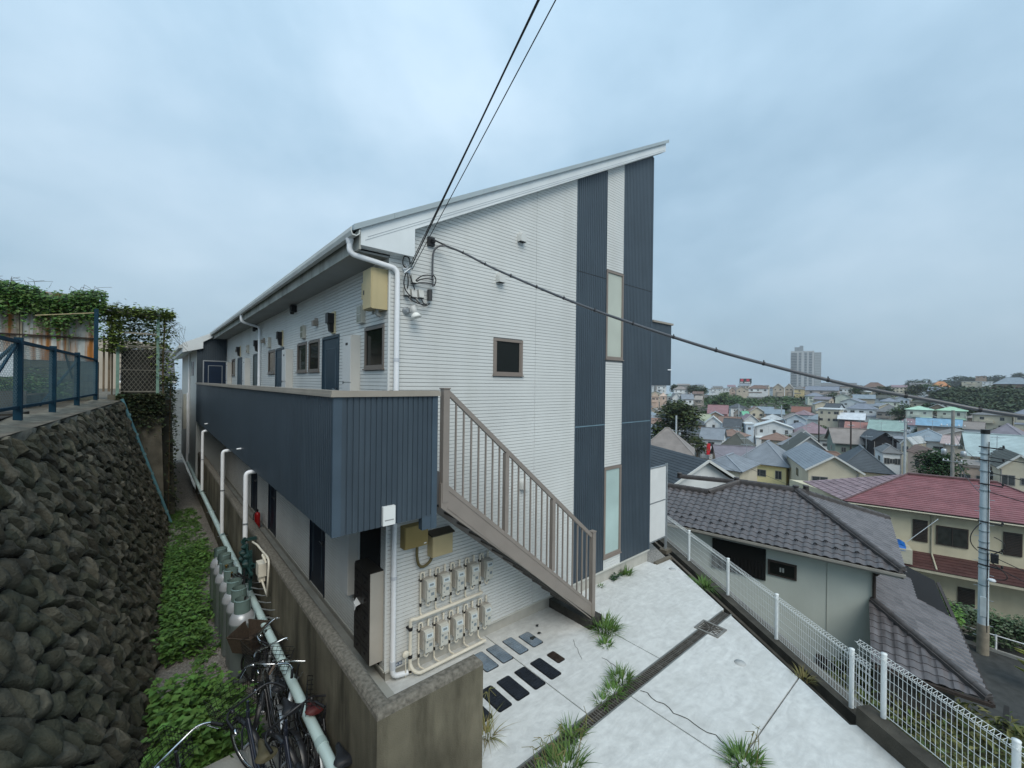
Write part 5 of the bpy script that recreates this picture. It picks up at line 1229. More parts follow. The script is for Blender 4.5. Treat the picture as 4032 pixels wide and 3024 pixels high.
def place_tiles(acc, parent, lim):
    acc.sort(key=lambda q: q[0]); rest = MB()
    for i, (d, p, U, S, N_) in enumerate(acc):
        M = Matrix((U,S,N_)).transposed().to_4x4()
        if M.to_3x3().determinant() < 0: M = Matrix((-U,S,N_)).transposed().to_4x4(); p = p+U*TW
        M.translation = p
        if i < lim and d < 1e5:
            o = bpy.data.objects.new('tile', tile_me); C.objects.link(o); o.parent = parent; o.matrix_parent_inverse = WM(parent).inverted(); M.translation = p+N_*random.uniform(-.003,.004); o.matrix_basis = M @ Matrix.Rotation(random.uniform(-.012,.012),4,'Z')
        else:
            rest.raw([M @ Vector(q) for q in vs_[:]], [(j,j+1,n+2+j,n+1+j) for j in range(n)], True)
            rest.raw([M @ Vector(vs_[j]) for j in range(n+1)]+[M @ Vector(vs_[2*n+2+j]) for j in range(n+1)], [(j,n+1+j,n+2+j,j+1) for j in range(n)])
    if rest.v: tag(rest.build('far_tiles', TILE, parent), kind='stuff')
sA = .40; cA = math.sqrt(1+sA*sA); eA = -.55; zeA = -1.12+sA*eA          # eave offset and height
def ZA(d): return -1.12+sA*d
E0, E1, RD = -1.76, 9.5, 2.62                                         # end eave, far end, ridge line
HR = RD-eA
roofA = MB(); zb = .02
roofA.face([WA(E0,eA,zeA),WA(E1,eA,zeA),WA(E1,1.62,ZA(1.62)),WA(4.05,1.62,ZA(1.62)),WA(3.1,RD,ZA(RD)),WA(E0+HR-.3,RD,ZA(RD))])
roofA.face([WA(E0,eA,zeA),WA(E0+HR-.3,RD,ZA(RD)),WA(E0,2*RD-eA,zeA)])
roofA.face([WA(E0+HR-.3,RD,ZA(RD)),WA(3.1,RD,ZA(RD)),WA(3.1,2*RD-eA,zeA),WA(E0,2*RD-eA,zeA)])
roofA.face([WA(3.1,RD,ZA(RD)),WA(4.05,1.62,ZA(1.62)),WA(5.4,2*RD-eA,zeA),WA(3.1,2*RD-eA,zeA)])
roofA.face([WA(4.05,1.62,ZA(1.62)),WA(E1,1.62,ZA(1.62)),WA(E1,2*1.62-eA,zeA),WA(4.05,2*1.62-eA,zeA)])
roofA.face([WA(E0,eA,zeA-.06),WA(E0,2*RD-eA,zeA-.06),WA(E1,2*RD-eA,zeA-.06),WA(E1,eA,zeA-.06)])
rA = roofA.build('roof', TILED, hA)
acc = []
SfA = (a2+Vector((0,0,sA)))/cA
kh = (E0+HR-.3-E0)/(HR)                                               # hip run ratio
def insA(u, v):
    a = E0+u; d = eA+v/cA
    if a < E0+(d-eA)*kh: return False
    lim = RD if a < 3.1 else (RD-(a-3.1)*(RD-1.62)/.95 if a < 4.05 else 1.62)
    return d < lim-.02 and a < E1
tile_face(hA, WA(E0,eA-.04,zeA-.016), a1, SfA, E1-E0, HR*cA+.3, insA, True, acc)
# hip end (faces away along -a1)
se_ = (ZA(RD)-zeA)/(HR-.3); ce = math.sqrt(1+se_*se_); Se = (a1+Vector((0,0,se_)))/ce
def insE(u, v):
    d = eA+u; a = v/ce; w = a/(HR-.3)*HR
    return eA+w < d < 2*RD-eA-w
tile_face(hA, WA(E0-.04,eA,zeA-.016), a2, Se, 2*HR, (HR-.3)*ce, insE, False, acc)
place_tiles(acc, hA, 300)
def ridge(parent, a, b, r=.085, step=.29):
    a, b = Vector(a), Vector(b); d = b-a; L_ = d.length; k = max(1,int(L_/step)); dn = d/L_
    for i in range(k):
        m = MB(); p = a+d*(i/k); q2 = a+d*((i+1.06)/k); m.tube([p,p.lerp(q2,.08),q2],[r*1.05,r*1.05,r*.93],8); m.build('ridge_tile', RIDGE, parent)
    m = MB(); m.beam(a-Vector((0,0,.05)),b-Vector((0,0,.05)),.24,.10); m.build('ridge_base', RIDGE, parent)
up_ = Vector((0,0,.09))
ridge(rA, WA(E0+HR-.3,RD,ZA(RD))+up_, WA(3.1,RD,ZA(RD))+up_); ridge(rA, WA(E0,eA,zeA)+up_, WA(E0+HR-.3,RD,ZA(RD))+up_)
ridge(rA, WA(3.1,RD,ZA(RD))+up_, WA(4.05,1.62,ZA(1.62))+up_); ridge(rA, WA(4.05,1.62,ZA(1.62))+up_, WA(E1,1.62,ZA(1.62))+up_)
ridge(rA, WA(E0+HR-.3,RD,ZA(RD))+up_, WA(E0,2*RD-eA,zeA)+up_); ridge(rA, WA(3.3,RD+.6,ZA(RD)-.15)+up_, WA(5.6,RD+.3,ZA(RD)-.2)+up_)
for p in (WA(E0+HR-.3,RD,ZA(RD)),WA(3.2,RD,ZA(RD)),WA(5.65,RD+.3,ZA(RD)-.2),WA(E0+HR-.6,RD+.35,ZA(RD)-.02)):
    m = MB(); m.lathe([(.10,0),(.11,.05),(.09,.20),(.12,.22),(.10,.25),(0,.26)],p-Vector((0,0,.02)),12); m.build('ridge_end', RIDGE, rA)
# snow guards
for r_, off in ((0,0.),(1,.27)):
    for i in range(13):
        a = 5.9-i*.53-off; d = -.0+(.0 if r_ == 0 else -.225)
        if a < E0+.4+(d-eA)*kh: continue
        p = WA(a,d,ZA(d)+.05); m = MB(); m.tube([p-a1*.05,p-a1*.035+Vector((0,0,.05)),p+Vector((0,0,.065)),p+a1*.035+Vector((0,0,.05)),p+a1*.05],.012,6); m.tube([p+Vector((0,0,.06)),p-a2*.05],.01,5); m.build('snow_guard', TILED, rA)
STU = mat('pale_stucco', (.56,.60,.55), .85, .06, 1, streak=.12, dirt=(.4,.42,.36), ssc=1.5); DKB = mat('dark_brown', (.045,.035,.03), .6, .15, 5)
m = MB(); m.prism([WA(-1.12,.02,-8.2),WA(9,.02,-8.2),WA(9,5.3,-8.2),WA(-1.12,5.3,-8.2)],(0,0,8.2+zeA-.08)); m.build('wall', STU, hA)
m = MB(); m.prism([WA(E0-.02,eA-.02,zeA-.20),WA(E1,eA-.02,zeA-.20),WA(E1,eA+.05,zeA-.20),WA(E0-.02,eA+.05,zeA-.20)],(0,0,.13)); m.prism([WA(E0-.06,eA-.12,zeA-.12),WA(E1,eA-.12,zeA-.12),WA(E1,eA-.02,zeA-.12),WA(E0-.06,eA-.02,zeA-.12)],(0,0,.07)); m.prism([WA(E0-.02,eA-.02,zeA-.2),WA(E0-.02,2*RD-eA,zeA-.2),WA(E0+.05,2*RD-eA,zeA-.2),WA(E0+.05,eA-.02,zeA-.2)],(0,0,.12)); m.build('eave_gutter', mat('eave_grey', (.30,.29,.26), .6, .1), hA)
m = MB(); m.beam(WA(.02,.012,-1.6),WA(.02,.012,-8),.02,.01,a1); m.build('wall_joint', mat('joint_grey', (.25,.25,.22), .8, 0), hA)
m = MB(); m.tube([WA(-1.15,-.05,-1.55),WA(-1.15,-.05,-2.6)],.045,8); m.tube([WA(-1.25,eA,-1.5),WA(-1.2,-.08,-1.75)],.04,8); m.build('downpipe', DKB, hA)
def winA(a0,a1_,z0,z1,nm='window',par=None,d=-.0,fr=None):
    m = MB(); m.prism([WA(a0,d,z0),WA(a1_,d,z0),WA(a1_,d,z1),WA(a0,d,z1)],-a2*.05); o = m.build(nm, fr or DKB, hA)
    m = MB(); f = .06; m.prism([WA(a0+f,d-.051,z0+f),WA(a1_-f,d-.051,z0+f),WA(a1_-f,d-.051,z1-f),WA(a0+f,d-.051,z1-f)],-a2*.004); m.build('pane', GLASS, o)
    return o
w_ = winA(.84,1.68,-2.58,-2.06); winA(-.03,.28,-5.3,-4.82); winA(-.93,-.12,-5.5,-4.9)
m = MB()
for dx in (1.2,1.28): m.prism([WA(dx,-.056,-2.4),WA(dx+.05,-.056,-2.4),WA(dx+.05,-.056,-2.25),WA(dx,-.056,-2.25)],-a2*.002)
m.build('bottles', mat('bottle_pale', (.3,.33,.33), .4, 0), w_)
m = MB(); m.prism([WA(1.75,.0,-2.85),WA(3.5,.0,-2.85),WA(3.5,.0,-1.75),WA(1.75,.0,-1.75)],-a2*.04); ve = m.build('loggia', mat('loggia_shade', (.012,.012,.011), .9, 0), hA)  # flat slab on the wall; the loggia's shaded depth is put into its black colour
m = MB()
for i in range(16): m.beam(WA(1.85+i*.11,-.06,-2.85),WA(1.85+i*.11,-.06,-2.25),.015,.015,a1)
m.build('loggia_rail', BLACK, ve)
# lower tiled roof at the end of the house
LZ0, LZ1 = -2.62, -3.50
lo_ = MB(); lo_.face([WA(-1.12,0,LZ0),WA(-3.15,-1.98,LZ1),WA(-1.12,-1.98,LZ1)]); lo_.face([WA(-1.12,0,LZ0),WA(-1.12,6.0,LZ0),WA(-3.15,6.0,LZ1),WA(-3.15,-1.98,LZ1)]); lo_.face([WA(-1.12,-1.98,LZ1-.06),WA(-3.15,-1.98,LZ1-.06),WA(-3.15,6,LZ1-.06),WA(-1.12,6,LZ1-.06)])
lr = lo_.build('lower_roof', TILED, hA); acc = []
sl_ = (LZ0-LZ1)/1.98; cl = math.sqrt(1+sl_*sl_)
tile_face(lr, WA(-3.15,-2.02,LZ1-.018), a1, (a2+Vector((0,0,sl_)))/cl, 2.2, 1.98*cl, lambda u, v: u > v/cl*2.03/1.98 and u < 2.1, False, acc)
s2 = (LZ0-LZ1)/2.03; c2 = math.sqrt(1+s2*s2)
tile_face(lr, WA(-3.19,-1.98,LZ1-.018), a2, (a1+Vector((0,0,s2)))/c2, 6.2 , 2.03*c2, lambda u, v: u > v/c2*1.98/2.03 and not (u > 4.4 and v < .85), False, acc)
place_tiles(acc, lr, 0); ridge(lr, WA(-3.2,-2.03,LZ1)+up_*.9, WA(-1.12,.0,LZ0)+up_*.9, .09)
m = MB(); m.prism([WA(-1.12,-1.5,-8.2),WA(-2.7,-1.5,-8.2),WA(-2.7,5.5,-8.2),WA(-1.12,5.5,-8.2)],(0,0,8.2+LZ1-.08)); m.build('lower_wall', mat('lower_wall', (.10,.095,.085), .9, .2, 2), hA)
m = MB(); m.beam(WA(-3.25,-2.1,LZ1-.08),WA(-3.25,6,LZ1-.08),.09,.08); m.beam(WA(-3.25,-2.1,LZ1-.08),WA(-1.1,-2.1,LZ1-.08),.09,.08); m.build('lower_gutter', DKB, hA)
m = MB()
m.prism([WA(-3.6,-1.0,-5.8),WA(-3.9,.4,-5.8),WA(-4.0,.38,-5.8),WA(-3.7,-1.05,-5.8)],(0,0,1.1)); tag(m.build('boundary_panel', mat('panel_black', (.02,.018,.016), .7, .1)), 'black sheet boundary panel below the lower tiled roof', 'fence')
# garden strip between fence and tiled house
m = MB(); m.raw([(4.9,-5.0,-4.6),(10.5,1.5,-4.6),(13,1.0,-4.8),(13.6,-3,-4.9),(15.0,-6.0,-5.0),(12,-10.5,-5.2),(5,-9,-5.0)], [(0,6,5,4,3,2,1)]); struct(m, 'garden_bank', mat('garden_soil', (.07,.075,.035), .95, .4, 2))
m = MB(); q = random.Random(31)
for i in range(9000):
    x_ = q.uniform(6,14.6); y_ = q.uniform(-9.5,min(-5.2+(x_-5)*.95,-2.4)); z_ = -4.9+abs(q.gauss(0,.22)); a = q.uniform(0,6.28); s_ = q.uniform(.08,.3); m.leaf((x_,y_,z_),(math.cos(a)*.7,math.sin(a)*.7,q.uniform(0,1)),(0,0,1),s_,s_*.4)
tag(m.build('bank_weeds', mat('bank_weed', (.07,.12,.03), .6, .3, 2, rand=.4, stint=(.16,.15,.05))), 'rough green weeds on the bank below the white fence', 'weeds', kind='stuff')
# ================================================================ RED ROOFED HOUSE
azB = R(-15); PB = Vector((32.06,.784,0)); b1 = Vector((math.sin(azB),math.cos(azB),0)); b2 = Vector((math.cos(azB),-math.sin(azB),0))
def WB(a, d, z): return PB+b1*a+b2*d+Vector((0,0,z))
hB = thing('red_roofed_house', 'beige two storey house with dusky red coursed roof behind the grey pole', 'house', tuple(WB(-5,3,-8.6)))
RR = mat('red_roof', (.225,.098,.108), .6, .16, 1.6, rand=.12, streak=.25, sdir='N', dirt=(.22,.13,.135), ssc=1.2); RP = mat('pink_slate', (.25,.18,.195), .7, .22, 2.5, rand=.16, streak=.35, sdir='N', dirt=(.30,.27,.29), ssc=3)
zB, sB, RB, HB = -3.4, .38, 4.05, 3.78; cB = math.sqrt(1+sB*sB)
LB = 11.7; BBK = mat('beam_black', (.02,.018,.018), .7, 0)
nC = 20
Qf = Vector((36.56,4.19,zB))
for i in range(nC):
    d0, d1 = RB*i/nC, RB*(i+1)/nC; z0, z1 = zB+sB*d0, zB+sB*d1; k0, k1 = HB*i/nC, HB*(i+1)/nC
    m = MB(); p = [WB(-k0,d0-.02,z0+.035),WB(-LB+k0,d0-.02,z0+.035),WB(-LB+k1,d1,z1+.004),WB(-k1,d1,z1+.004)]
    m.face(p); m.face([p[1],p[0],p[0]-Vector((0,0,.035)),p[1]-Vector((0,0,.035))]); m.build('roof_course', RR, hB)
ax_ = WB(-HB,RB,zB+sB*RB); c0_ = WB(0,0,zB)
for i in range(13):
    f0, f1 = i/13, (i+1)/13; P0, P1, Q0, Q1 = c0_.lerp(ax_,f0), c0_.lerp(ax_,f1), Qf.lerp(ax_,f0), Qf.lerp(ax_,f1)
    for j in range(10):
        if j/10 >= 1: break
        A0, A1_, B0, B1_ = P0.lerp(Q0,j/10+.004), P0.lerp(Q0,(j+1)/10-.004), P1.lerp(Q1,j/10+.004), P1.lerp(Q1,(j+1)/10-.004)
        l_ = Vector((0,0,.03)); m = MB(); m.face([A0+l_,B0,B1_,A1_+l_]); m.face([A0,A0+l_,A1_+l_,A1_]); m.build('slate', RP, hB)
m = MB(); m.face([c0_,Qf,WB(-LB,8.1,zB),WB(-LB,0,zB)]); m.face([ax_,WB(-LB+HB,RB,zB+sB*RB),WB(-LB,8.1,zB),Qf]); m.face([WB(-LB+HB,RB,zB+sB*RB),WB(-LB,0,zB),WB(-LB,8.1,zB)]); m.build('roof_deck', RR, hB)
m = MB(); m.beam(ax_+Vector((0,0,.06)),WB(-LB+HB,RB,zB+sB*RB+.06),.28,.09); m.beam(c0_+Vector((0,0,.04)),ax_+Vector((0,0,.05)),.12,.04); m.beam(WB(-LB+HB,RB,zB+sB*RB+.06),WB(-LB,0,zB+.05),.12,.04); m.build('ridge_cap', mat('ridge_red', (.13,.07,.07), .6, .1), hB)
BW = mat('beige_stucco', (.56,.51,.37), .85, .1, 1, streak=.2, dirt=(.3,.26,.16), ssc=1.5)
m = MB(); m.prism([WB(-.5,.6,-9.6),WB(-11.2,.6,-9.6),WB(-11.2,7.5,-9.6),WB(3.0,5.5,-9.6)],(0,0,9.6+zB-.02)); m.build('wall', BW, hB)
m = MB(); m.prism([WB(.05,-.05,zB-.18),WB(-LB,-.05,zB-.18),WB(-LB,.02,zB-.18),WB(.05,.02,zB-.18)],(0,0,.17)); m.face([WB(0,0,zB-.17),WB(-LB,0,zB-.17),WB(-LB,.6,zB-.17),WB(0,.6,zB-.17)]); m.build('eave_board', BBK, hB)
m = MB(); m.tube([WB(.05,-.10,zB-.10),WB(-LB,-.10,zB-.12)],.045,8); m.build('gutter', mat('cream_gutter', (.45,.42,.32), .5, .1), hB)
for (p0,p1,z0,z1,sh) in ((-3.45,-4.12,-5.42,-4.1,1),(-4.5,-5.86,-5.42,-4.28,0),(-7.25,-7.97,-5.4,-4.1,1),(-3.9,-4.4,-8.5,-7.65,1),(-5.45,-6.15,-8.8,-7.75,1),(-9.0,-10.2,-5.4,-4.2,0)):
    m = MB(); m.prism([WB(p0,.6,z0),WB(p1,.6,z0),WB(p1,.6,z1),WB(p0,.6,z1)],-b2*.07); o = m.build('window', DKB, hB)
    m = MB(); f = -.06; m.prism([WB(p0+f,.529,z0-f),WB(p1-f,.529,z0-f),WB(p1-f,.529,z1+f),WB(p0+f,.529,z1+f)],-b2*.004); m.build('pane', mat('dim_glass', (.03,.033,.03), .2, .3, 4, spec=.4), o)
    if sh:
        m = MB(); k = int((z1-z0)/.10)
        for i in range(k): zz = z0+.08+i*(z1-z0-.14)/k; m.beam(WB(p0-.07,.515,zz),WB(p1+.07,.515,zz),.02,.05)
        m.build('louvre', DKB, o)
    else:
        m = MB(); c_ = (p0+p1)/2; m.beam(WB(c_,.52,z0+.05),WB(c_,.52,z1-.05),.04,.03,b1); m.build('sash', DKB, o)
pr_ = MB(); 
for i in range(6):
    d0, d1 = -.9+1.5*i/6, -.9+1.5*(i+1)/6; z0, z1 = -6.62+.56*i/6, -6.62+.56*(i+1)/6
    m = MB(); m.face([WB(-1.5,d0-.02,z0+.03),WB(-11.4,d0-.02,z0+.03),WB(-11.4,d1,z1),WB(-1.5,d1,z1)]); m.face([WB(-11.4,d0-.02,z0+.03),WB(-1.5,d0-.02,z0+.03),WB(-1.5,d0-.02,z0),WB(-11.4,d0-.02,z0)]); m.build('pent_roof_course', mat('dark_red_roof', (.075,.035,.033), .6, .2, 2), hB)
m = MB(); m.prism([WB(-1.5,-.9,-6.80),WB(-11.4,-.9,-6.80),WB(-11.4,.6,-6.80),WB(-1.5,.6,-6.80)],(0,0,.14)); m.build('pent_soffit', mat('cream_gutter', (.45,.42,.32)), hB)
m = MB(); m.tube([WB(-4.3,.55,-3.6),WB(-4.3,.55,-6.05)],.04,8); m.tube([WB(-4.3,.5,-6.05),WB(-4.25,-.85,-6.55)],.045,8); m.build('downpipe', mat('cream_gutter', (.45,.42,.32)), hB)
m = MB(); m.prism([WB(-2.3,-.9,-6.5),WB(-3.2,-.9,-6.5),WB(-3.2,.6,-6.5),WB(-2.3,.6,-6.5)],(0,0,.85)); m.build('balcony', mat('balcony_cream', (.48,.46,.37), .8, .1), hB)
m = MB(); q = random.Random(4)
vb = [(WB(-2.35-.2*i,-.7+.45*j,-5.35-.25*abs(i-1.5)*.4+q.uniform(-.1,.12))) for j in range(3) for i in range(4)]
m.raw(vb, [(j*4+i,j*4+i+1,(j+1)*4+i+1,(j+1)*4+i) for j in range(2) for i in range(3)]); m.face([vb[0],vb[1],vb[2],vb[3],WB(-2.9,-.92,-5.75),WB(-2.3,-.92,-5.75)])
tag(m.build('blue_tarp', mat('tarp_blue', (.01,.12,.42), .5, .2, 6)), 'bright blue tarp bundle on the balcony of the red roofed house', 'tarp')
m = MB(); m.tube([WB(-4.4,-.3,-3.7),WB(-2.9,-1.1,-5.15)],.02,6); tag(m.build('tv_aerial_mast', ALU), 'thin grey mast leaning from the eave of the red roofed house', 'mast')
# ================================================================ POLES
PC = mat('pole_concrete', (.40,.44,.46), .8, .1, 3); PBL = mat('pole_blue_wrap', (.50,.57,.60), .6, .10, 3, streak=.25, dirt=(.60,.66,.68), ssc=6)
def pole(x, y, z0, z1, r, lab, arms=(), mt=PC, trans=False, steps=0, wrap=None):
    t = thing('utility_pole', lab, 'utility pole', (x,y,z0))
    m = MB(); m.tube([(x,y,z0),(x,y,z1)],[r*1.15,r*.85],12); m.build('shaft', mt, t)
    bd = Vector((x-CAM.x,y-CAM.y,0)).normalized(); sd = Vector((bd.y,-bd.x,0))
    for (z,w) in arms:
        m = MB(); m.beam(Vector((x,y,z))-sd*w-bd*.1,Vector((x,y,z))+sd*w-bd*.1,.08,.08); a_ = m.build('crossarm', ALU, t)
        m = MB()
        for s_ in (-.9,-.45,.45,.9): m.lathe([(.04,0),(.06,.05),(.03,.09),(.05,.13),(0,.16)],Vector((x,y,z+.04))+sd*w*s_-bd*.1,8)
        m.build('insulator', PIPE, a_)
    if trans:
        for (dz,s_) in trans:
            m = MB(); c_ = Vector((x,y,z1+dz))+sd*s_; m.lathe([(.18,0),(.22,.05),(.22,.5),(.15,.58),(0,.6)],c_,14); m.build('transformer', ALU, t)
    for i in range(steps):
        z = z0+.8+(z1-z0-1)*i/max(1,steps); m = MB(); s_ = 1 if i%2 else -1; m.tube([Vector((x,y,z)),Vector((x,y,z))+sd*s_*r*1.9],.014,6); m.build('step_bolt', ALU, t)
    return t
gp_ = pole(26.94,-5.40,-8.3,2.0,.165,'tall blue grey concrete pole in front of the red roofed house',mt=PBL,steps=16)
m = MB(); m.tube([(26.94,-5.4,-8.35),(26.94,-5.4,-6.9)],.205,14); m.build('bare_foot', mat('pole_foot', (.25,.22,.17), .9, .2, 4), gp_)
m = MB(); m.tube([(26.94,-5.4,1.95),(26.94,-5.4,2.15)],.155,12); m.build('cap', BLACK, gp_)
for i, z in enumerate((1.0,.2,-.7,-1.5,-2.6,-3.1,-3.6,-3.9,-4.3,-5.1)):
    m = MB(); m.tube([(26.94,-5.4,z),(26.94,-5.4,z+.05)],.186,12); m.build('band', mat('band_grey', (.22,.27,.29), .5, .1), gp_)
m = MB(); m.lathe([(0,0),(.12,.02),(.14,.07),(.10,.12)],(26.6,-5.65,-4.75),12); m.build('lamp', PIPE, gp_)
m = MB(); m.box(26.62,26.82,-5.85,-5.6,-3.9,-3.5); m.build('junction', CAB, gp_)
for z in (1.35,.75,-.35,-2.1,-3.35,-4.1):
    m = MB(); m.beam((26.78,-5.2,z),(26.72,-5.95,z-.05),.05,.05); m.lathe([(.03,0),(.05,.04),(.03,.08),(.045,.12),(0,.15)],(26.72,-5.95,z),8); m.build('bracket', CAB, gp_)
m = MB(); m.tube(bend((26.8,-5.6,-3.6),(26.3,-6.4,-2.9),(26.6,-5.7,-2.7),8),.02,5); m.tube(bend((26.8,-5.6,-3.9),(26.2,-6.5,-4.4),(26.6,-5.8,-4.6),8),.02,5); m.tube(bend((26.8,-5.3,-2.2),(26.5,-4.7,-3.0),(26.75,-5.2,-3.5),8),.02,5); m.build('cable_loops', CAB, gp_)
m = MB(); m.tube([(26.78,-5.52,-7.2),(26.78,-5.52,1.6)],.02,5); m.build('riser_cable', CAB, gp_)
m = MB(); m.box(26.74,26.80,-5.5,-5.3,-6.5,-5.6); m.build('plate', mat('plate_grey', (.5,.56,.58), .6, .1), gp_)
pole(58.46,-2.99,-12.5,1.9,.15,'grey pole with transformer and crossarms behind the red roof',mt=mat('pole_weathered',(.24,.235,.22),.9,.2,2),arms=((-1.6,.5),(.3,.9),(-3.2,.7)),trans=((-4.6,.75),(-4.5,-.6)),steps=8)
pole(79.45,2.62,-14,-.3,.16,'brown grey pole beside the black clad house',arms=((-2.0,.5),(-.8,.7)))
pole(112.5,20.3,-16,-2.5,.14,'thin dark pole in front of the mauve roof',mt=DKB)
pole(105.3,13.3,-16,-2.8,.15,'thin dark pole with white cap before the faded red roof',mt=DKB,arms=((-3.6,.5),))
pole(68.95,31.6,-13,-1.3,.17,'pale pole with long crossarm in front of the dark tree',arms=((-4.0,1.3),),trans=((-3.6,.6),))
pole(196,52,-16,-3.5,.2,'pole right of the light blue gable house',arms=((-4.4,.8),))
pole(205,72,-16,-4.0,.2,'pole left of the brown gable roofed house')
for i, (a_, b_, lab) in enumerate((((58.4,-2.9,-1.5),(26.9,-5.4,-1.0),'wire'),((58.4,-2.9,.3),(26.9,-5.4,.6),'wire'),((26.9,-5.4,.9),(22,-16,.4),'wire'),((26.9,-5.4,.2),(22,-16,-.6),'wire'),((26.7,-5.6,-3.6),(21,-16,-5.4),'wire'),((26.7,-5.6,-4.0),(21,-16,-6.4),'wire'),((26.9,-5.4,-.7),(24,-16,-2),'wire'))):
    pass
lw = thing('street_wires', 'dark street wires strung between the poles of the town', 'cable', (26.9,-5.4,0))
for (a_,b_,s_) in (((58.4,-2.9,-1.5),(26.9,-5.4,-1.0),.6),((58.4,-2.9,.3),(26.9,-5.4,.6),.6),((26.9,-5.4,.9),(22,-16,.6),.1),((26.9,-5.4,.2),(22,-16,-.6),.15),((26.7,-5.6,-3.6),(21,-16,-5.4),.2),((26.7,-5.6,-4.0),(21,-16,-6.4),.2),((26.9,-5.4,-.7),(24,-16,-2),.2),((58.4,-2.9,-3.2),(79.4,2.6,-2),.5),((79.4,2.6,-2),(105.3,13.3,-3.6),.6),((68.9,31.6,-4),(40,-2,-6.5),.8),((68.9,31.6,-3.8),(45,12,-5.2),.6)):
    m = MB(); m.tube(span(a_,b_,s_,12),.018,4); m.build('wire', CAB, lw)
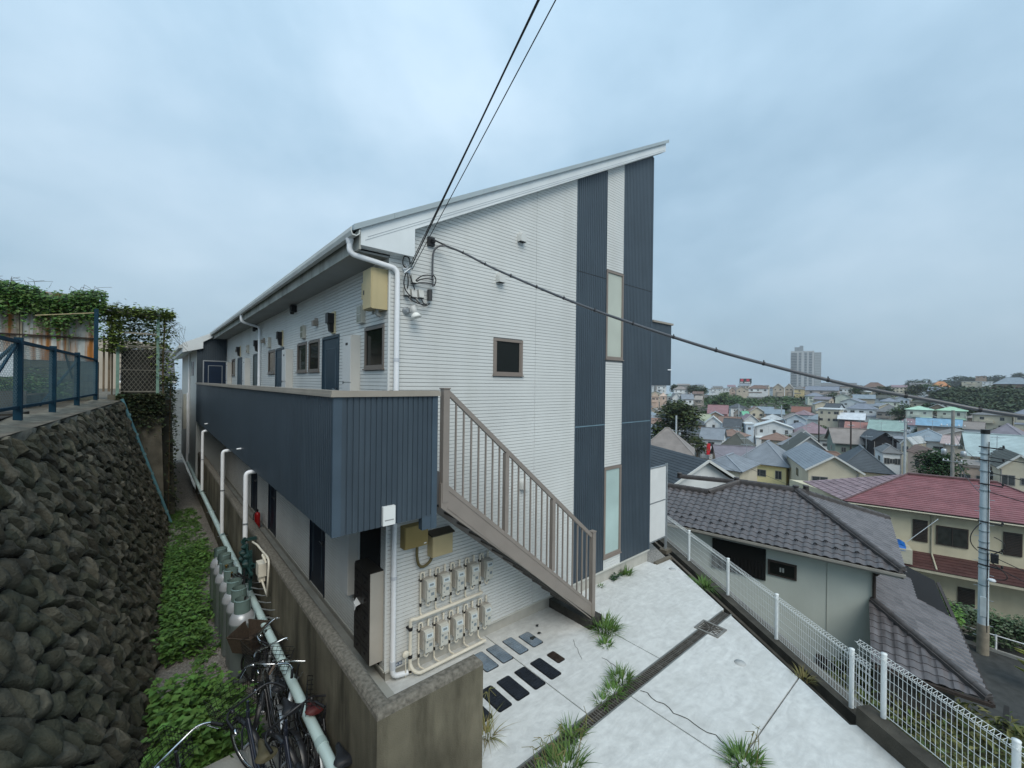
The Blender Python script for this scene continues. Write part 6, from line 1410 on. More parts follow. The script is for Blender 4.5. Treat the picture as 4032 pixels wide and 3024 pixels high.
TOWN = [
    ('house with grey hipped roof in front of the big dark tree', 'hip', 60.26, 28.83, -6.87, -3.09, 8.53, 8, 65.2, 'cream', 'greige', 2),
    ('long blue grey roofed house with a red door beyond the dark tree', 'side', 114.53, 45.26, -10.57, -7.71, 6.31, 8, 74.5, 'white', 'slate', 1),
    ('white house with a dark solar panel slope and wide gable', 'side', 145.79, 52.0, -9.62, -6.98, 5.82, 8, 73.8, 'white', 'charcoal', 2),
    ('white gabled house left of the dark solar panel slope', 'front', 147.61, 58.9, -9.07, -6.57, 5.71, 8, 66.7, 'white', 'palegrey', 1),
    ('low shed with pale olive sheet roof behind the dark tree', 'side', 177.5, 75.32, -11.3, -8.06, 4.94, 8, 65.8, 'cream', 'olive', 1),
    ('pink house with a big rose red roof', 'side', 211.1, 84.27, -9.52, -5.28, 9.51, 9, 71.2, 'pink', 'rose', 2),
    ('narrow grey brown house on the far uphill street', 'side', 270.48, 121.7, -4.86, -2.27, 5.03, 8, 75.0, 'taupe', 'taupe', 2),
    ('white twin dormer house with slate blue roof above the dark tree', 'side', 234.28, 110.77, -3.6, -0.72, 6.94, 8, 55.8, 'white', 'slate', 2),
    ('white gable house with grey roof above the dark tree', 'front', 235.42, 118.25, -3.28, -0.4, 5.36, 9, 47.5, 'white', 'grey', 2),
    ('pale house with small teal hipped roof', 'hip', 238.53, 124.03, -2.27, -0.15, 3.92, 7, 61.7, 'palegrey', 'tealgrey', 1),
    ('peach house with pink hipped roof beside the teal one', 'hip', 235.31, 126.83, -2.32, -0.2, 4.38, 7, 60.9, 'peach', 'peach', 1),
    ('peach hipped roof house next to the blue balcony edge', 'hip', 231.62, 130.04, -2.7, -0.11, 4.85, 7, 59.9, 'peach', 'tan', 2),
    ('large white hilltop house right of the round dark tree', 'hip', 312.79, 154.88, 1.44, 3.83, 11.26, 9, 57.0, 'white', 'greige', 3),
    ('brown flat roofed house below the hilltop treetops', 'side', 298.63, 135.39, -1.55, 0.25, 7.59, 9, 72.9, 'taupe', 'brown', 2),
    ('long white apartment block behind the balcony edge on the hill', 'flat', 338.18, 185.81, 3.6, 3.9, 8.83, 9, 60.7, 'white', 'palegrey', 4),
    ('white flat block at the head of the far street', 'flat', 488.26, 203.75, 1.02, 1.32, 13.63, 10, 71.9, 'white', 'palegrey', 3),
    ('slim pale grey block far up the street', 'flat', 541.48, 242.28, 1.75, 2.05, 6.01, 10, 65.5, 'palegrey', 'palegrey', 2),
    ('white flat roofed house left of the peach gable on the ridge', 'flat', 405.64, 158.97, 2.16, 2.46, 6.36, 9, 68.0, 'white', 'palegrey', 2),
    ('peach gable house on the wooded ridge', 'front', 402.15, 151.4, 0.88, 3.44, 6.39, 9, 80.8, 'peach', 'brown', 1),
    ('beige gable house with balcony on the wooded ridge', 'front', 377.74, 134.46, 1.43, 4.87, 9.07, 9, 63.8, 'beige', 'greige', 2),
    ('white balcony house with long dark brown roof on the ridge', 'hip', 384.79, 124.09, 2.69, 5.48, 15.46, 9, 71.5, 'white', 'brown', 3),
    ('left one of the beige twin gables on the ridge', 'front', 400.92, 114.31, 3.31, 7.19, 8.55, 9, 78.4, 'beige', 'taupe', 2),
    ('right one of the beige twin gables on the ridge', 'front', 407.83, 108.3, 3.42, 7.3, 6.47, 9, 79.5, 'beige', 'taupe', 2),
    ('yellow house with dark hipped roof at the end of the ridge', 'hip', 407.07, 100.49, 2.48, 5.89, 8.2, 8, 75.5, 'yellow', 'grey', 1),
    ('white house with dark grey hipped roof below the wood', 'hip', 236.1, 83.74, -7.29, -5.12, 8.24, 8, 59.5, 'white', 'charcoal', 2),
    ('brown gable roofed white house below the wood', 'front', 211.95, 66.58, -7.63, -5.26, 6.64, 8, 61.4, 'cream', 'brownroof', 2),
    ('small grey house with a pale dormer beside the pink house', 'front', 210.21, 74.45, -8.76, -6.33, 4.27, 6, 81.4, 'taupe', 'grey', 1),
    ('low shed with bright green roof sheet', 'side', 196.27, 65.37, -9.03, -6.81, 3.02, 5, 50.3, 'palegrey', 'green', 0),
    ('grey house with two slanting metal roofs', 'mono', 210.84, 59.06, -8.07, -6.3, 7.96, 8, 73.1, 'palegrey', 'bluegrey', 2),
    ('red brown house with brick red roof against the wood', 'side', 242.3, 57.15, -8.38, -5.63, 8.21, 8, 79.6, 'redbrown', 'brick', 2),
    ('light blue gable house with a black edged roof', 'front', 184.45, 43.84, -8.26, -6.13, 7.55, 9, 69.2, 'lightblue', 'greige', 1),
    ('grey pink house with two low hipped roofs', 'hip', 188.36, 53.16, -9.12, -7.07, 7.86, 8, 76.9, 'pinkgrey', 'palegrey', 1),
    ('white and mauve gable house left of the low hipped roofs', 'front', 182.07, 58.63, -10.04, -7.16, 6.43, 8, 56.8, 'white', 'mauve', 1),
    ('wide white house with white metal roof and three brown shutters', 'front', 149.24, 40.53, -8.92, -6.88, 11.19, 9, 69.1, 'white', 'whitegrey', 3),
    ('pale blue flat block beside the wide white house', 'flat', 146.83, 46.86, -8.32, -8.02, 2.83, 6, 62.6, 'lightblue', 'whitegrey', 1),
    ('house with dark olive roof ridge below the solar panel house', 'hip', 95.47, 32.15, -9.59, -6.65, 6.07, 9, 80.9, 'cream', 'darkolive', 0),
    ('brown roofed house in front of the wide white house', 'hip', 127.88, 33.66, -10.56, -8.83, 7.69, 8, 78.2, 'beige', 'brownroof', 0),
    ('house with slate blue hipped roof in the middle of town', 'hip', 108.96, 24.67, -9.37, -7.59, 5.91, 9, 82.8, 'palegrey', 'slate', 0),
    ('house with broad dusty mauve hipped roof', 'hip', 151.3, 30.25, -9.94, -7.01, 10.01, 10, 72.9, 'beige', 'mauve', 1),
    ('white house with a white edged gable below the mauve roof', 'front', 118.97, 24.44, -8.54, -6.62, 4.88, 9, 71.1, 'whitegrey', 'greige', 0),
    ('large beige house with blue blind on the hill edge', 'side', 366.64, 76.27, 2.14, 5.1, 20.17, 10, 83.5, 'beigegrey', 'greyblue', 5),
    ('white two storey house right of the large beige house', 'flat', 383.68, 65.69, 3.63, 3.93, 8.31, 9, 79.5, 'white', 'palegrey', 3),
    ('cream house with low roof among garden trees', 'side', 369.24, 52.81, 1.54, 3.99, 8.56, 9, 86.1, 'cream', 'palegrey', 2),
    ('long grey hilltop roof behind the large beige house', 'side', 465.27, 85.93, 5.75, 8.54, 25.92, 10, 80.9, 'beigegrey', 'grey', 0),
    ('dusky brown roofed house on the hilltop under the cable', 'hip', 448.14, 58.42, 5.14, 8.95, 14.51, 10, 77.9, 'taupe', 'brown', 1),
    ('tall beige block with stacked balconies', 'flat', 201.68, 37.34, -4.56, -4.26, 7.89, 9, 88.1, 'cream', 'whitegrey', 6),
    ('building with rounded white metal roof', 'side', 200.35, 30.02, -8.01, -5.57, 8.45, 8, 84.0, 'charcoalw', 'whiteroof', 2),
    ('long white house with grey blue roof below the hedge', 'hip', 256.88, 36.0, -5.93, -3.36, 11.83, 9, 84.9, 'white', 'greyblue', 3),
    ('greige house with tower wing and broad grey roof', 'hip', 249.32, 25.61, -6.53, -3.22, 8.86, 9, 90.9, 'taupe', 'grey', 3),
    ('low house with faded red roof behind the thin pole', 'side', 173.14, 23.99, -9.15, -7.28, 6.06, 7, 83.4, 'brownroof', 'redroof', 0),
    ('hall with large turquoise roof', 'side', 167.84, 15.88, -8.89, -5.94, 8.97, 11, 86.8, 'palegrey', 'teal', 0),
    ('sage green house with greige roof and white gutters', 'side', 107.54, 13.17, -7.51, -4.7, 7.06, 9, 68.3, 'sage', 'greige', 2),
    ('black clad gable house with white lamp', 'front', 103.95, 7.82, -6.1, -4.4, 4.02, 9, 66.8, 'black', 'charcoal', 1),
    ('dark olive double gable house beside the sage green one', 'front', 91.19, 16.79, -8.54, -5.12, 7.63, 9, 66.5, 'palegrey', 'darkolive', 1),
    ('small white house with grey canopy roof and tall windows', 'hip', 92.09, 5.4, -6.88, -5.77, 2.78, 6, 71.3, 'white', 'grey', 3),
    ('left pale house with mint green hipped roof', 'hip', 233.26, 14.13, -4.38, -3.05, 8.7, 8, 87.2, 'mintwhite', 'mint', 4),
    ('right pale house with mint green hipped roof', 'hip', 238.57, 5.28, -4.47, -3.07, 9.05, 8, 89.4, 'mintwhite', 'mintgreen', 4),
    ('low building covered with bright blue sheets', 'side', 198.28, 6.38, -8.43, -6.04, 11.3, 7, 86.6, 'taupe', 'bluesheet', 0),
    ('white house with small square windows under the cable', 'front', 323.77, 28.74, -2.0, 0.03, 6.82, 8, 92.0, 'bluewhite', 'palegrey', 3),
    ('dark timber house with purple brown roof behind the mint roofs', 'hip', 330.48, 18.66, -3.18, -0.08, 9.78, 9, 80.8, 'darkbrown', 'darkbrown', 2),
    ('hilltop house with orange tiled hipped roof', 'hip', 596.58, 29.03, 6.45, 11.86, 14.93, 11, 86.7, 'beige', 'orange', 0),
    ('white gable house with round window on the hilltop', 'front', 480.28, 30.48, 4.41, 7.75, 11.27, 9, 99.7, 'white', 'grey', 1),
    ('grey roofed house next to the white gable on the hilltop', 'side', 509.25, 37.1, 5.03, 9.55, 12.8, 10, 85.2, 'beigegrey', 'grey', 0),
    ('brown house with posts and blue grey roof at the tree edge', 'side', 388.76, 18.88, 2.57, 5.59, 8.91, 9, 92.4, 'brown', 'greyblue', 2),
    ("large slate roof hall at the hill's right end", 'hip', 496.72, -15.61, 8.68, 13.87, 21.16, 14, 91.1, 'brown', 'bluegrey', 2),
    ('white concrete house with arches on the wooded hill', 'flat', 710.18, 10.84, 13.35, 13.65, 16.67, 12, 88.7, 'cream', 'palegrey', 3),
    ('square brown block on the wooded hill', 'flat', 790.28, 4.81, 20.84, 21.14, 10.24, 10, 89.2, 'tan', 'tan', 2),
    ('low white block beside the square brown block', 'flat', 699.7, -1.26, 12.97, 13.27, 8.93, 10, 89.6, 'white', 'whitegrey', 2),
    ('cream house with two wide windows and grey roof', 'hip', 231.14, -5.22, -5.22, -3.69, 10.66, 9, 95.9, 'cream', 'grey', 4),
    ('cream house with long white balcony at the right edge', 'hip', 225.93, -13.42, -4.32, -2.07, 6.88, 9, 96.0, 'cream', 'greyblue', 2),
    ('house with purplish grey hipped roof and pale ridge line', 'hip', 150.72, -7.4, -7.21, -4.22, 6.9, 10, 96.7, 'palegrey', 'purplegrey', 0),
    ('low grey roofed house with a row of white shutters', 'side', 169.03, -2.11, -6.89, -4.97, 4.22, 7, 90.8, 'white', 'greige', 3),
    ('white house with wide dark window and slate roof', 'hip', 103.61, 1.75, -5.3, -3.51, 6.13, 9, 83.0, 'white', 'bluegrey', 2),
    ('house with pinkish grey flat slope beside the near pole', 'side', 98.51, -2.3, -5.11, -3.96, 5.11, 7, 92.1, 'beige', 'pinkgrey', 0),
    ('house with pale turquoise metal roof behind the grey pole', 'side', 83.95, -6.6, -5.19, -2.3, 6.82, 9, 82.6, 'cream', 'paleteal', 0),
    ('beige house with green awning and dark slanted roof at the right edge', 'front', 73.08, -7.75, -5.13, -3.38, 3.6, 8, 79.6, 'cream', 'darkolive', 2),
    ('low pale house with tiled roof corner below the bush', 'front', 79.3, -0.43, -5.35, -4.3, 2.21, 6, 66.4, 'peach', 'brownroof', 1),
    ('white gable end house between the poles', 'front', 98.23, 4.31, -5.69, -4.53, 1.79, 6, 102.4, 'cream', 'palegrey', 1),
    ('beige apartment with cluttered balcony behind the near pole', 'flat', 76.23, -4.12, -5.86, -5.56, 2.79, 6, 88.9, 'peach', 'greige', 2),
    ('yellow house with blue grey hipped roofs', 'hip', 66.51, 17.04, -7.51, -4.48, 7.22, 9, 83.8, 'yellow2', 'slate', 3),
    ('house with pale slate roof left of the yellow house', 'hip', 50.27, 16.32, -6.07, -4.78, 5.29, 8, 85.4, 'cream', 'slate', 0),
    ('house with black coursed roof and white gable boards', 'front', 31.51, 9.31, -4.02, -1.92, 7.19, 10, 28.3, 'white', 'black_roof', 0),
    ('cream gabled house with mottled blue grey shingle roof', 'front', 58.96, 6.65, -5.95, -4.05, 5.81, 14, 64.7, 'cream', 'shingle', 2),
    ('house with broad dark slate slope beside the shingle roof', 'hip', 65.95, 4.81, -6.54, -4.0, 5.62, 10, 75.3, 'cream', 'darkslate', 0),
]
# ================================================================ TOWN HOUSES
PAL = dict(cream=(.52,.48,.38), white=(.62,.65,.66), pink=(.52,.25,.25), taupe=(.30,.27,.24), palegrey=(.42,.45,.46), peach=(.52,.40,.33), beige=(.44,.39,.32), yellow=(.55,.46,.26), yellow2=(.80,.68,.36), lightblue=(.47,.55,.62),
 pinkgrey=(.44,.36,.35), beigegrey=(.42,.37,.34), redbrown=(.20,.10,.08), charcoalw=(.10,.09,.10), brown=(.16,.11,.09), sage=(.22,.27,.235), black=(.022,.022,.026), mintwhite=(.50,.55,.49), bluewhite=(.54,.60,.66), darkbrown=(.07,.055,.06), tan=(.33,.25,.19), whitegrey=(.58,.62,.63),
 greige=(.24,.215,.20), slate=(.215,.24,.27), charcoal=(.075,.085,.095), olive=(.33,.36,.26), rose=(.26,.15,.16), grey=(.17,.175,.18), tealgrey=(.26,.36,.36), brownroof=(.22,.145,.115), green=(.16,.42,.28), bluegrey=(.22,.27,.31), brick=(.23,.11,.085), mauve=(.25,.18,.20), darkolive=(.085,.088,.075), greyblue=(.20,.225,.27), whiteroof=(.58,.62,.66), redroof=(.30,.15,.13), teal=(.25,.35,.325), mint=(.40,.60,.48), mintgreen=(.33,.52,.38), bluesheet=(.20,.35,.48), orange=(.48,.22,.10), purplegrey=(.20,.19,.22), paleteal=(.37,.46,.47), black_roof=(.045,.055,.065), shingle=(.22,.25,.28), darkslate=(.075,.088,.10))
def hmat(k, roof): 
    c = PAL[k]; return mat(('roof_' if roof else 'wall_')+k, c, .65 if roof else .85, .12, .8 if roof else .5, rand=.05, streak=.15 if roof else .12, sdir='N' if roof else 'Z', dirt=tuple(x*.65 for x in c), ssc=1.0)
WINF = mat('town_window_frame', (.28,.27,.26), .6, 0); WING = mat('town_glass', (.045,.052,.056), .25, .3, 1, spec=.5)
hr = random.Random(99)
def town_house(lab, kind, x, y, ze, zr, W, D, az, wall, roof, nwin):
    t = thing('house', lab, 'house', (x,y,ze-6.2)); f = Vector((math.sin(R(az)),math.cos(R(az)),0)); s = Vector((f.y,-f.x,0)); O_ = Vector((x,y,0))
    def P(a, d, z): return O_+s*a+f*d+Vector((0,0,z))
    h = W/2; ov = min(.5,W*.07); zb = ze-7.0; wm, rm = hmat(wall,False), hmat(roof,True)
    dist = math.hypot(x-CAM.x,y-CAM.y)
    m = MB()
    wi = h-ov; poly = [P(-wi,ov,zb),P(wi,ov,zb),P(wi,D-ov,zb),P(-wi,D-ov,zb)]
    m.prism(poly,(0,0,ze-zb-.02))
    if kind == 'front': m.prism([P(-wi,ov,ze-.03),P(wi,ov,ze-.03),P(0,ov,zr-.12)],f*(D-2*ov))
    if kind == 'side': m.prism([P(-wi,ov,ze-.03),P(-wi,D-ov,ze-.03),P(-wi,D/2,zr-.12)],s*(2*wi))
    if kind == 'mono': m.prism([P(-wi,ov,ze-.03),P(-wi,D-ov,ze-.03),P(-wi,D-ov,zr-.12)],s*(2*wi))
    m.build('wall', wm, t)
    th = .12
    def slope(pts, nm='roof'):
        """a roof plane: eave a, eave b, top b, top a"""
        mm = MB()
        if dist < 105 and len(pts) == 4:
            n_ = max(4,int((Vector(pts[3])-Vector(pts[0])).length/.30)); first = None
            deck = MB(); deck.face([p-Vector((0,0,.05)) for p in pts]); first = deck.build('roof', rm, t)
            for i in range(n_):
                A0, B0 = pts[0].lerp(pts[3],i/n_), pts[1].lerp(pts[2],i/n_); A1, B1 = pts[0].lerp(pts[3],(i+1)/n_), pts[1].lerp(pts[2],(i+1)/n_)
                l_ = Vector((0,0,.03)); c = MB(); c.face([A0+l_,B0+l_,B1,A1]); c.face([B0+l_,A0+l_,A0-l_,B0-l_]); c.build('roof_course', rm, first)
            return first
        mm.prism(pts,(0,0,-th)); return mm.build(nm, rm, t)
    if kind == 'hip':
        if W >= D:
            r0 = min(D/2,W/2-.2); a0, a1_ = P(-h+r0,D/2,zr), P(h-r0,D/2,zr)
        else:
            r0 = W/2; a0, a1_ = P(0,r0,zr), P(0,max(D-r0,r0+.1),zr)
        c = [P(-h,0,ze),P(h,0,ze),P(h,D,ze),P(-h,D,ze)]
        if W >= D: slope([c[0],c[1],a1_,a0]); slope([c[2],c[3],a0,a1_]); tri = ((c[1],c[2],a1_),(c[3],c[0],a0))
        else: slope([c[1],c[2],a1_,a0]); slope([c[3],c[0],a0,a1_]); tri = ((c[0],c[1],a0),(c[2],c[3],a1_))
        for q_ in tri:
            if dist < 105: slope([q_[0],q_[1],q_[2]+(q_[1]-q_[0]).normalized()*.02,q_[2]-(q_[1]-q_[0]).normalized()*.02])
            else: m = MB(); m.prism(list(q_),(0,0,-th)); m.build('roof', rm, t)
        m = MB(); m.face([p-Vector((0,0,th)) for p in c[::-1]]); m.build('soffit', wm, t)
        m = MB(); m.beam(a0+Vector((0,0,.05)),a1_+Vector((0,0,.05)),.25,.12)
        for cc, aa in ((c[0],a0),(c[1],a1_ if W >= D else a0)): m.beam(cc+Vector((0,0,.03)),aa+Vector((0,0,.05)),.16,.07)
        m.build('ridge_cap', mat('ridge_'+roof, tuple(min(.8,v*1.12+.01) for v in PAL[roof]), .6, .1, 1), t)
    elif kind == 'side':
        slope([P(-h,0,ze),P(h,0,ze),P(h,D/2,zr),P(-h,D/2,zr)]); slope([P(h,D,ze),P(-h,D,ze),P(-h,D/2,zr),P(h,D/2,zr)])
        m = MB(); m.beam(P(-h,D/2,zr+.03),P(h,D/2,zr+.03),.3,.1); m.build('ridge_cap', rm, t)
        m = MB(); m.beam(P(-h,-.05,ze-.08),P(h,-.05,ze-.08),.1,.1); m.build('gutter', WINF, t)
    elif kind == 'front':
        slope([P(-h,D,ze),P(-h,0,ze),P(0,0,zr),P(0,D,zr)]); slope([P(h,0,ze),P(h,D,ze),P(0,D,zr),P(0,0,zr)])
        m = MB(); m.beam(P(-h,-.03,ze-.06),P(0,-.03,zr-.06),.06,.2); m.beam(P(h,-.03,ze-.06),P(0,-.03,zr-.06),.06,.2); m.build('barge_board', mat('barge_pale', (.55,.57,.56), .6, .05) if wall != 'black' else BLACK, t)
    elif kind == 'mono': 
        slope([P(-h,0,ze),P(h,0,ze),P(h,D,zr),P(-h,D,zr)])
    else:
        m = MB(); m.prism([P(-h,.02,ze-.02),P(h,.02,ze-.02),P(h,D,ze-.02),P(-h,D,ze-.02)],(0,0,.35)); m.build('parapet_roof', rm, t)
    # windows, upper storey first
    k = nwin; cols = max(1,min(4,k if k <= 3 else (k+1)//2)); 
    for i in range(k):
        r_ = i//cols; c_ = i%cols; a = -wi+(2*wi)*(c_+.5)/cols+hr.uniform(-.25,.25); ww = min(hr.choice((.35,.5,.75)),wi*.8/cols); hh = hr.choice((.35,.45,.55)); zc = ze-1.35-2.75*r_
        if kind == 'front' and k == 1: zc = ze-.9
        m = MB(); m.prism([P(a-ww-.06,ov,zc-hh-.06),P(a+ww+.06,ov,zc-hh-.06),P(a+ww+.06,ov,zc+hh+.06),P(a-ww-.06,ov,zc+hh+.06)],-f*.06); o = m.build('window', WINF, t)
        for (u0,u1) in ((-ww,-.03),(.03,ww)):
            m = MB(); m.prism([P(a+u0,ov-.061,zc-hh),P(a+u1,ov-.061,zc-hh),P(a+u1,ov-.061,zc+hh),P(a+u0,ov-.061,zc+hh)],-f*.01); m.build('pane', WING, o)
    # a balcony for the bigger houses, side windows
    if W > 8 and kind in ('hip','side','flat') and nwin >= 3:
        m = MB(); m.prism([P(-wi*.6,ov-.9,ze-3.0),P(wi*.1,ov-.9,ze-3.0),P(wi*.1,ov,ze-3.0),P(-wi*.6,ov,ze-3.0)],(0,0,1.0)); m.build('balcony', wm, t)
    # pent roof over the ground floor, aerial, cooler, downpipe
    if kind != 'flat' and W > 4 and hr.random() < .75:
        a0_, a1q = (-wi,wi*.35) if hr.random() < .5 else (-wi*.2,wi); m = MB(); m.prism([P(a0_,ov-1.2,ze-3.45),P(a1q,ov-1.2,ze-3.45),P(a1q,ov,ze-2.95),P(a0_,ov,ze-2.95)],(0,0,-.1)); m.build('pent_roof', rm, t)
        m = MB(); m.prism([P(a0_+.2,ov-.9,zb),P(a1q-.2,ov-.9,zb),P(a1q-.2,ov,zb),P(a0_+.2,ov,zb)],(0,0,ze-3.5-zb)); m.build('porch_wall', wm, t)
    if dist < 260:
        sx_ = hr.choice((-1,1))*wi*.92; m = MB(); m.tube([P(sx_,ov-.05,ze-.1),P(sx_,ov-.05,zb)],.06,5); m.build('downpipe', WINF, t)
    if dist < 220 and hr.random() < .55:
        c_ = P(hr.uniform(-.4,.4)*W,D*.5,zr-.2); m = MB(); m.tube([c_,c_+Vector((0,0,1.9))],.03,5); m.tube([c_+Vector((0,0,1.7))-s*.7,c_+Vector((0,0,1.7))+s*.7],.025,4)
        for kk in range(5): m.tube([c_+Vector((0,0,1.7))+s*(-.6+.3*kk)-f*.3,c_+Vector((0,0,1.7))+s*(-.6+.3*kk)+f*.3],.018,4)
        m.build('aerial', ALU, t)
    for sgn in (-1,1):
        if nwin:
            m = MB(); o_ = P(sgn*wi,0,0); dd = D*.45
            m.prism([P(sgn*wi,dd-.6,ze-1.9),P(sgn*wi,dd+.6,ze-1.9),P(sgn*wi,dd+.6,ze-.9),P(sgn*wi,dd-.6,ze-.9)],s*(sgn*.05)); m.build('side_window', WING, t)
    return t
for row in TOWN: town_house(*row)
# a few features that stand out
m = MB(); m.prism([(112.5,45.6,-14.6),(113.6,45.2,-14.6),(113.6,45.2,-11.6),(112.5,45.6,-11.6)],(-.1,-.25,0)); tag(m.build('red_door', mat('door_red', (.5,.02,.03), .5, .05)), 'bright red door on the pale house beyond the dark tree', 'door')
# far buildings on the skyline
SKY_LAB = 'small pale building among the distant rooftops on the skyline'
fr_ = random.Random(17)
for i in range(46):
    th_a = R(59+fr_.uniform(0,33)); r_ = fr_.uniform(520,1100); x, y = CAM.x+math.sin(th_a)*r_, CAM.y+math.cos(th_a)*r_; w = fr_.uniform(9,22); hgt_b = fr_.uniform(6,13); z0 = hgt(r_)-4; az = math.degrees(th_a)+fr_.uniform(-25,25)
    zt = 4-fr_.uniform(-.003,.006)*r_
    f = Vector((math.sin(R(az)),math.cos(R(az)),0)); s = Vector((f.y,-f.x,0)); O_ = Vector((x,y,0)); t = thing('distant_building', SKY_LAB, 'building', (x,y,z0), 'distant rooftops on the skyline')
    P = lambda a, d, z: O_+s*a+f*d+Vector((0,0,z))
    k = fr_.choice(('white','palegrey','beige','taupe','whitegrey','cream')); m = MB(); m.prism([P(-w/2,0,z0),P(w/2,0,z0),P(w/2,10,z0),P(-w/2,10,z0)],(0,0,zt-z0)); m.build('wall', hmat(k,False), t)
    if fr_.random() < .6: m = MB(); m.prism([P(-w/2-.5,-.5,zt),P(w/2+.5,-.5,zt),P(w/2+.5,5,zt+2.4),P(-w/2-.5,5,zt+2.4)],(0,0,-.2)); m.build('roof', hmat(fr_.choice(('grey','brown','slate','greige','mauve')),True), t)
    else: m = MB(); m.prism([P(-w/2,-.1,zt),P(w/2,-.1,zt),P(w/2,10,zt),P(-w/2,10,zt)],(0,0,.4)); m.build('roof', hmat('palegrey',True), t)
    for j in range(int(w/3.2)):
        for lv in range(2):
            a = -w/2+1.6+j*3.2; m = MB(); m.prism([P(a-.8,0,zt-2.4-3*lv),P(a+.8,0,zt-2.4-3*lv),P(a+.8,0,zt-1-3*lv),P(a-.8,0,zt-1-3*lv)],-f*.1); m.build('window', WING, t)
# tower block
tw = thing('tower_block', 'tall pale grey residential tower block on the horizon', 'building', (945,230,-10)); tf = Vector((math.sin(R(76)),math.cos(R(76)),0)); ts = Vector((tf.y,-tf.x,0)); TO = Vector((945,230,0)); TP = lambda a, d, z: TO+ts*a+tf*d+Vector((0,0,z))
TWM = mat('tower_wall', (.44,.46,.47), .8, .05); TWD = mat('tower_grey', (.26,.29,.31), .8, .05); hw = 24
m = MB(); m.prism([TP(-hw,0,-20),TP(hw-11,0,-20),TP(hw-11,30,-20),TP(-hw,30,-20)],(0,0,94)); m.build('main_shaft', TWM, tw)
m = MB(); m.prism([TP(hw-11,2,-20),TP(hw,5,-20),TP(hw,30,-20),TP(hw-11,30,-20)],(0,0,91)); m.build('side_shaft', TWD, tw)
m = MB(); m.prism([TP(-hw+6,4,74),TP(-hw+20,4,74),TP(-hw+20,20,74),TP(-hw+6,20,74)],(0,0,8)); m.prism([TP(-hw+14,8,82),TP(-hw+20,8,82),TP(-hw+20,18,82),TP(-hw+14,18,82)],(0,0,3)); m.build('penthouse', TWD, tw)
for lv in range(22):
    z = 71-lv*3.05
    for (a0,a1_) in ((-hw+1,-hw+10),(-hw+13,-hw+17),(-2,2),(5,10)):
        m = MB(); m.prism([TP(a0,0,z-2.0),TP(a1_,0,z-2.0),TP(a1_,0,z-.3),TP(a0,0,z-.3)],-tf*.3); m.build('window_band', mat('tower_glass', (.13,.155,.175), .4, .1), tw)
    m = MB(); m.prism([TP(hw-10,2.4,z-2.0),TP(hw-1,4.8,z-2.0),TP(hw-1,4.8,z-.6),TP(hw-10,2.4,z-.6)],-tf*.4); m.build('window_band', mat('tower_glass2', (.36,.40,.42), .4, .1), tw)
    m = MB(); m.prism([TP(-hw-.6,-1.2,z-3.0),TP(-hw+11,-1.2,z-3.0),TP(-hw+11,0,z-3.0),TP(-hw-.6,0,z-3.0)],(0,0,.9)); m.build('balcony_band', TWM, tw)
# billboard
bbd = thing('rooftop_billboard', 'dark rooftop billboard with two red squares and white lettering', 'billboard', (697,247,3)); bf_ = Vector((math.sin(R(70)),math.cos(R(70)),0)); bs_ = Vector((bf_.y,-bf_.x,0)); BO = Vector((697.5,247,0)); BP = lambda a, d, z: BO+bs_*a+bf_*d+Vector((0,0,z))
m = MB(); m.prism([BP(-8.2,0,9.2),BP(8.2,0,9.2),BP(8.2,0,16.8),BP(-8.2,0,16.8)],bf_*1.0); m.build('board', BLACK, bbd)
for a in (-4.8,3.2): m = MB(); m.prism([BP(a-2,0,12.6),BP(a+2,0,12.6),BP(a+2,0,16.2),BP(a-2,0,16.2)],-bf_*.15); m.build('red_mark', mat('sign_red', (.55,.04,.06), .5, .05), bbd)
for (a0,a1_) in ((-7.2,-6.2),(-5.8,-4.9),(-4.5,-3.6),(-1.2,0),(.4,1.6),(2.0,3.1),(3.5,4.6),(5.0,6.2)): m = MB(); m.prism([BP(a0,0,9.9),BP(a1_,0,9.9),BP(a1_,0,11.8),BP(a0,0,11.8)],-bf_*.15); m.build('letter', mat('sign_white', (.75,.75,.75), .5, 0), bbd)
m = MB(); m.prism([BP(-8,1.1,-5),BP(8,1.1,-5),BP(8,12,-5),BP(-8,12,-5)],(0,0,14)); m.build('building', hmat('white',False), bbd)
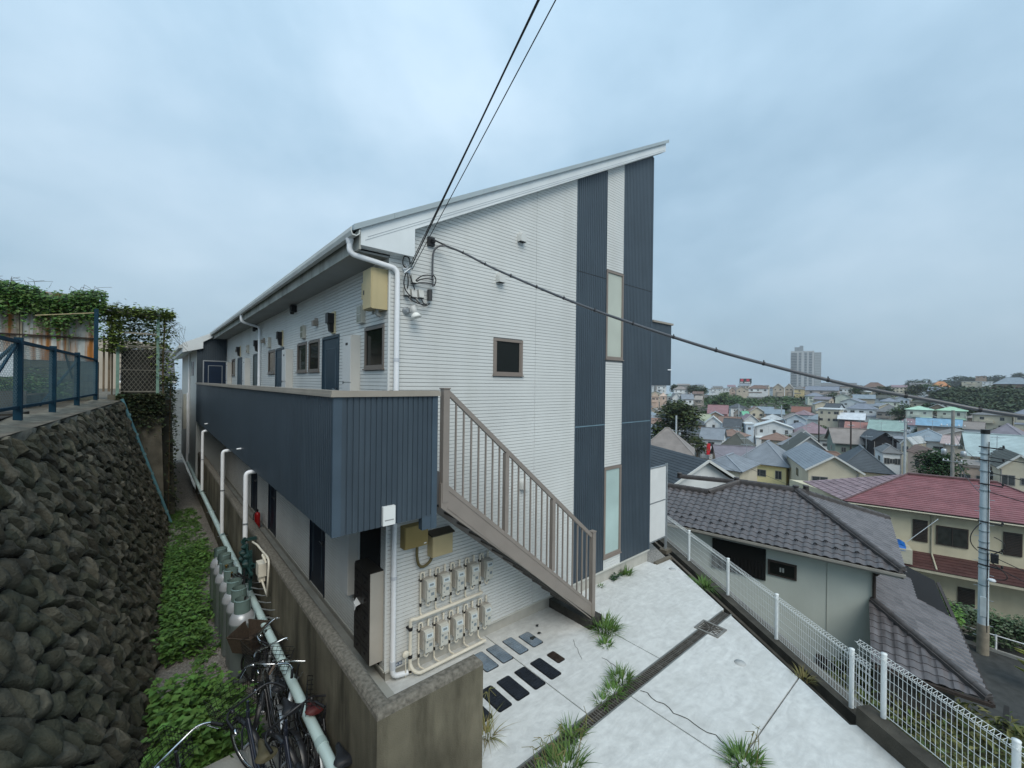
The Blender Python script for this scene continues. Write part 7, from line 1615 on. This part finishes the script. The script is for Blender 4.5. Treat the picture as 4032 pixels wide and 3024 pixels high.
# ================================================================ TREES
def leafmat(n, c, c2): return mat(n, c, .65, .3, .5, rand=.45, stint=c2)
LD = leafmat('leaf_dark', (.028,.052,.020), (.085,.095,.028)); LM = leafmat('leaf_mid', (.038,.082,.026), (.075,.115,.035)); LL = leafmat('leaf_light', (.07,.12,.035), (.12,.15,.05)); LF = leafmat('leaf_far', (.035,.065,.03), (.07,.09,.04))
BARK = mat('bark', (.09,.07,.05), .95, .25, 6, bump=.5)
def tree(lab, x, y, z0, h, rw, mt, n, ls, seed, grp=None, cz0=.25, lobes=9, nm='tree', cat='tree'):
    t = thing(nm, lab, cat, (x,y,z0), grp); q = random.Random(seed); B = Vector((x,y,z0))
    m = MB(); tr_ = max(.05,h*.022); m.tube([B,B+Vector((q.uniform(-.1,.1),q.uniform(-.1,.1),h*.3)),B+Vector((q.uniform(-.3,.3),0,h*.75))],[tr_*1.4,tr_,tr_*.35],8)
    L_ = []
    for i in range(lobes):
        a = 6.283*i/lobes+q.uniform(-.4,.4); f = q.uniform(.1,.95); hh = cz0+(1-cz0)*(.25+.62*f); rad = rw*(.75-.45*abs(f-.35))*q.uniform(.7,1.0)
        c = B+Vector((math.cos(a)*rad*.75,math.sin(a)*rad*.75,h*hh)); L_.append((c,rw*q.uniform(.34,.52)))
        m.tube([B+Vector((0,0,h*(.2+.2*f))),B.lerp(c,.6)+Vector((0,0,h*.05)),c],[tr_*.5,tr_*.3,tr_*.12],5)
    L_.append((B+Vector((0,0,h*.86)),rw*.42)); m.build('trunk', BARK, t)
    m = MB()
    for i in range(n):
        c, r_ = L_[q.randrange(len(L_))]
        d = Vector((q.gauss(0,1),q.gauss(0,1),q.gauss(0,1))).normalized(); p = c+Vector((d.x,d.y,d.z*.72))*r_*(q.random()**.4)*q.choice((1,1,1.18))
        a = q.uniform(0,6.28); s_ = ls*q.uniform(.6,1.3); m.leaf(p,(math.cos(a)+d.x*.5,math.sin(a)+d.y*.5,q.uniform(-.5,.5)),(d.x*.4,d.y*.4,1),s_,s_*.7)
    m.build('crown', mt, t); return t
tree('big dark evergreen tree with yellowish top right of the apartment building',83.2,39.1,-14.5,16.0,6.2,LD,7000,.75,1,lobes=14,cz0=.12)
tree('dense round dark green bush behind the red roof',65.5,-1.5,-7.2,4.2,2.7,leafmat('leaf_bush',(.016,.05,.014),(.03,.075,.02)),3200,.34,2,cz0=.0,lobes=10,nm='bush',cat='bush')
tree('bright green shrub growing beside the lower tiled roof',25.2,-3.6,-8.4,3.2,1.5,leafmat('leaf_bright',(.075,.16,.03),(.12,.22,.04)),3200,.17,3,cz0=.1,nm='shrub',cat='shrub')
tree('round dark treetop behind the pink hipped roofs',331,170,-4,9,5.5,LD,900,1.2,5); tree('broad treetop behind the large white hilltop house',318,148,-5,10,5,LD,900,1.2,6)
tree('spreading treetop above the brown flat roof',316,140,-6,10,6,LM,900,1.2,7); tree('light green tree at the left end of the wooded slope',300,118,-9,9,6,LL,1100,1.1,8)
tree('layered garden pine below the large beige house',330,62,-8,9,6,LD,900,1.1,9); tree('green garden tree right of the white two storey house',372,56,-6,11,7,LM,1000,1.3,10)
tree('grey green garden tree under the cable',390,45,-5,10,7,LD,1000,1.3,11); tree('round garden tree left of the hilltop white gable',420,32,-4,11,8,LD,1000,1.4,12)
tree('yellowish tree above the yellow ridge house wall',392,88,-7,8,6,LL,900,1.2,13); tree('tree between the grey tower wing house and the left mint roof',242,20,-12,10,5,LM,1000,.9,14)
tree('broadleaf tree right of the round garden tree',440,26,-3,10,8,LM,1000,1.4,15)
for i, (x,y) in enumerate(((27.9,-4.6),(28.3,-5.6),(28.4,-6.6),(28.2,-3.6))): tree('%s patch of the loose hedge below the beige wall' % ['pole side','middle','right hand','shaded left'][i],x,y,-8.4,1.7,1.2,leafmat('leaf_hedge',(.05,.095,.035),(.13,.16,.10)),1300,.16,40+i,'hedge below the beige house',cz0=0,nm='hedge_shrub',cat='shrub')
ag = thing('spiky_plant', 'yellow green spiky leaved plant at the right edge of the street', 'plant', (24.9,-7.05,-8.2)); m = MB(); q = random.Random(8)
for i in range(26): a = q.uniform(0,6.28); m.leaf((24.9,-7.05,-7.5+q.uniform(-.4,.5)),(math.cos(a),math.sin(a),q.uniform(.3,1.3)),(0,0,1),.85,.16)
m.build('leaves', leafmat('leaf_spiky',(.19,.21,.05),(.26,.27,.07)), ag); m = MB(); m.tube([(24.9,-7.05,-8.3),(24.9,-7.05,-7.4)],.06,8); m.build('stem', BARK, ag)
m = MB(); m.raw([(19,-9,-8.28),(29.5,-9.5,-8.28),(28.2,-3.0,-8.28),(19,-1,-8.28)], [(0,1,2,3)]); struct(m, 'street', ROAD)
gr_ = thing('street_guard_rail', 'thin white guard rail on the kerb below the hedge', 'rail', (27.6,-5.6,-8.28)); m = MB()
m.beam((27.6,-3.6,-8.2),(27.4,-8,-8.2),.12,.14); m.build('kerb', mat('kerb_pale', (.3,.3,.28), .9, .1), gr_); m = MB()
for y in (-4.4,-5.8,-7.2): m.tube([(27.55,y,-8.2),(27.55,y,-7.45)],.04,8)
m.tube([(27.55,-4.4,-7.5),(27.55,-7.2,-7.5)],.025,8); m.build('rails', PIPE, gr_)
# wooded slopes (one mass each)
def wood(nm, lab, n, fn, ls, mt, seed):
    q = random.Random(seed); m = MB(); cl = [fn(q) for _ in range(max(30,n//110))]
    for i in range(n):
        c, r_ = cl[q.randrange(len(cl))]; d = Vector((q.gauss(0,1),q.gauss(0,1),abs(q.gauss(0,1))-.2)).normalized(); p = Vector(c)+Vector((d.x,d.y,d.z*.75))*r_*(.75+.3*q.random())
        a = q.uniform(0,6.28); s_ = ls*q.uniform(.6,1.4); m.leaf(p,(math.cos(a),math.sin(a),q.uniform(-.6,.5)),(d.x*.5,d.y*.5,1),s_,s_*.75)
    return tag(m.build(nm, mt), lab, 'wood', kind='stuff')
def lerp2(a, b, u): return a+(b-a)*u
def slopefn(A0, A1, B0, B1, rr):
    A0, A1, B0, B1 = map(Vector,(A0,A1,B0,B1))
    return lambda q: (lambda u, v: (tuple(A0.lerp(A1,u).lerp(B0.lerp(B1,u),v)+Vector((0,0,q.uniform(-.8,.8)))), q.uniform(*rr)))(q.random(), q.random())
wood('wooded_slope','dense green wooded slope below the ridge of beige houses',24000,slopefn((322,146,-5.5),(392,78,-6.0),(226,94,-15),(276,58,-15),(3,5.5)),1.5,LM,3)
wood('right_wood','dense dark green wood on the right below the slate roof hall',14000,slopefn((330,14,2.2),(372,-24,3.5),(285,12,-8),(318,-22,-8),(3.5,6)),1.5,LF,4)
wood('garden_greenery','garden greenery on the hillside below the white houses',6000,slopefn((372,66,-2),(432,28,-1),(330,58,-9),(350,22,-9),(2,4)),1.3,LM,5)
def hillfn(q):
    u = q.random(); x, y = lerp2(886,1040,u), lerp2(86,-60,u); zt = 14+16*math.sin(min(1,u*1.25)*math.pi*.5)+2.5*math.sin(u*17)
    return ((x,y,q.uniform(2,zt-6)), q.uniform(6,9))
wood('wooded_hill','low wooded hill on the right horizon',9000,hillfn,3.2,LF,6)
m = MB(); hv = []
for i in range(21):
    u = i/20; x, y = lerp2(880,1045,u), lerp2(95,-70,u); zt = 10+15*math.sin(min(1,u*1.25)*math.pi*.5)
    hv += [(x-25,y-25,-12),(x+10,y+10,zt*.8),(x+60,y+40,-12)]
m.raw(hv, [(i*3+j,i*3+j+1,(i+1)*3+j+1,(i+1)*3+j) for i in range(20) for j in range(2)], True); struct(m, 'hill', SOIL)
# neighbour house seen at the end of the passage
nh = thing('passage_neighbour_house', 'small house with wavy grey tiles at the far end of the passage', 'house', (-2.1,27,0)); m = MB(); m.box(-3.3,-1.6,26.5,33,-1,3.9); m.build('wall', hmat('palegrey',False), nh)
acc = []; U_ = Vector((1,0,0)); S_ = Vector((0,.93,.37)).normalized(); m = MB(); m.face([(-3.7,25.9,3.9),(-1.3,25.9,3.9),(-1.3,29.5,5.9),(-3.7,29.5,5.9)]); m.build('roof', TILED, nh)
tile_face(nh, Vector((-3.7,25.85,3.92)), U_, (Vector((-3.7,29.5,5.9))-Vector((-3.7,25.9,3.9))).normalized(), 2.4, 4.1, lambda u, v: u < 2.35 and v < 4, False, acc); place_tiles(acc, nh, 0)
m = MB(); m.box(-3.75,-1.25,25.75,25.87,3.82,3.92); m.tube([(-1.45,25.8,3.85),(-1.55,26.45,3.3),(-1.55,26.45,-.5)],.05,8); m.build('gutter', PIPE, nh)
m = MB(); m.box(-2.6,-1.75,26.44,26.5,1.2,3.2); m.build('window', WINF, nh)
m = MB(); m.box(-6,-1.5,36,44,0,6.8); tag(m.build('far_flat_block', hmat('beige',False)), 'plain beige flat block just visible behind the passage house', 'building')
hb_ = MB(); hb_.box(-1.2,-1.02,20.5,21.2,1.6,3.3); tag(hb_.build('grey_wall_cabinet', mat('box_grey', (.42,.42,.37))), 'tall grey cabinet on the far end wall of the apartment', 'cabinet')
# ================================================================ INFILL HOUSES AND HAZE
fi = random.Random(202); placed = [(r[2],r[3]) for r in TOWN]; seen = set()
WN = dict(cream='cream',white='white',taupe='taupe',palegrey='pale grey',peach='peach',beige='beige',whitegrey='off white',beigegrey='grey beige',tan='tan',mintwhite='mint white',lightblue='light blue')
RN = dict(slate='slate blue',grey='grey',greige='greige',charcoal='charcoal',mauve='mauve',brownroof='brown',bluegrey='blue grey',darkolive='dark olive',greyblue='steel grey',purplegrey='purplish grey')
short = {}
for r in TOWN: short[(r[2],r[3])] = r[0]
def brief(s):
    for w in (' with ',' beside ',' behind ',' below ',' on ',' right ',' left ',' in ',' above ',' next ',' at ',' among ',' beyond ',' under ',' between '):
        pass
    return ' '.join(s.split()[:5])
cnt = 0
for tries in range(4000):
    if cnt >= 95: break
    th_a = R(fi.uniform(58,94)); r_ = fi.uniform(62,345); x, y = CAM.x+math.sin(th_a)*r_, CAM.y+math.cos(th_a)*r_
    if min((x-a)**2+(y-b)**2 for a, b in placed) < 12.2**2: continue
    if 255 < r_ < 345 and (R(60) < th_a < R(77) or th_a > R(87)): continue
    if r_ < 80 and th_a > R(82): continue
    g_ = hgt(r_); ze = g_+fi.uniform(4.6,5.8)
    lim = 4-(r_-40)*.075 if r_ < 150 else 99
    W_ = fi.uniform(7,10.5); D_ = fi.uniform(7,9); zr = ze+fi.uniform(1.5,2.4); kind = fi.choice(('hip','hip','side','front','front'))
    wl_ = fi.choice(list(WN)); rf_ = fi.choice(list(RN))
    nb_ = min(short, key=lambda k: (k[0]-x)**2+(k[1]-y)**2); ww_ = brief(short[nb_])
    side = 'left of' if (th_a < math.atan2(nb_[0]-CAM.x,nb_[1]-CAM.y)) else 'right of'
    lab = '%s house, %s %s roof, %s the %s' % (WN[wl_], RN[rf_], {'hip':'hipped','side':'ridged','front':'gable'}[kind], side, ww_)
    if lab in seen: continue
    seen.add(lab); placed.append((x,y)); cnt += 1
    az = math.degrees(th_a)+fi.choice((-28,-12,0,8,20)); town_house(lab, kind, x, y, ze, zr, W_, D_, az, wl_, rf_, fi.choice((0,1,2,2,3)))

# garden trees between the houses
for i in range(26):
    for tr_ in range(60):
        th_a = R(fi.uniform(59,93)); r_ = fi.uniform(75,300); x, y = CAM.x+math.sin(th_a)*r_, CAM.y+math.cos(th_a)*r_
        if min((x-a)**2+(y-b)**2 for a, b in placed) > 7.2**2: break
    nb_ = min(short, key=lambda k: (k[0]-x)**2+(k[1]-y)**2); placed.append((x,y))
    side = 'left of' if (th_a < math.atan2(nb_[0]-CAM.x,nb_[1]-CAM.y)) else 'right of'; hue = fi.choice(('dark green','mid green','light green'))
    lab = '%s garden tree %s the %s' % (hue, side, brief(short[nb_]))
    if lab in seen: continue
    seen.add(lab); tree(lab, x, y, hgt(r_)-.5, fi.uniform(4.5,8), fi.uniform(2,3.4), {'dark green':LD,'mid green':LM,'light green':LL}[hue], 650, .6+r_*.002, 300+i, lobes=7, nm='garden_tree')
# ---------------------------------------------------------------- air
hz = MB(); hz.box(-60,1250,-420,620,-175,92)
hm = bpy.data.materials.new('haze'); hm.use_nodes = True; hn = hm.node_tree; hn.nodes.clear()
ho = hn.nodes.new('ShaderNodeOutputMaterial'); pv = hn.nodes.new('ShaderNodeVolumePrincipled'); pv.inputs['Color'].default_value = (.86,.93,1,1); pv.inputs['Density'].default_value = .0002; pv.inputs['Anisotropy'].default_value = .2
hn.links.new(pv.outputs[0], ho.inputs['Volume'])
tag(hz.build('haze', hm), kind='stuff')
